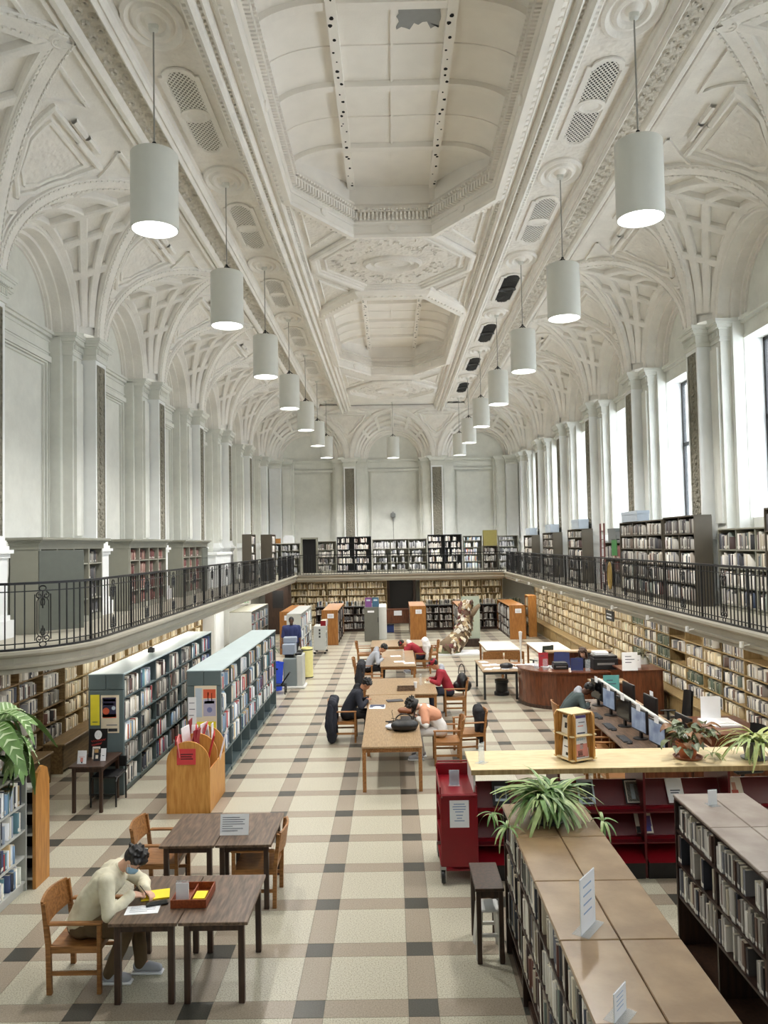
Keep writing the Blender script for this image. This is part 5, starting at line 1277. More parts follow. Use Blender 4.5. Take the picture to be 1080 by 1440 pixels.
for a in ((-.165, .165, -.2, -.19), (-.165, .165, .19, .2), (-.165, -.155, -.19, .19), (.155, .165, -.19, .19)): box('side', *a, 0, .075, TRW, t)
box('bottom', -.155, .155, -.19, .19, 0, .008, TRW, t); box('divider', -.006, .006, -.19, .19, .008, .06, TRW, t)
t = thing('slip_stack', 'yellow slips in the wooden tray', 'slips', (-1.865, 7.53, .74)); box('slips', -.055, .055, -.08, .08, 0, .05, YEL, t)
t = thing('slip_card', 'white upright card in the wooden tray', 'card', (-2.03, 7.5, .74)); box('card', -.06, .06, -.004, .004, 0, .17, PAPER, t); box('card_holder', -.06, .06, .004, .014, 0, .19, ACRYL, t); box('card_foot', -.06, .06, -.02, .03, 0, .006, ACRYL, t)
t = thing('table_notice', 'white printed notice standing on the walnut table behind the masked man', 'notice', (-1.885, 9.2, .731)); box('sheet', -.165, .165, -.003, .003, 0, .23, PAPER, t); t.rotation_euler = (-.25, 0, 0)
k = MB()
for i, w_ in enumerate((.1, .13, .12, .13, .06, .12, .09)): k.box(-.14, -.14+w_*2, -.0045, -.003, .19-i*.024, .196-i*.024, INK)
k.build('printed_lines', t); box('stand', -.1, .1, .003, .09, 0, .006, ACRYL, t)
# belongings on the long tables
def laptop(label, x, y, z, rz, m=BLK):
    t = thing('laptop', label, 'laptop', (x, y, z), rz); box('base', -.17, .17, -.12, .12, 0, .018, m, t, .004)
    s_ = box('screen', -.17, .17, 0, .008, 0, .22, m, t); s_.location = (0, .12, .018); s_.rotation_euler = (-.25, 0, 0)
    box('keyboard', -.14, .14, -.03, .09, .018, .0195, plain('key_grey', (60, 62, 66)), t)
def bag(label, x, y, z, rz, sx, sy, sz, m, name='bag', strap=True, m2=None):
    t = thing(name, label, 'bag', (x, y, z), rz); b = Blob()
    b.ell((0, 0, sz*.5), Matrix.Identity(3), (sx/2, sy/2, sz/2)); b.cap((-sx*.34, 0, sz*.3), (sx*.34, 0, sz*.3), sz*.3); b.build('bag_body', m, t, .014, 4, .02)
    if strap: MB().tube([(sx*.3*math.cos(a), sy*.2, sz*.9+sz*.5*math.sin(a)) for a in [PI*i/8 for i in range(9)]], .012, m2 or m, 5).build('strap', t)
    return t
bag('black bag with white stripes lying on the longest study table', .17, 14.1, .741, .2, .5, .34, .2, BLK)
t = thing('striped_cloth', 'white and blue striped cloth beside the black bag', 'cloth', (-.02, 14.25, .741))
k = Blob(); k.ell((0, 0, .04), Matrix.Identity(3), (.16, .12, .05)); k.ell((.08, -.12, .05), Matrix.Identity(3), (.1, .06, .05)); k.build('cloth_heap', plain('pale_blue_cloth', (206, 214, 228), .9), t, .012, 3, .03)
k = MB()
for i in range(4): k.tube([(.1+.03*i, -.2, .03), (.1+.03*i, -.17, .09), (.1+.03*i, -.1, .1)], .007, PAPER, 5)
k.build('stripes', t)
bag('brown leather bag on the longest study table', .22, 15.5, .741, -.3, .36, .22, .12, plain('brown_leather', (126, 74, 42), .5), strap=False)
t = thing('cable_heap', 'tangle of dark cables beside the black bag', 'cables', (0, 14.7, .741)); k = MB(); rr = random.Random(4)
for i in range(7): k.tube([(rr.uniform(-.2, .25), rr.uniform(-.15, .2), rr.uniform(.01, .06)) for j in range(5)], .006, BLK, 4)
k.tube([(-.02, 0, .02), (-.06, .05, .2), (-.05, .1, .22)], .006, BLK, 4); k.build('cables', t)
paper('white papers before the person in the peach shawl', .28, 15.05, .741, .3, .24, .1); 
t = thing('printed_flyer', 'black and white flyer before the dark hooded person', 'paper', (-.36, 16.2, .741)); box('sheet', -.16, .16, -.2, .2, 0, .002, PAPER, t); box('dark_print', -.15, .15, -.08, .19, .002, .003, INK, t); MB().lathe([(.09, .003), (.07, .0035), (0, .0035)], PAPER, (0, -.06, 0), 14).build('round_print', t)
paper('dark folder on the longest study table between two readers', .0, 16.75, .741, .34, .2, .2, .02, plain('folder_grey', (66, 66, 70)), 'folder', 'folder', False)
laptop('dark laptop in front of the person in the peach shawl', .22, 15.02, .746, -PI/2)
t = thing('paper_tray', 'brown wooden tray on the broad study table', 'tray', (.26, 18.0, .741))
for a in ((-.2, .2, -.15, -.14), (-.2, .2, .14, .15), (-.2, -.19, -.14, .14), (.19, .2, -.14, .14)): box('side', *a, 0, .07, WAL, t)
box('bottom', -.19, .19, -.14, .14, 0, .008, WAL, t)
t = thing('water_bottle', 'clear bottle beside the tray on the broad study table', 'bottle', (.62, 18.6, .741)); MB().lathe([(0, 0), (.035, 0), (.035, .16), (.014, .2), (.014, .23), (0, .23)], ACRYL, n=14).build('bottle_body', t, .6); MB().lathe([(.016, .225), (.016, .25), (0, .25)], PAPER, n=10).build('cap', t)
t = thing('white_cup', 'white cup beside the brown tray', 'cup', (.48, 18.2, .741)); MB().lathe([(0, 0), (.03, 0), (.04, .13), (.036, .13), (.028, .01), (0, .01)], PAPER, n=14).build('cup_body', t, .6); MB().lathe([(.041, .12), (.041, .14), (0, .142)], PAPER, n=14).build('lid', t)
t = paper('open book before the crimson capped reader', .82, 18.85, .741, .2, .28, 0, .02, CREAM, 'book', 'open_book')
for x, y, lab in ((.15, 22.3, 'white papers on the third study table, nearer ones'), (.05, 23.4, 'white papers on the third study table, farther ones'), (.42, 22.0, 'white sheet near the edge of the third study table')): paper(lab, x, y, .741, .3, .25, .1)
t = thing('water_bottle', 'clear bottle on the third study table', 'bottle', (.28, 22.7, .741)); MB().lathe([(0, 0), (.035, 0), (.035, .16), (.014, .2), (.014, .23), (0, .23)], ACRYL, n=14).build('bottle_body', t, .6); MB().lathe([(.016, .225), (.016, .25), (0, .25)], PAPER, n=10).build('cap', t)
# coats hung on chairs
def coat(label, x, y, rz, m, w_=.5, l_=.7, top=.86, quilt=False):
    t = thing('coat', label, 'coat', (x, y, 0), rz); b = Blob()
    b.chain([((-w_/2+.05, -.0, top-.06), .1), ((0, .02, top), .1), ((w_/2-.05, -.0, top-.06), .1)])
    for s in (-1, 0, 1): b.chain([((s*w_*.33, -.0, top-.05), .1), ((s*w_*.38, -.04, top-l_*.6), .125), ((s*w_*.36, -.02, top-l_), .1)])
    b.build('coat_body', m, t, .018, 5, .05)
    for s in (-1, 1): b = Blob(); b.chain([((s*(w_/2), -.03, top-.08), .06), ((s*(w_/2+.06), -.05, top-.38), .055), ((s*(w_/2+.04), -.02, top-.6), .045)]); b.build('sleeve', m, t, .016, 4, .02)
    return t
coat('long black coat hung over the chair of the dark hooded person', -1.28, 16.45, -PI/2, NV, .6, .76)
coat('black puffer jacket hung over an empty chair at the third study table', -.86, 20.6, -PI/2, BK, .56, .62, .98)
coat('black jacket draped over the empty chair behind the person in the peach shawl', 1.62, 15.4, PI/2, BK, .3, .4, .84)
bag('black backpack on the chair of the crimson capped reader', 1.62, 18.95, .5, 0, .26, .36, .46, BLK)
coat('white jacket over the back of the slumped crimson person', 1.0, 24.9, PI/2, WH, .4, .3, 1.02)
bag('pale bag on the floor below the third study table', -.3, 21.2, 0, 0, .25, .22, .3, plain('pale_canvas', (196, 184, 160)), strap=True)
# the white-topped tables on the right, and the attached table of the desk
table('work_table', 'white-topped table with oak chairs right of the aisle', 2.85, 3.9, 24.4, 26.5, .74, plain('white_laminate', (232, 228, 216), .35), .06, OAK, inset=.02)
table('work_table', 'tan table covered with white papers joining the circulation desk', 2.28, 3.2, 20.4, 22.4, .74, TBL, .055, STEEL, inset=.02)
table('work_table', 'pale table behind the circulation desk', 4.35, 5.4, 23.0, 26.0, .74, plain('white_laminate', (232, 228, 216)), .06, OAK, inset=.02)
for i in range(9): paper('white paper on the tan table by the desk, %s from the aisle, %s row' % (('first', 'second', 'third', 'fourth')[i % 4], ('near', 'middle', 'far')[i//4]), 2.48+.22*(i % 4), 20.75+.6*(i//4)+.1*(i % 2), .741, .2, .28, .1*(i-4))
bag('black bag on the tan table by the circulation desk', 2.95, 20.8, .741, 0, .36, .22, .14, BLK, strap=False)
t = thing('step_stool', 'black round step stool under the tan table', 'stool', (2.85, 21.1, 0)); MB().lathe([(.2, 0), (.2, .08), (.16, .1), (.16, .3), (.18, .32), (.18, .4), (0, .4)], BLK, n=18).build('stool_body', t, .6); MB().lathe([(.181, .34), (.181, .37)], STEEL, n=18).build('band', t)
# curved circulation desk
t = thing('circulation_desk', 'curved cherry circulation desk with printers and papers', 'desk', (0, 0, 0))
arc_ = [(3.18, 20.3)]+[(3.18+.9*(1-math.cos(a)), 20.0-.9*math.sin(a)) for a in [PI/2*i/8 for i in range(9)]]+[(4.6, 19.0), (5.2, 19.05)]
k = MB(); k.sweep(arc_, [(0, 0.02), (0, .86), (.04, .86), (.04, .02), (0, .02)], CHERRY); k.build('front_panel', t)
k = MB(); k.sweep(arc_, [(-.05, .86), (-.05, .9), (.62, .9), (.62, .86), (-.05, .86)], CHERRY); k.build('desk_top', t)
k = MB(); k.sweep(arc_, [(-.02, 0), (-.02, .08), (.02, .08)], WALD); k.build('plinth', t)
box('rear_panel', 4.2, 6.0, 21.9, 21.95, 0, .98, CHERRY, t); box('rear_top', 4.2, 6.0, 21.75, 22.1, .98, 1.02, TBL, t); box('side_panel', 5.95, 6.0, 19.1, 21.9, 0, .9, CHERRY, t)
t = thing('reception_counter', 'cherry counter with white notices right of the printers', 'counter', (5.75, 18.4, 0)); box('front_panel', -.45, .45, -.02, .02, 0, 1.0, CHERRY, t); box('side_panel', .43, .47, -.02, .8, 0, 1.0, CHERRY, t); box('counter_top', -.47, .49, -.04, .8, 1.0, 1.03, CHERRY, t)
t = thing('reception_counter', 'low cherry counter bearing the teal sign left of the tall one', 'counter', (5.0, 18.0, 0)); box('front_panel', -.5, .3, -.02, .02, 0, .8, CHERRY, t); box('counter_top', -.5, .3, -.04, .5, .8, .83, TBL, t)
TEALM = plain('teal_sign', (92, 160, 160), .6)
def slab_sign(name, lab, x, y, z, w_, h_, m, rz=0, lines=3, cat='sign'):
    t = thing(name, lab, cat, (x, y, z), rz); box('sheet', -w_/2, w_/2, -.004, .004, 0, h_, m, t); k = MB()
    for i in range(lines): k.box(-w_*.3, w_*(.3 if i % 2 else .1), -.0055, -.004, h_*.75-i*h_*.16, h_*.79-i*h_*.16, INK)
    k.build('printed_lines', t); box('foot', -w_/2, w_/2, -.03, .06, 0, .005, ACRYL, t); return t
slab_sign('counter_sign', 'teal sign on the low cherry counter', 4.9, 17.95, .5, .36, .5, TEALM); slab_sign('counter_sign', 'white notice on the tall cherry counter', 5.45, 18.34, 1.03, .36, .42, PAPER); slab_sign('counter_sign', 'small white notice at the back of the tall cherry counter', 5.7, 18.7, 1.03, .22, .3, PAPER)
slab_sign('counter_sign', 'red sign standing on the circulation desk', 3.75, 19.9, .9, .24, .36, plain('red_sign', (176, 50, 58), .6), 0, 1); slab_sign('counter_sign', 'blue framed sign on the circulation desk', 4.45, 19.3, .9, .3, .3, plain('blue_sign', (50, 62, 110), .5), 0, 3)
for i, (x, y) in enumerate(((3.55, 19.75), (3.72, 19.5), (4.7, 19.25))): 
    t = thing('acrylic_stand', ('clear leaflet stand on the curved desk, left one', 'clear leaflet stand on the curved desk, second from the left', 'clear leaflet stand on the curved desk beside the blue sign')[i], 'stand', (x, y, .9)); box('sheet', -.06, .06, 0, .006, 0, .26, ACRYL, t); box('foot', -.06, .06, -.05, .06, 0, .006, ACRYL, t)
def blocky(name, lab, cat, x, y, z, w_, d, h_, m, m2, rz=0):
    t = thing(name, lab, cat, (x, y, z), rz); box('body', -w_/2, w_/2, -d/2, d/2, 0, h_*.8, m, t, .015); box('lid', -w_/2+.01, w_/2-.01, -d/2+.02, d/2, h_*.8, h_, m2, t, .015); box('slot', -w_*.35, w_*.35, -d/2-.004, -d/2, h_*.35, h_*.5, BLK if m is not BLK else CHROME, t); return t
blocky('printer', 'black printer with a white paper tray at the end of the curved desk', 'printer', 5.15, 19.5, .9, .6, .45, .34, BLK, BLK); paper('white paper lying on the black printer', 5.1, 19.5, 1.245, .3, .22, 0, .06)
blocky('printer', 'low black printer in the middle of the curved desk', 'printer', 4.1, 19.6, .9, .36, .3, .16, BLK, BLK); blocky('receipt_printer', 'white desk machine behind the black printer', 'printer', 5.3, 20.4, .9, .4, .3, .3, WPLAS, WPLAS)
for i in range(5): paper('white paper heap on the curved desk, %s from the left' % ORD[i], 3.5+.12*i, 20.3-.14*i, .901, .26, .2, .4*i, .02)
t = thing('draped_lamp', 'white draped desk lamp shade on the left end of the curved desk', 'lamp', (3.4, 21.2, .74)); MB().lathe([(.16, 0), (.02, .05), (.02, .5), (.05, .9), (0, .92)], WPLAS, n=16).build('lamp_body', t, .6); MB().lathe([(.17, 0), (.17, .02), (0, .025)], WPLAS, n=16).build('base', t)
def swivel(lab, x, y, rz, m, tall=False):
    t = thing('swivel_chair', lab, 'chair', (x, y, 0), rz); b = MB(); b.grid(lambda a, c: ((a-.5)*.46*(1-.15*c), -.24-.06*math.sin(PI*a)-.05*c, .55+.55*c), 8, 6, m); b.grid(lambda a, c: ((a-.5)*.46*(1-.15*c), -.28-.06*math.sin(PI*a)-.05*c, .55+.55*c), 8, 6, m); b.build('backrest', t, True)
    box('seat', -.25, .25, -.22, .25, .42, .5, m, t, .03); MB().tube([(0, 0, .1), (0, 0, .42)], .03, STEEL, 8).build('post', t); box('back_strut', -.03, .03, -.32, -.2, .42, .62, STEEL, t)
    k = MB()
    for i in range(5): a = 2*PI*i/5; k.bar((0, 0, .09), (.28*math.cos(a), .28*math.sin(a), .06), .05, .04, STEEL)
    k.build('star_base', t)
    for i in range(5): a = 2*PI*i/5; MB().lathe([(.001, -.025), (.03, -.02), (.03, .02), (.001, .025)], BLK, (.28*math.cos(a), .28*math.sin(a), .03), 8).build('caster', t)
    for s in (-1, 1): box('armrest', s*.28-.025, s*.28+.025, -.15, .15, .66, .69, m, t, .01); box('arm_post', s*.28-.015, s*.28+.015, -.02, .02, .46, .66, STEEL, t)
swivel('blue-backed office chair behind the circulation desk', 4.35, 20.7, PI*.9, plain('blue_mesh', (58, 66, 112), .7)); swivel('black office chair of the long-haired person at the circulation desk', 4.95, 20.45, PI*.85, BLK); swivel('dark green office chair beside the pale table', 4.2, 22.7, .6, plain('dark_green_cloth', (58, 66, 58), .8))
swivel('black office chair at the right computer row, nearest to the counter', 5.42, 12.5, PI*.55, BLK); swivel('black office chair beside the cherry counter at the right shelves', 5.38, 15.4, PI*.5, BLK)
# computer desks: two rows back to back
def desk(lab, x0, x1, y0, y1, m):
    t = thing('computer_desk', lab, 'desk', ((x0+x1)/2, (y0+y1)/2, 0)); a, b_ = (x1-x0)/2, (y1-y0)/2
    box('desk_top', -a, a, -b_, b_, .71, .74, m, t, .006); n = int((y1-y0)/1.0)
    for i in range(n+1): box('side_panel', -a+.06, a-.02, -b_+2*b_*i/n-.012, -b_+2*b_*i/n+.012, 0, .71, CHERRY, t)
    return t
desk('walnut computer desk on the aisle side of the cherry divider', 3.62, 4.28, 11.8, 16.6, WAL); desk('pale computer desk on the window side of the cherry divider', 4.34, 5.0, 11.8, 17.2, TBL)
t = thing('desk_divider', 'cherry divider panel with white rail between the two computer rows', 'divider', (4.31, 14.3, 0)); box('panel', -.02, .02, -2.6, 2.5, 0, 1.1, CHERRY, t); box('top_rail', -.035, .035, -2.6, 2.5, 1.1, 1.14, LMET, t, .008)
SCR = mat('lit_screen', srgb(150, 165, 185), .3, emit=.14, col2=srgb(70, 90, 130), vscale=4)
def monitor(lab, x, y, rz, lit, sign_=True):
    t = thing('monitor', lab, 'monitor', (x, y, .741), rz); box('screen_case', -.27, .27, 0, .045, .12, .5, BLK, t, .008); box('screen', -.25, .25, -.002, 0, .145, .475, SCR if lit else plain('dark_screen', (12, 12, 14)), t)
    box('neck', -.03, .03, .02, .06, .01, .2, BLK, t); MB().lathe([(.12, 0), (.12, .012), (0, .015)], BLK, (0, .03, 0), 18).build('foot', t)
    if sign_: box('paper_tag', -.06, .08, -.006, .0, .46, .58, PAPER, t, .002)
def keyb(lab, x, y, rz):
    t = thing('keyboard', lab, 'keyboard', (x, y, .741), rz); box('case', -.22, .22, -.075, .075, 0, .018, BLK, t, .005)
    k = MB()
    for r in range(5):
        for c in range(14): k.box(-.205+c*.0295, -.205+c*.0295+.025, -.065+r*.027, -.065+r*.027+.022, .018, .023, plain('key_grey', (60, 62, 66)))
    tag(k.build('keys', t), kind='stuff')
    m = thing('computer_mouse', 'black mouse beside '+lab.replace('black ', 'the '), 'mouse', (x+.29*math.sin(-rz)*0+.0, y-.3, .741), rz); MB().lathe([(.001, .035), (.02, .03), (.03, .015), (.032, 0)], BLK, n=10, sx=1, sy=1.6).build('mouse_body', m, True); box('wheel', -.003, .003, .02, .035, .028, .034, CHROME, m)
for i, (y, l) in enumerate(((12.35, 1), (13.25, 1), (14.15, 0), (15.05, 1), (15.95, 0))):
    o = ('nearest', 'second', 'third', 'fourth', 'farthest')[i]
    monitor('%s monitor of the aisle-side computer row, %s' % (o, 'lit' if l else 'dark'), 4.05, y, -PI/2+.15, l); keyb('black keyboard of the %s aisle-side computer' % o, 3.8, y-.02, -PI/2)
for i, y in enumerate((12.7, 14.3, 15.6)):
    o = ('nearest', 'second', 'third')[i]; monitor('%s monitor of the window-side computer row, seen from behind' % o, 4.62, y, PI/2+.1, 0, i == 1); keyb('black keyboard of the %s window-side computer' % o, 4.86, y, PI/2)
t = thing('white_leaflets', 'white leaflets on the cherry side desk by the right shelves', 'papers', (5.75, 14.2, .751)); box('sheets', -.25, .3, -.3, .3, 0, .03, PAPER, t); box('upright_sheet', -.18, .18, .3, .306, 0, .42, PAPER, t); box('sheets', -.1, .2, -.2, .2, .03, .045, PAPER, t)
t = thing('side_desk', 'cherry side desk with white leaflets by the right shelves', 'desk', (5.75, 14.1, 0)); box('desk_top', -.4, .55, -.7, .7, .72, .75, CHERRY, t); box('front_panel', -.38, -.35, -.68, .68, 0, .72, CHERRY, t); box('side_panel', -.35, .5, -.68, -.65, 0, .72, CHERRY, t); box('side_panel', -.35, .5, .65, .68, 0, .72, CHERRY, t)
# ================================================================ DISPLAY COUNTER AND WHAT STANDS ON IT
CT = 1.33; CY = 9.55
t = thing('display_counter', 'long pale-topped counter over dark red metal book display shelves', 'counter', (.9, CY, 0))
box('counter_top', 0, 5.2, 0, .86, CT-.035, CT, BIRCH, t, .006); box('front_edge', 0, 5.2, -.012, 0, CT-.06, CT-.002, TAN, t)
n = 5; cw = 5.1/n
for i in range(n+1): box('upright', .04+i*cw-.014, .04+i*cw+.014, .06, .8, 0, CT-.05, REDD if i else WPLAS, t)
for i in range(n):
    a, b_ = .04+i*cw+.02, .04+(i+1)*cw-.02
    for z, h_ in ((.80, .28), (.44, .26)):
        k = MB(); k.prism([(.20, z), (.22, z), (.40, z+h_), (.38, z+h_)], 0, a, b_, REDD); k.box(a, b_, .16, .24, z-.02, z+.012, RED); k.build('sloped_shelf', t)
        box('shelf', a, b_, .05, .78, z-.03, z-.015, REDD, t)
    k = MB(); k.prism([(.0, .2), (.02, .2), (.42, .36), (.4, .38)], 0, a, b_, RED); k.build('base_shelf', t)
    box('kick_plate', a, b_, .04, .06, 0, .19, BLK, t); box('back_panel', a, b_, .42, .44, .0, .36, REDD, t)
    box('gap_light_bar', a, b_, .30, .32, .40, .44, LMET, t)  # pale bar stands in for the light seen through the gap
def cover(lab, x, z, w_, h_, m, art, x0=.9, lines=1):
    t = thing('display_book', lab, 'book', (x, CY+.2, z-.01), 0, None); t.rotation_euler = (-.55, 0, 0)
    box('cover', -w_/2, w_/2, -.018, 0, .01, h_, m, t); box('pages', -w_/2+.004, w_/2-.006, 0.0, .012, .014, h_-.004, CREAM, t)
    k = MB()
    for (a, b_, c, d, mm) in art: k.box(a*w_, b_*w_, -.0195, -.018, c*h_, d*h_, mm)
    if art: k.build('cover_print', t)
C1, C2, C3, C4, C5 = plain('cover_charcoal', (44, 44, 48)), plain('cover_pale_blue', (188, 202, 214)), plain('cover_coral', (190, 88, 74)), plain('cover_cream', (224, 216, 202)), plain('cover_violet', (88, 72, 130))
cv = [(1.28, .82, C1, [(-.35, .35, .2, .8, C2), (-.3, .3, .3, .7, C1)], 'charcoal book with a pale frame on the upper red display shelf, far left'),
 (2.06, .82, C1, [(-.5, .5, 0, .25, C3), (-.3, .3, .4, .85, C4), (-.22, .2, .5, .7, C1)], 'charcoal and coral book on the upper red display shelf'), (2.33, .82, C2, [(-.4, .4, .3, .9, C1), (-.3, .3, .1, .25, C1), (-.25, .25, .5, .8, C2)], 'grey-blue pictured book on the upper red display shelf'),
 (2.9, .82, C1, [(-.42, .42, .06, .94, C4), (-.36, .36, .1, .9, C1), (-.12, .12, .2, .8, C2)], 'black book with a white rim and pale figure on the upper red display shelf'), (3.42, .82, PAPER, [(-.3, .3, .5, .54, INK), (-.3, .2, .4, .44, INK)], 'white leaflet on the upper red display shelf'),
 (4.15, .82, C4, [(-.2, .2, .15, .5, C3), (-.12, .12, .5, .8, plain('face_print', (196, 140, 120)))], 'cream book with a red figure on the upper red display shelf'), (4.75, .82, C2, [(-.3, .3, .4, .8, C5)], 'pale blue book on the upper red display shelf under the right spider plant'),
 (1.4, .46, C1, [(-.45, -.3, 0, 1, C4), (-.1, .4, .3, .6, C2)], 'dark book with pale wedge on the lower red display shelf'), (1.95, .46, C1, [(-.4, .4, .1, .5, C2), (-.35, .35, .6, .9, C4)], 'charcoal book with printed lower half on the lower red display shelf'), (2.28, .46, C2, [(-.22, .22, .1, .7, BLK), (-.12, .12, .7, .88, BLK)], 'pale blue book with a black figure on the lower red display shelf'),
 (3.02, .46, C4, [(-.1, .45, .3, .7, C5), (-.5, .1, .05, .3, C1), (.1, .4, .1, .4, plain('cover_ink_blue', (60, 60, 140)))], 'cream book with a violet circle on the lower red display shelf')]
for x, z, m, art, lab in cv: cover(lab, x, z+.015, .2, .3, m, art)
# spinner rack of leaflets
SW = wood('spinner_wood', (206, 158, 92), (182, 132, 68), sc=(9, 9, 1.4))
t = thing('spinner_rack', 'pale wooden four-sided leaflet spinner on the counter', 'rack', (2.24, 9.95, CT+.001), .42)
MB().lathe([(0, 0), (.16, 0), (.16, .02), (0, .02)], BLK, n=24).build('turntable', t)
HW_ = .19
for z in (.025, .315): box('tray', -HW_, HW_, -HW_, HW_, z, z+.018, BIRCH, t, .004)
box('top_panel', -HW_+.03, HW_-.03, -HW_+.03, HW_-.03, .585, .602, BIRCH, t, .004)
for i in range(4):
    a = i*PI/2
    for s in (-1, 1):
        k = MB(); k.prism([(-HW_-.01, .03), (-HW_+.09, .03), (-HW_+.09, .58), (-HW_+.06, .60), (-HW_+.02, .60), (-HW_-.01, .56)], 0, s*(HW_-.055)-.008, s*(HW_-.055)+.008, SW); o = k.build('side_fin', t); o.rotation_euler = (0, 0, a)
    k = MB().box(-HW_+.06, HW_-.06, -HW_+.09, -HW_+.1, .03, .58, SW).build('back_panel', t); k.rotation_euler = (0, 0, a)
def leaflet(lab, a, z, w_, h_, base, bars, txt=None):
    M_ = Matrix.Translation((2.24, 9.95, CT+.001)) @ Matrix.Rotation(.42+a, 4, 'Z') @ Matrix.Translation((0, -HW_+.05, z)) @ Matrix.Rotation(-.12, 4, 'X')
    l = thing('leaflet', lab, 'leaflet'); l.matrix_world = M_
    box('sheet', -w_/2, w_/2, -.004, .004, 0, h_, base, l); k = MB()
    for (x0, x1, z0, z1, m) in bars: k.box(x0*w_, x1*w_, -.0052, -.004, z0*h_, z1*h_, m)
    k.build('print', l)
    if txt: write(txt, .04, (0, -.0055, h_*.82), (PI/2, 0, 0), plain('title_blue', (110, 170, 196)), parent=l)
PK = plain('cover_salmon', (222, 150, 140))
leaflet('magazine with salmon cover and black dancer on the lower tier of the spinner', 0, .045, .2, .255, PAPER, [(-.46, .46, .05, .66, PK), (-.1, .12, .42, .64, PAPER), (-.3, .05, .12, .36, BLK), (-.44, .2, .05, .1, BLK), (-.06, .16, .62, .68, BLK)], 'APIARY')
leaflet('white leaflet with a violet header on the upper tier of the spinner', 0, .335, .17, .23, PAPER, [(-.48, .48, .84, .98, C5), (-.3, .2, .4, .46, PK), (-.2, .35, .6, .64, INK), (-.4, .3, .03, .1, INK)])
leaflet('grey printed leaflet on the upper tier of the spinner, left side', -PI/2, .335, .15, .22, C4, [(-.4, .4, .85, 1, C1), (-.1, .2, .3, .6, C1)]); leaflet('white printed leaflet on the lower tier of the spinner, left side', -PI/2, .045, .15, .24, PAPER, [(-.4, .4, .88, 1, C1), (-.3, .3, .5, .55, INK), (0, .3, .1, .25, BLK)])
def acrylic(lab, x, y, z, rz, w_, h_, txt=True, print_=PAPER):
    t = thing('acrylic_sign', lab, 'sign', (x, y, z), rz); box('sheet', -w_/2, w_/2, -.003, .003, 0, h_, print_, t); box('clear_edge', -w_/2-.004, w_/2+.004, -.002, .002, 0, h_+.006, ACRYL, t); box('clear_foot', -w_*.55, w_*.55, -.06, .06, 0, .004, ACRYL, t)
    if txt:
        k = MB()
        for i in range(4): k.box(-w_*.3, w_*.25, -.0038, -.003, h_*(.8-.16*i), h_*(.83-.16*i), plain('pale_blue_ink', (150, 176, 210)))
        k.build('printed_lines', t)
acrylic('clear sign holder at the left end of the pale counter', 1.06, 9.85, CT+.001, .9, .13, .24, False, ACRYL)
acrylic('white sign in clear holder standing on the glossy brown bookcase top', 1.27, 5.4, 1.451, .95, .25, .36); acrylic('small white card on the glossy brown bookcase top, cut by the lower edge', 1.2, 4.42, 1.451, .9, .16, .15); acrylic('small clear sign on the far end of the worn-topped bookcase', 3.0, 7.6, 1.521, .2, .09, .14, False)
# ---- plants
GRN = [plain('leaf_green', (108, 146, 76), .45, var=.3, vscale=14), plain('leaf_pale_green', (172, 192, 128), .45, var=.25, vscale=14), plain('leaf_dark_green', (80, 112, 60), .45, var=.3, vscale=14)]
def blade(L_, w_, droop, m, var_=None):
    k = MB(); n = 7; pts = []
    for i in range(n+1):
        s = i/n; r = L_*s; x = r*math.cos(.9-droop*s*.9); z = L_*(.75*s-droop*s*s)
        ww = w_*(math.sin(PI*min(.97, .12+.85*s)))**.7; pts.append((x, z, ww))
    k.add([(x, sg*ww/2, z+abs(sg)*ww*.12) for x, z, ww in pts for sg in (-1, 0, 1)], [(3*i+j, 3*i+3+j, 3*i+4+j, 3*i+1+j) for i in range(n) for j in (0, 1)], m)
    if var_: k.add([(x, sg*ww*.16, z+.0015) for x, z, ww in pts for sg in (-1, 1)], [(2*i, 2*i+2, 2*i+3, 2*i+1) for i in range(n)], var_)
    return k.mesh('leaf', True)
def spider(lab, x, y, z, n, L_, pot, mats, seed, trail=0, hp=.2):
    t = thing('spider_plant', lab, 'plant', (x, y, z)); R = random.Random(seed)
    MB().lathe([(0, 0), (.1, 0), (.14, hp), (.15, hp), (.15, hp+.02), (.125, hp+.02), (.12, hp-.02), (0, hp-.02)], pot, n=20).build('pot', t, .6); MB().lathe([(.15, .0), (.16, .015), (0, .01)], pot, n=20).build('saucer', t)
    ms = [blade(L_*R.uniform(.7, 1.1), R.uniform(.036, .05), R.uniform(.85, 1.5), mats[i % len(mats)], mats[(i+1) % len(mats)] if i % 2 else None) for i in range(8)]
    for i in range(n):
        o = obj('leaf', ms[i % 8], t, (R.uniform(-.1, .1), R.uniform(-.1, .1), hp-.02)); o.rotation_euler = (R.uniform(-.4, .4), R.uniform(-.8, .3), R.uniform(0, 2*PI)); s = R.uniform(.5, 1.15); o.scale = (s, s*1.1, s)
    for q in range(trail):
        a = R.uniform(0, 2*PI) if q > 1 else (PI*.95, -.3)[q]; pts = [(r*math.cos(a), r*math.sin(a), hp+.1-1.1*(r-.15)**2 if r < .42 else hp+.02-(r-.42)*2.4) for r in [.05+.075*i for i in range(7)]]
        MB().tube(pts, .004, plain('runner', (176, 172, 120)), 4).build('runner', t)
        for i in range(9):
            o = obj('leaf', ms[i % 8], t, pts[-1]); o.rotation_euler = (0, R.uniform(-.6, .4), R.uniform(0, 2*PI)); o.scale = (.45, .6, .45)
GP = plain('grey_glazed_pot', (96, 98, 100), .4)
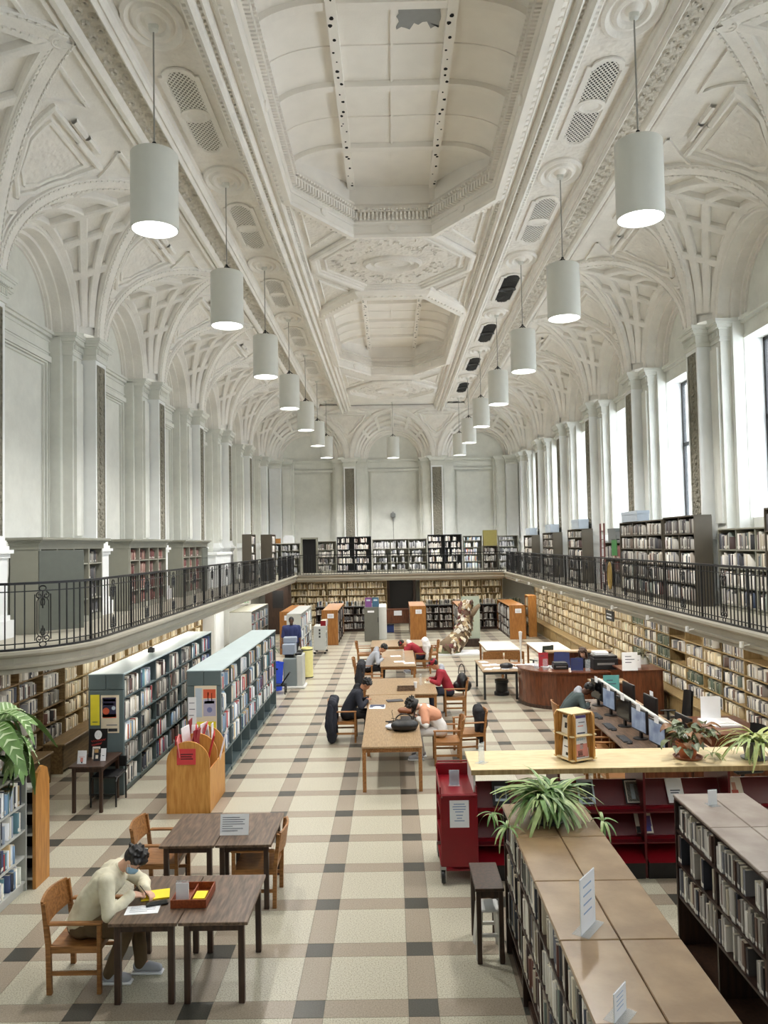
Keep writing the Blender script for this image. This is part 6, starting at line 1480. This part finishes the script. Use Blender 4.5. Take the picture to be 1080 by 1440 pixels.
spider('bushy spider plant in a grey pot on the glossy brown bookcase', 1.4, 7.45, 1.451, 270, .44, GP, [GRN[0], GRN[1], GRN[0], GRN[2], GRN[1]], 3, 4); spider('pale spider plant at the right end of the pale counter', 4.42, 9.85, CT+.001, 90, .42, GP, [GRN[1], plain('leaf_yellow_green', (190, 196, 128), .45)], 9, 2)
t = thing('potted_plant', 'leafy plant in a terracotta pot on the pale counter', 'plant', (3.63, 9.92, CT+.001)); TCM = plain('terracotta', (176, 102, 68), .7)
MB().lathe([(0, 0), (.09, 0), (.125, .16), (.14, .16), (.14, .2), (.12, .2), (.11, .17), (0, .17)], TCM, n=22).build('pot', t, .6); MB().lathe([(0, .0), (.16, .0), (.18, .025), (.165, .025), (.15, .01)], plain('saucer_brown', (140, 92, 66)), n=22).build('saucer', t, .6)
R = random.Random(21); OL = [plain('leaf_olive', (92, 104, 66), .4, var=.3), plain('leaf_bronze', (138, 98, 62), .4, var=.3), plain('leaf_grey_green', (118, 128, 100), .4, var=.3)]
def heart(L_, w_, m):
    k = MB(); n = 6; k.add([(L_*i/n, sg*w_/2*math.sin(PI*(.1+.88*i/n))**.8, .25*L_*math.sin(PI*i/n*.8)-.3*L_*(i/n)**2+abs(sg)*.02) for i in range(n+1) for sg in (-1, 0, 1)], [(3*i+j, 3*i+3+j, 3*i+4+j, 3*i+1+j) for i in range(n) for j in (0, 1)], m); return k.mesh('leaf', True)
HM = [heart(R.uniform(.14, .2), R.uniform(.09, .12), OL[i % 3]) for i in range(6)]
for i in range(44):
    a = R.uniform(0, 2*PI); r = R.uniform(.03, .3); zz = .2+R.uniform(.02, .24)-r*.2; p = (r*math.cos(a), r*math.sin(a), zz)
    if i % 2: MB().tube([(0, 0, .15), (p[0]*.5, p[1]*.5, zz*.8), p], .004, GRN[2], 4).build('stem', t)
    o = obj('leaf', HM[i % 6], t, p); o.rotation_euler = (R.uniform(-.5, .5), R.uniform(-.2, .7), a+R.uniform(-.6, .6))
# big patterned leaves at the left edge
t = thing('dumb_cane', 'large leafy plant with pale-veined leaves on the metal bookcase at the left edge', 'plant', (-4.76, 9.15, 1.421))
MB().lathe([(0, 0), (.13, 0), (.17, .26), (.18, .28), (.15, .28), (.14, .24), (0, .24)], plain('white_ceramic', (214, 214, 206), .35), n=22).build('pot', t, .6)
VEIN = plain('leaf_vein', (186, 206, 160), .45)
def bigleaf(L_, w_, droop):
    k = MB(); n = 9; P_ = []
    for i in range(n+1):
        s = i/n; P_.append((L_*s*(1-.25*droop*s), L_*(.35*s-droop*s*s*.8), w_*math.sin(PI*(.06+.92*s))**.75))
    k.add([(x, sg*ww/2, z+abs(sg)*ww*.18) for x, z, ww in P_ for sg in (-1, -.5, 0, .5, 1)], [(5*i+j, 5*i+5+j, 5*i+6+j, 5*i+1+j) for i in range(n) for j in range(4)], GRN[0])
    for i in range(1, n):
        x, z, ww = P_[i]; x2, z2, w2 = P_[i-1]
        for sg in (-1, 1): k.add([(x2, 0, z2+.003), (x2+(x-x2)*.35, 0, z2+(z-z2)*.35+.003), (x+(x-x2)*.35, sg*ww*.42, z+ww*.152+.003), (x, sg*ww*.42, z+ww*.152+.003)], [(0, 1, 2, 3)], VEIN)
    return k.mesh('leaf', True)
R = random.Random(5); BL = [bigleaf(R.uniform(.5, .66), R.uniform(.17, .24), R.uniform(.8, 1.6)) for i in range(5)]
for i in range(26):
    a = R.uniform(-1.3, 1.6) if i < 14 else R.uniform(0, 2*PI); zz = R.uniform(.25, .75); r = R.uniform(.05, .25); p = (r*math.cos(a), r*math.sin(a), zz)
    MB().tube([(0, 0, .2), (p[0]*.4, p[1]*.4, zz*.7), p], .009, GRN[1], 5).build('stem', t)
    o = obj('leaf', BL[i % 5], t, p); o.rotation_euler = (R.uniform(-.4, .4), R.uniform(-.4, .5), a)
t = thing('wire_rack', 'black wire magazine rack with magazines behind the leafy plant at the left edge', 'rack', (-5.6, 10.0, 0)); k = MB()
for i in range(7): k.box(-.3, .3, -.2, -.19, 1.2+.12*i, 1.207+.12*i, IRON)
for x in (-.3, .3):
    for y in (-.19, .19): k.box(x-.008, x+.008, y-.008, y+.008, 0, 2.0, IRON)
k.build('wire_frame', t)
for i in range(3): box('shelf', -.3, .3, -.19, .19, .5+.45*i, .51+.45*i, IRON, t)
for i, m in enumerate((PAPER, C2, PAPER, C4)):
    q = thing('magazine', 'magazine in the wire rack, %s from the left' % ORD[i], 'magazine', (-5.8+.14*i, 9.95, 1.412)); box('cover', -.06, .06, -.02, .0, 0, .28, m, q); box('pages', -.058, .058, 0, .02, .004, .276, CREAM, q)
t = thing('clipboard', 'black and white clipboard on the far end of the metal bookcase', 'clipboard', (-4.62, 9.32, 1.421), .1); box('board', -.16, .16, -.1, .1, 0, .015, BLK, t); box('sheet', -.15, .15, -.09, .09, .015, .02, PAPER, t)
# ---- red book cart, side table, stool
t = thing('book_cart', 'dark red metal book cart with a printed white sheet on its end', 'cart', (.74, 9.95, 0))
box('end_panel', -.225, .225, -.42, -.395, .19, 1.05, RED, t, .01); box('end_panel', -.225, .225, .395, .42, .13, 1.2, RED, t, .01)
for z in (.14, .46, .78): box('shelf', -.22, .22, -.395, .395, z, z+.02, RED, t)
k = MB(); k.box(-.225, .225, -.40, .40, 1.03, 1.05, RED); k.box(-.225, -.21, -.4, .4, 1.05, 1.13, RED); k.box(.21, .225, -.4, .4, 1.05, 1.13, RED); k.build('top_tray', t)
k = MB(); k.tube([(-.2, -.43, 1.02), (-.2, -.5, 1.06), (.2, -.5, 1.06), (.2, -.43, 1.02)], .012, RED, 6); k.tube([(-.2, .43, 1.14), (-.2, .48, 1.2), (.2, .48, 1.2), (.2, .43, 1.14)], .012, RED, 6); k.build('handles', t)
for sx in (-1, 1):
    for sy in (-1, 1):
        o = MB(); o.v = []; o.lathe([(0, -.022), (.072, -.022), (.08, 0), (.072, .022), (0, .022)], BLK, n=18); o.v = [(z, x, y) for x, y, z in o.v]; w_ = o.build('wheel', t, .6, (sx*.2, sy*.40, .081))
        f = MB(); f.box(-.034, -.028, -.02, .02, -.02, .1, CHROME); f.box(.028, .034, -.02, .02, -.02, .1, CHROME); f.box(-.034, .034, -.025, .025, .085, .12, CHROME); f.build('caster_fork', w_)
s_ = box('paper_sheet', -.11, .12, -.424, -.421, .66, .98, PAPER, t); k = MB()
for i, (w_, z) in enumerate(((.13, .93), (.16, .9), (.15, .87), (.1, .84), (.08, .8), (.06, .765), (.12, .735))): k.box(.005-w_/2, .005+w_/2, -.4252, -.424, z, z+.011, plain('blue_grey_ink', (140, 160, 196)))
k.build('printed_lines', s_)
acrylic('clear book stand in the top tray of the red cart', .72, 9.9, 1.051, 0, .12, .18, False, C2)
t = table('side_table', 'small dark brown side table against the brown-topped bookcase', .74, 1.02, 7.72, 8.35, .72, WALD, .045, WALD, inset=.01)
t = thing('plastic_stool', 'white plastic stool under the small brown side table', 'stool', (.885, 7.98, 0)); box('seat', -.105, .105, -.13, .13, .43, .455, WPLAS, t, .01)
for sx in (-1, 1):
    for sy in (-1, 1): MB().bar((sx*.085, sy*.1, .44), (sx*.115, sy*.15, 0), .04, .045, WPLAS).build('leg', t)
for sy in (-1, 1): box('cross_bar', -.1, .1, sy*.125-.012, sy*.125+.012, .2, .23, WPLAS, t)
# ---- oak folder bin
t = thing('folder_bin', 'oak bin with arched dividers and a red notice, full of red folders', 'bin', (-3.185, 12.7, 0)); BO = wood('bin_oak', (204, 150, 78), (182, 124, 56), sc=(10, 10, 1.2))
def archp(w_, z0, z1): return [(-w_, z0), (w_, z0)]+[(w_*math.cos(a), z1-w_+.0+ (w_)*math.sin(a)) for a in [PI*i/16 for i in range(17)]]
for y in (-.55, -.02, .51):
    k = MB(); k.prism(archp(.33, .0 if y < -.5 or y > .5 else .5, 1.09 if y < 0.3 else 1.09), 1, y, y+.03, BO); k.build('arched_panel', t)
for s in (-1, 1): box('side_panel', s*.315, s*.335, -.54, .53, 0, .66, BO, t); 
box('bottom', -.31, .31, -.52, .51, .3, .33, BO, t)
q = box('red_notice', -.17, .12, -.557, -.551, .74, .98, plain('red_notice', (200, 62, 66), .6), t); k = MB()
for i in range(3): k.box(-.11, .08-.02*(i == 1), -.5582, -.557, .89-.035*i, .905-.035*i, plain('dark_ink', (60, 20, 30)))
k.build('printed_lines', q)
R = random.Random(8); RF = [plain('folder_red', (196, 44, 52)), plain('folder_pink', (214, 130, 128)), plain('folder_maroon', (140, 30, 40)), plain('folder_white', (228, 224, 226))]
for i in range(16):
    x = -.24+.032*i; y = R.choice((-.3, .2)); c = i % 4 if i < 13 else 3
    q = thing('folder', ('red', 'pink', 'maroon', 'white')[c]+' plastic folder standing in the oak bin, %s from the left' % (ORD[i] if i < 12 else ('third from the right', 'x', 'second last', 'last')[i-12] if i != 13 else 'fourteenth'), 'folder', (-3.185+x, 12.7+y, .331), 0, 'folders in the oak bin'); q.rotation_euler = (R.uniform(-.25, .25), R.uniform(-.15, .3), R.uniform(-.3, .3))
    box('folder_body', -.008, .008, -.12, .12, 0, R.uniform(.78, .95), RF[c], q, .003)
# ---- posters, display table
def poster(name, lab, x, y, z, w_, h_, base, art, rx=0, rz=0, txt=None):
    t = thing(name, lab, 'poster', (x, y, z), rz); t.rotation_euler = (rx, 0, rz); box('sheet', -w_/2, w_/2, -.006, 0, 0, h_, base, t)
    k = MB()
    for a in art:
        if len(a) == 5: k.box(a[0]*w_, a[1]*w_, -.0075, -.006, a[2]*h_, a[3]*h_, a[4])
        else:
            o = len(k.v); k.lathe([(a[2]*w_, 0), (0, .001)], a[4], n=18); k.v[o:] = [(a[0]*w_+x_, -.0075-z_, a[1]*h_+y_*a[3]) for x_, y_, z_ in k.v[o:]]
    k.build('print', t); return t
YP, OR, NVY = plain('poster_yellow', (236, 222, 60)), plain('poster_orange', (214, 98, 66)), plain('poster_navy', (48, 46, 74))
poster('poster', 'cream poster with navy block and orange disc on the stack near the left wall', -4.72, 13.1, 1.02, .3, .62, plain('poster_cream', (226, 214, 190)), [(-.42, .34, .42, .94, NVY), (-.36, .3, .84, .9, C2), (-.36, .2, .74, .79, C2), (-.4, .35, .4, .5, OR), (-.22, .58, .19, 1.0, OR, 0), (.2, .66, .11, 1.0, C2, 0), (-.1, .4, .04, .12, C1), (-.2, .4, .2, .22, INK)])
poster('poster', 'yellow sheet on the end of the stack near the left wall', -4.97, 13.1, 1.15, .15, .5, YP, [(-.3, .3, .1, .12, INK)])
t = poster('poster', 'framed map-like poster with a yellow foot on the end of the aisle stack', -3.24, 13.55, .93, .38, .76, plain('poster_cream', (226, 214, 190)), [(-.1, .46, .32, .7, plain('map_lilac', (178, 176, 200))), (-.1, .46, .72, .92, OR), (-.4, .46, .02, .2, YP), (-.05, .4, .6, .66, C2), (-.46, -.16, .3, .95, C2), (.1, .14, .62, .86, NVY), (.26, .3, .62, .84, NVY), (.18, .46, .12, 1.0, plain('map_blue', (120, 130, 176)), 0), (.16, .46, .05, 1.0, C3, 0)])
poster('poster', 'curling white sheet pinned beside the framed poster on the aisle stack', -3.47, 13.545, .98, .14, .52, PAPER, [(-.35, .3, .8, .82, INK), (-.35, .35, .6, .62, INK), (-.35, .2, .4, .42, INK)])
t = poster('stage_poster', 'black stage poster with a white mask and red script on the small dark table', -4.8, 12.75, .725, .3, .44, plain('poster_black', (16, 15, 18), .4), [(.0, .78, .2, 1.2, PAPER, 0), (-.3, .3, .1, .12, C4), (-.2, .1, .05, .065, C4), (.06, .81, .035, .6, BLK, 0), (-.07, .81, .035, .6, BLK, 0), (.03, .71, .05, .4, plain('mask_lip', (120, 40, 44)), 0)], rx=-.12)
k = MB(); RS = plain('red_script', (196, 52, 48))
for z0, x0, x1 in ((.24, -.11, .12), (.18, -.1, .06)):
    pts = [(x0+(x1-x0)*i/24, -.009, z0+.03*(i/24)+.017*math.sin(i*1.9)) for i in range(25)]; k.tube(pts, .003, RS, 4)
k.build('script', t); box('easel_back', -.05, .05, 0, .1, 0, .3, BLK, t)
for lab, x, y, m, w_, h_, art in (('white flyer with pink figure on the small dark table', -4.9, 12.35, PAPER, .14, .2, [(-.3, .3, .5, .53, PK), (-.15, .15, .15, .45, PK), (-.05, .1, .05, .15, BLK)]), ('black and tan flyer on the small dark table', -4.72, 12.5, C1, .1, .18, [(-.4, .2, .7, 1, plain('tan_print', (176, 140, 90))), (-.2, .2, .2, .5, C4)]), ('narrow white flyer on the small dark table', -4.62, 12.5, PAPER, .08, .19, [(-.2, .2, .4, .45, INK)]), ('grey flyer behind the pink one on the small dark table', -4.78, 12.62, C4, .12, .19, [(-.4, .4, .8, .85, INK)])):
    poster('flyer', lab, x, y, .725, w_, h_, m, art, rx=-.2)
t = thing('metal_chair', 'black tube-framed chair pushed under the small dark table', 'chair', (-4.62, 12.75, 0)); k = MB()
for s in (-.2, .2): k.tube([(s, -.24, 0), (s, -.24, .4), (s, -.2, .44), (s, .18, .44), (s, .22, .4), (s, .22, 0)], .014, IRON, 6)
k.tube([(-.2, -.24, .2), (.2, -.24, .2)], .012, IRON, 6); k.tube([(-.2, .2, .44), (-.2, .26, .66), (.2, .26, .66), (.2, .2, .44)], .014, IRON, 6); k.build('tube_frame', t); box('seat', -.2, .2, -.22, .2, .44, .48, BLK, t, .015); box('backrest', -.19, .19, .25, .27, .5, .67, BLK, t, .01)
t = thing('small_camera_box', 'small dark device on top of the stack near the left wall', 'device', (-4.8, 15.6, 2.006)); box('body', -.06, .06, -.05, .05, 0, .09, STEEL, t, .01); MB().lathe([(0, 0), (.03, 0), (.03, .02), (0, .02)], BLK, (0, 0, .09), 12).build('lens', t)
# ---- around the standing man
t = thing('copier', 'grey copier with a raised lid by the aisle stack', 'copier', (-2.93, 22.75, 0)); box('cabinet', -.22, .16, -.3, .3, .05, .86, plain('copier_grey', (122, 132, 134), .5), t, .02); box('side_column', .16, .34, -.3, .3, .05, .95, LMET, t, .02); box('base', -.24, .4, -.32, .3, 0, .08, WPLAS, t, .02); box('scanner_head', -.26, .1, -.2, .3, .95, 1.25, plain('copier_blue_grey', (142, 152, 168), .5), t, .02); box('raised_lid', -.26, .12, .05, .3, 1.25, 1.42, plain('copier_blue_grey', (142, 152, 168)), t, .02); box('control_panel', .12, .3, -.28, -.05, .95, 1.0, BLK, t, .01); box('neck', -.2, .06, -.1, .25, .86, .95, STEEL, t)
t = thing('recycling_bin', 'bright blue recycling bin beside the copier', 'bin', (-3.3, 22.3, 0)); k = MB(); k.lathe([(0, 0), (.13, 0), (.18, .75), (.19, .75), (.19, .79), (.16, .79), (.15, .7), (0, .1)], plain('blue_bin', (36, 74, 200), .4), n=4); k.build('bin_body', t); box('handle', -.05, .05, -.2, -.18, .6, .64, BLK, t)
t = thing('step_stand', 'low black stand with books before the blue bin', 'stand', (-3.2, 21.8, 0)); box('platform', -.22, .22, -.15, .15, .22, .25, STEEL, t)
for sx in (-.2, .2):
    for sy in (-.13, .13): box('leg', sx-.015, sx+.015, sy-.015, sy+.015, 0, .22, STEEL, t)
q = thing('slanted_book', 'dark slanted board on the low black stand', 'board', (-3.1, 21.8, .255)); q.rotation_euler = (0, .6, 0); box('board', -.02, .02, -.14, .14, 0, .38, BLK, q); box('stripe', .02, .022, -.12, .12, .1, .14, PAPER, q)
t = thing('trash_bin', 'tall pale yellow cylindrical trash bin beside the standing man', 'bin', (-2.68, 24.4, 0)); MB().lathe([(0, 0), (.18, 0), (.18, .9), (.165, .92), (.15, .9), (.15, .6), (0, .6)], plain('yellow_bin', (226, 218, 150), .45), n=26).build('bin_body', t, .6); MB().lathe([(.183, .84), (.183, .87)], STEEL, n=26).build('rim_band', t); MB().lathe([(.185, .0), (.185, .03)], STEEL, n=26).build('foot_band', t)
t = thing('trash_bin', 'black trash bin between the copier and the yellow bin', 'bin', (-2.98, 24.2, 0)); MB().lathe([(0, 0), (.16, 0), (.2, .82), (.21, .84), (.18, .84), (0, .5)], BLK, n=20).build('bin_body', t, .6); MB().lathe([(.212, .78), (.212, .82)], BLK, n=20).build('rim', t)
t = thing('book_cart', 'light grey book cart behind the standing man', 'cart', (-2.74, 29.8, 0)); box('end_panel', -.24, .22, -.4, -.37, .15, 1.05, LMET, t, .01); box('end_panel', -.24, .22, .37, .4, .15, 1.05, LMET, t, .01)
for z in (.18, .48, .78, 1.02): box('shelf', -.23, .21, -.37, .37, z, z+.02, LMET, t)
for i in range(3): box('slot_mark', -.04, .02, -.403, -.4, .62+.12*i, .7+.12*i, BLK, t)
for sx in (-.2, .18):
    for sy in (-.35, .35): MB().lathe([(0, -.04), (.05, -.03), (.05, .03), (0, .04)], BLK, (sx, sy, .05), 10).build('wheel', t)
for i in range(7):
    q = thing('cart_book', 'book lying on the light grey cart, %s from the front' % ORD[i], 'book', (-2.62+.03*(i % 2), 29.5+.09*i, 1.042), .1*i); box('cover', -.1, .1, -.035, .035, 0, .2, (RED, PAPER, C2)[i % 3], q); box('pages', -.095, .102, -.03, .03, .004, .203, CREAM, q)
# ---- far floor: file cabinet, cherry desk, cardboard tree
t = thing('file_cabinet', 'grey steel file cabinet with violet and blue books on top', 'cabinet', (-.91, 33.1, 0)); CG = plain('cabinet_grey', (104, 104, 96), .5); box('carcass', -.3, .3, 0, 2.4, 0, 1.42, CG, t, .01); box('label_holder', -.16, .12, -.008, 0, 1.2, 1.28, PAPER, t); box('handle', .26, .29, -.02, 0, .8, 1.0, STEEL, t)
box('side_panel', .3, .62, .6, 2.4, 0, 1.38, WPLAS, t, .01)
for i, (x, m, lab) in enumerate(((-1.03, plain('violet_book', (126, 78, 140)), 'violet display book on the grey file cabinet'), (-.73, plain('teal_book', (60, 100, 130)), 'teal display book on the grey file cabinet'))):
    q = thing('display_book', lab, 'book', (x, 33.25, 1.421)); box('cover', -.14, .14, -.02, 0, 0, .4, m, q); box('pages', -.135, .135, 0, .03, .004, .396, CREAM, q); box('printed_lines', -.08, .08, -.021, -.02, .25, .32, C2, q)
t = thing('cherry_modesty_desk', 'cherry desk with a paper sign before the dark doorway', 'desk', (.22, 36.2, 0)); box('front_panel', -.62, .6, -.02, .02, .42, 1.02, CHERRY, t); box('desk_top', -.65, .62, -.04, .7, 1.02, 1.05, CHERRY, t)
for s in (-.6, .56): box('leg', s, s+.04, 0, .66, 0, 1.02, CHERRY, t)
box('paper_sign', -.18, .18, -.026, -.02, .78, 1.0, PAPER, t)
t = thing('blue_bin_box', 'dark blue box on the floor below the cherry desk', 'box', (-.15, 36.4, 0)); box('box_body', -.18, .18, -.15, .15, 0, .32, plain('blue_box', (40, 60, 120)), t, .01); box('lid', -.19, .19, -.16, .16, .32, .36, NVY, t)
t = thing('paper_tree', 'sculpted tree trunk of curled book pages on a white platform', 'sculpture', (2.35, 29.0, 0)); box('platform', -.85, .8, -.55, .5, 0, .07, PAPER, t, .01)
TR = plain('bark_brown', (122, 104, 82), .9); k = MB()
path = [(-.5, -.2, .08), (-.2, -.05, .3), (.1, .05, .6), (.28, .1, .95), (.35, .15, 1.3), (.32, .2, 1.6), (.4, .25, 1.85)]; rad = [.42, .38, .32, .26, .22, .2, .16]
k.tube(path, rad, TR, 12); k.build('trunk', t, True); k = MB(); k.tube([(.3, .12, 1.2), (.6, .1, 1.5), (.85, .2, 1.75)], [.16, .12, .06], TR, 9); k.tube([(.3, .18, 1.5), (.1, .3, 1.8)], [.12, .06], TR, 8); k.build('branch', t, True)
k = MB(); R = random.Random(13); FM = [plain('page_cream', (220, 206, 176)), plain('page_tan', (172, 146, 108)), plain('page_brown', (96, 72, 56)), plain('page_white', (232, 226, 214)), plain('page_maroon', (104, 52, 52))]
for i in range(420):
    f = R.random()*5.99; j = int(f); f -= j; p = Vector(path[j]).lerp(Vector(path[j+1]), f); r = rad[j]*(1-f)+rad[j+1]*f; a = R.uniform(0, 2*PI); n = Vector((math.cos(a), math.sin(a)*.9, R.uniform(-.1, .5))).normalized(); c = p+n*r*.98; u = n.cross(Vector((R.uniform(-1, 1), R.uniform(-1, 1), 1))).normalized()*R.uniform(.04, .09); v = n.cross(u).normalized()*R.uniform(.04, .09); l = n*R.uniform(.02, .07)
    k.add([c-u-v, c+u-v+l, c+u+v+l*1.5, c-u+v], [(0, 1, 2, 3)], R.choice(FM))
tag(k.build('page_flaps', t), kind='stuff'); MB().lathe([(.5, 0), (.42, .12), (.3, .2), (.2, .22)], plain('moss_green', (108, 112, 82), .9), (-.45, -.15, .07), 18, 1.1, .8).build('moss_base', t, True)
t = thing('leaning_board', 'pale green leaning display board behind the cardboard tree', 'board', (3.05, 31.0, 0)); box('board', -.35, .35, 0, .04, .3, 1.95, plain('board_pale_green', (176, 186, 170)), t); box('foot', -.3, .3, -.2, .25, 0, .3, DKW, t)
# plant beside the grey-topped shelf, counter of white things by the right shelves
t = thing('potted_fern', 'dark strappy plant on the aisle stack end by the grey-topped shelf', 'plant', (-3.35, 20.6, 0)); box('pot_stand', -.18, .18, -.18, .18, 0, 1.2, DKW, t); MB().lathe([(0, 1.2), (.11, 1.2), (.15, 1.45), (.13, 1.45), (0, 1.4)], GP, n=16).build('pot', t, .6)
FB = [blade(.5, .05, d, GRN[2]) for d in (.5, .8, 1.1)]
for i in range(26): o = obj('leaf', FB[i % 3], t, (0, 0, 1.42)); o.rotation_euler = (0, R.uniform(-.9, 0), R.uniform(0, 2*PI))
t = thing('potted_palm', 'grey-leaved potted plant among white notices by the right wall shelves', 'plant', (6.15, 19.6, 0)); box('stand', -.13, .13, -.15, .15, 0, .9, CHERRY, t); MB().lathe([(0, .9), (.12, .9), (.15, 1.15), (.13, 1.15), (0, 1.1)], WPLAS, n=16).build('pot', t, .6)
PB = [blade(.55, .05, d, plain('leaf_dusty', (120, 116, 92))) for d in (.6, .9, 1.2)]
for i in range(30): o = obj('leaf', PB[i % 3], t, (0, 0, 1.12)); o.scale = (.6, .8, .9); o.rotation_euler = (0, R.uniform(-.9, .1), R.uniform(0, 2*PI))
flush_books()
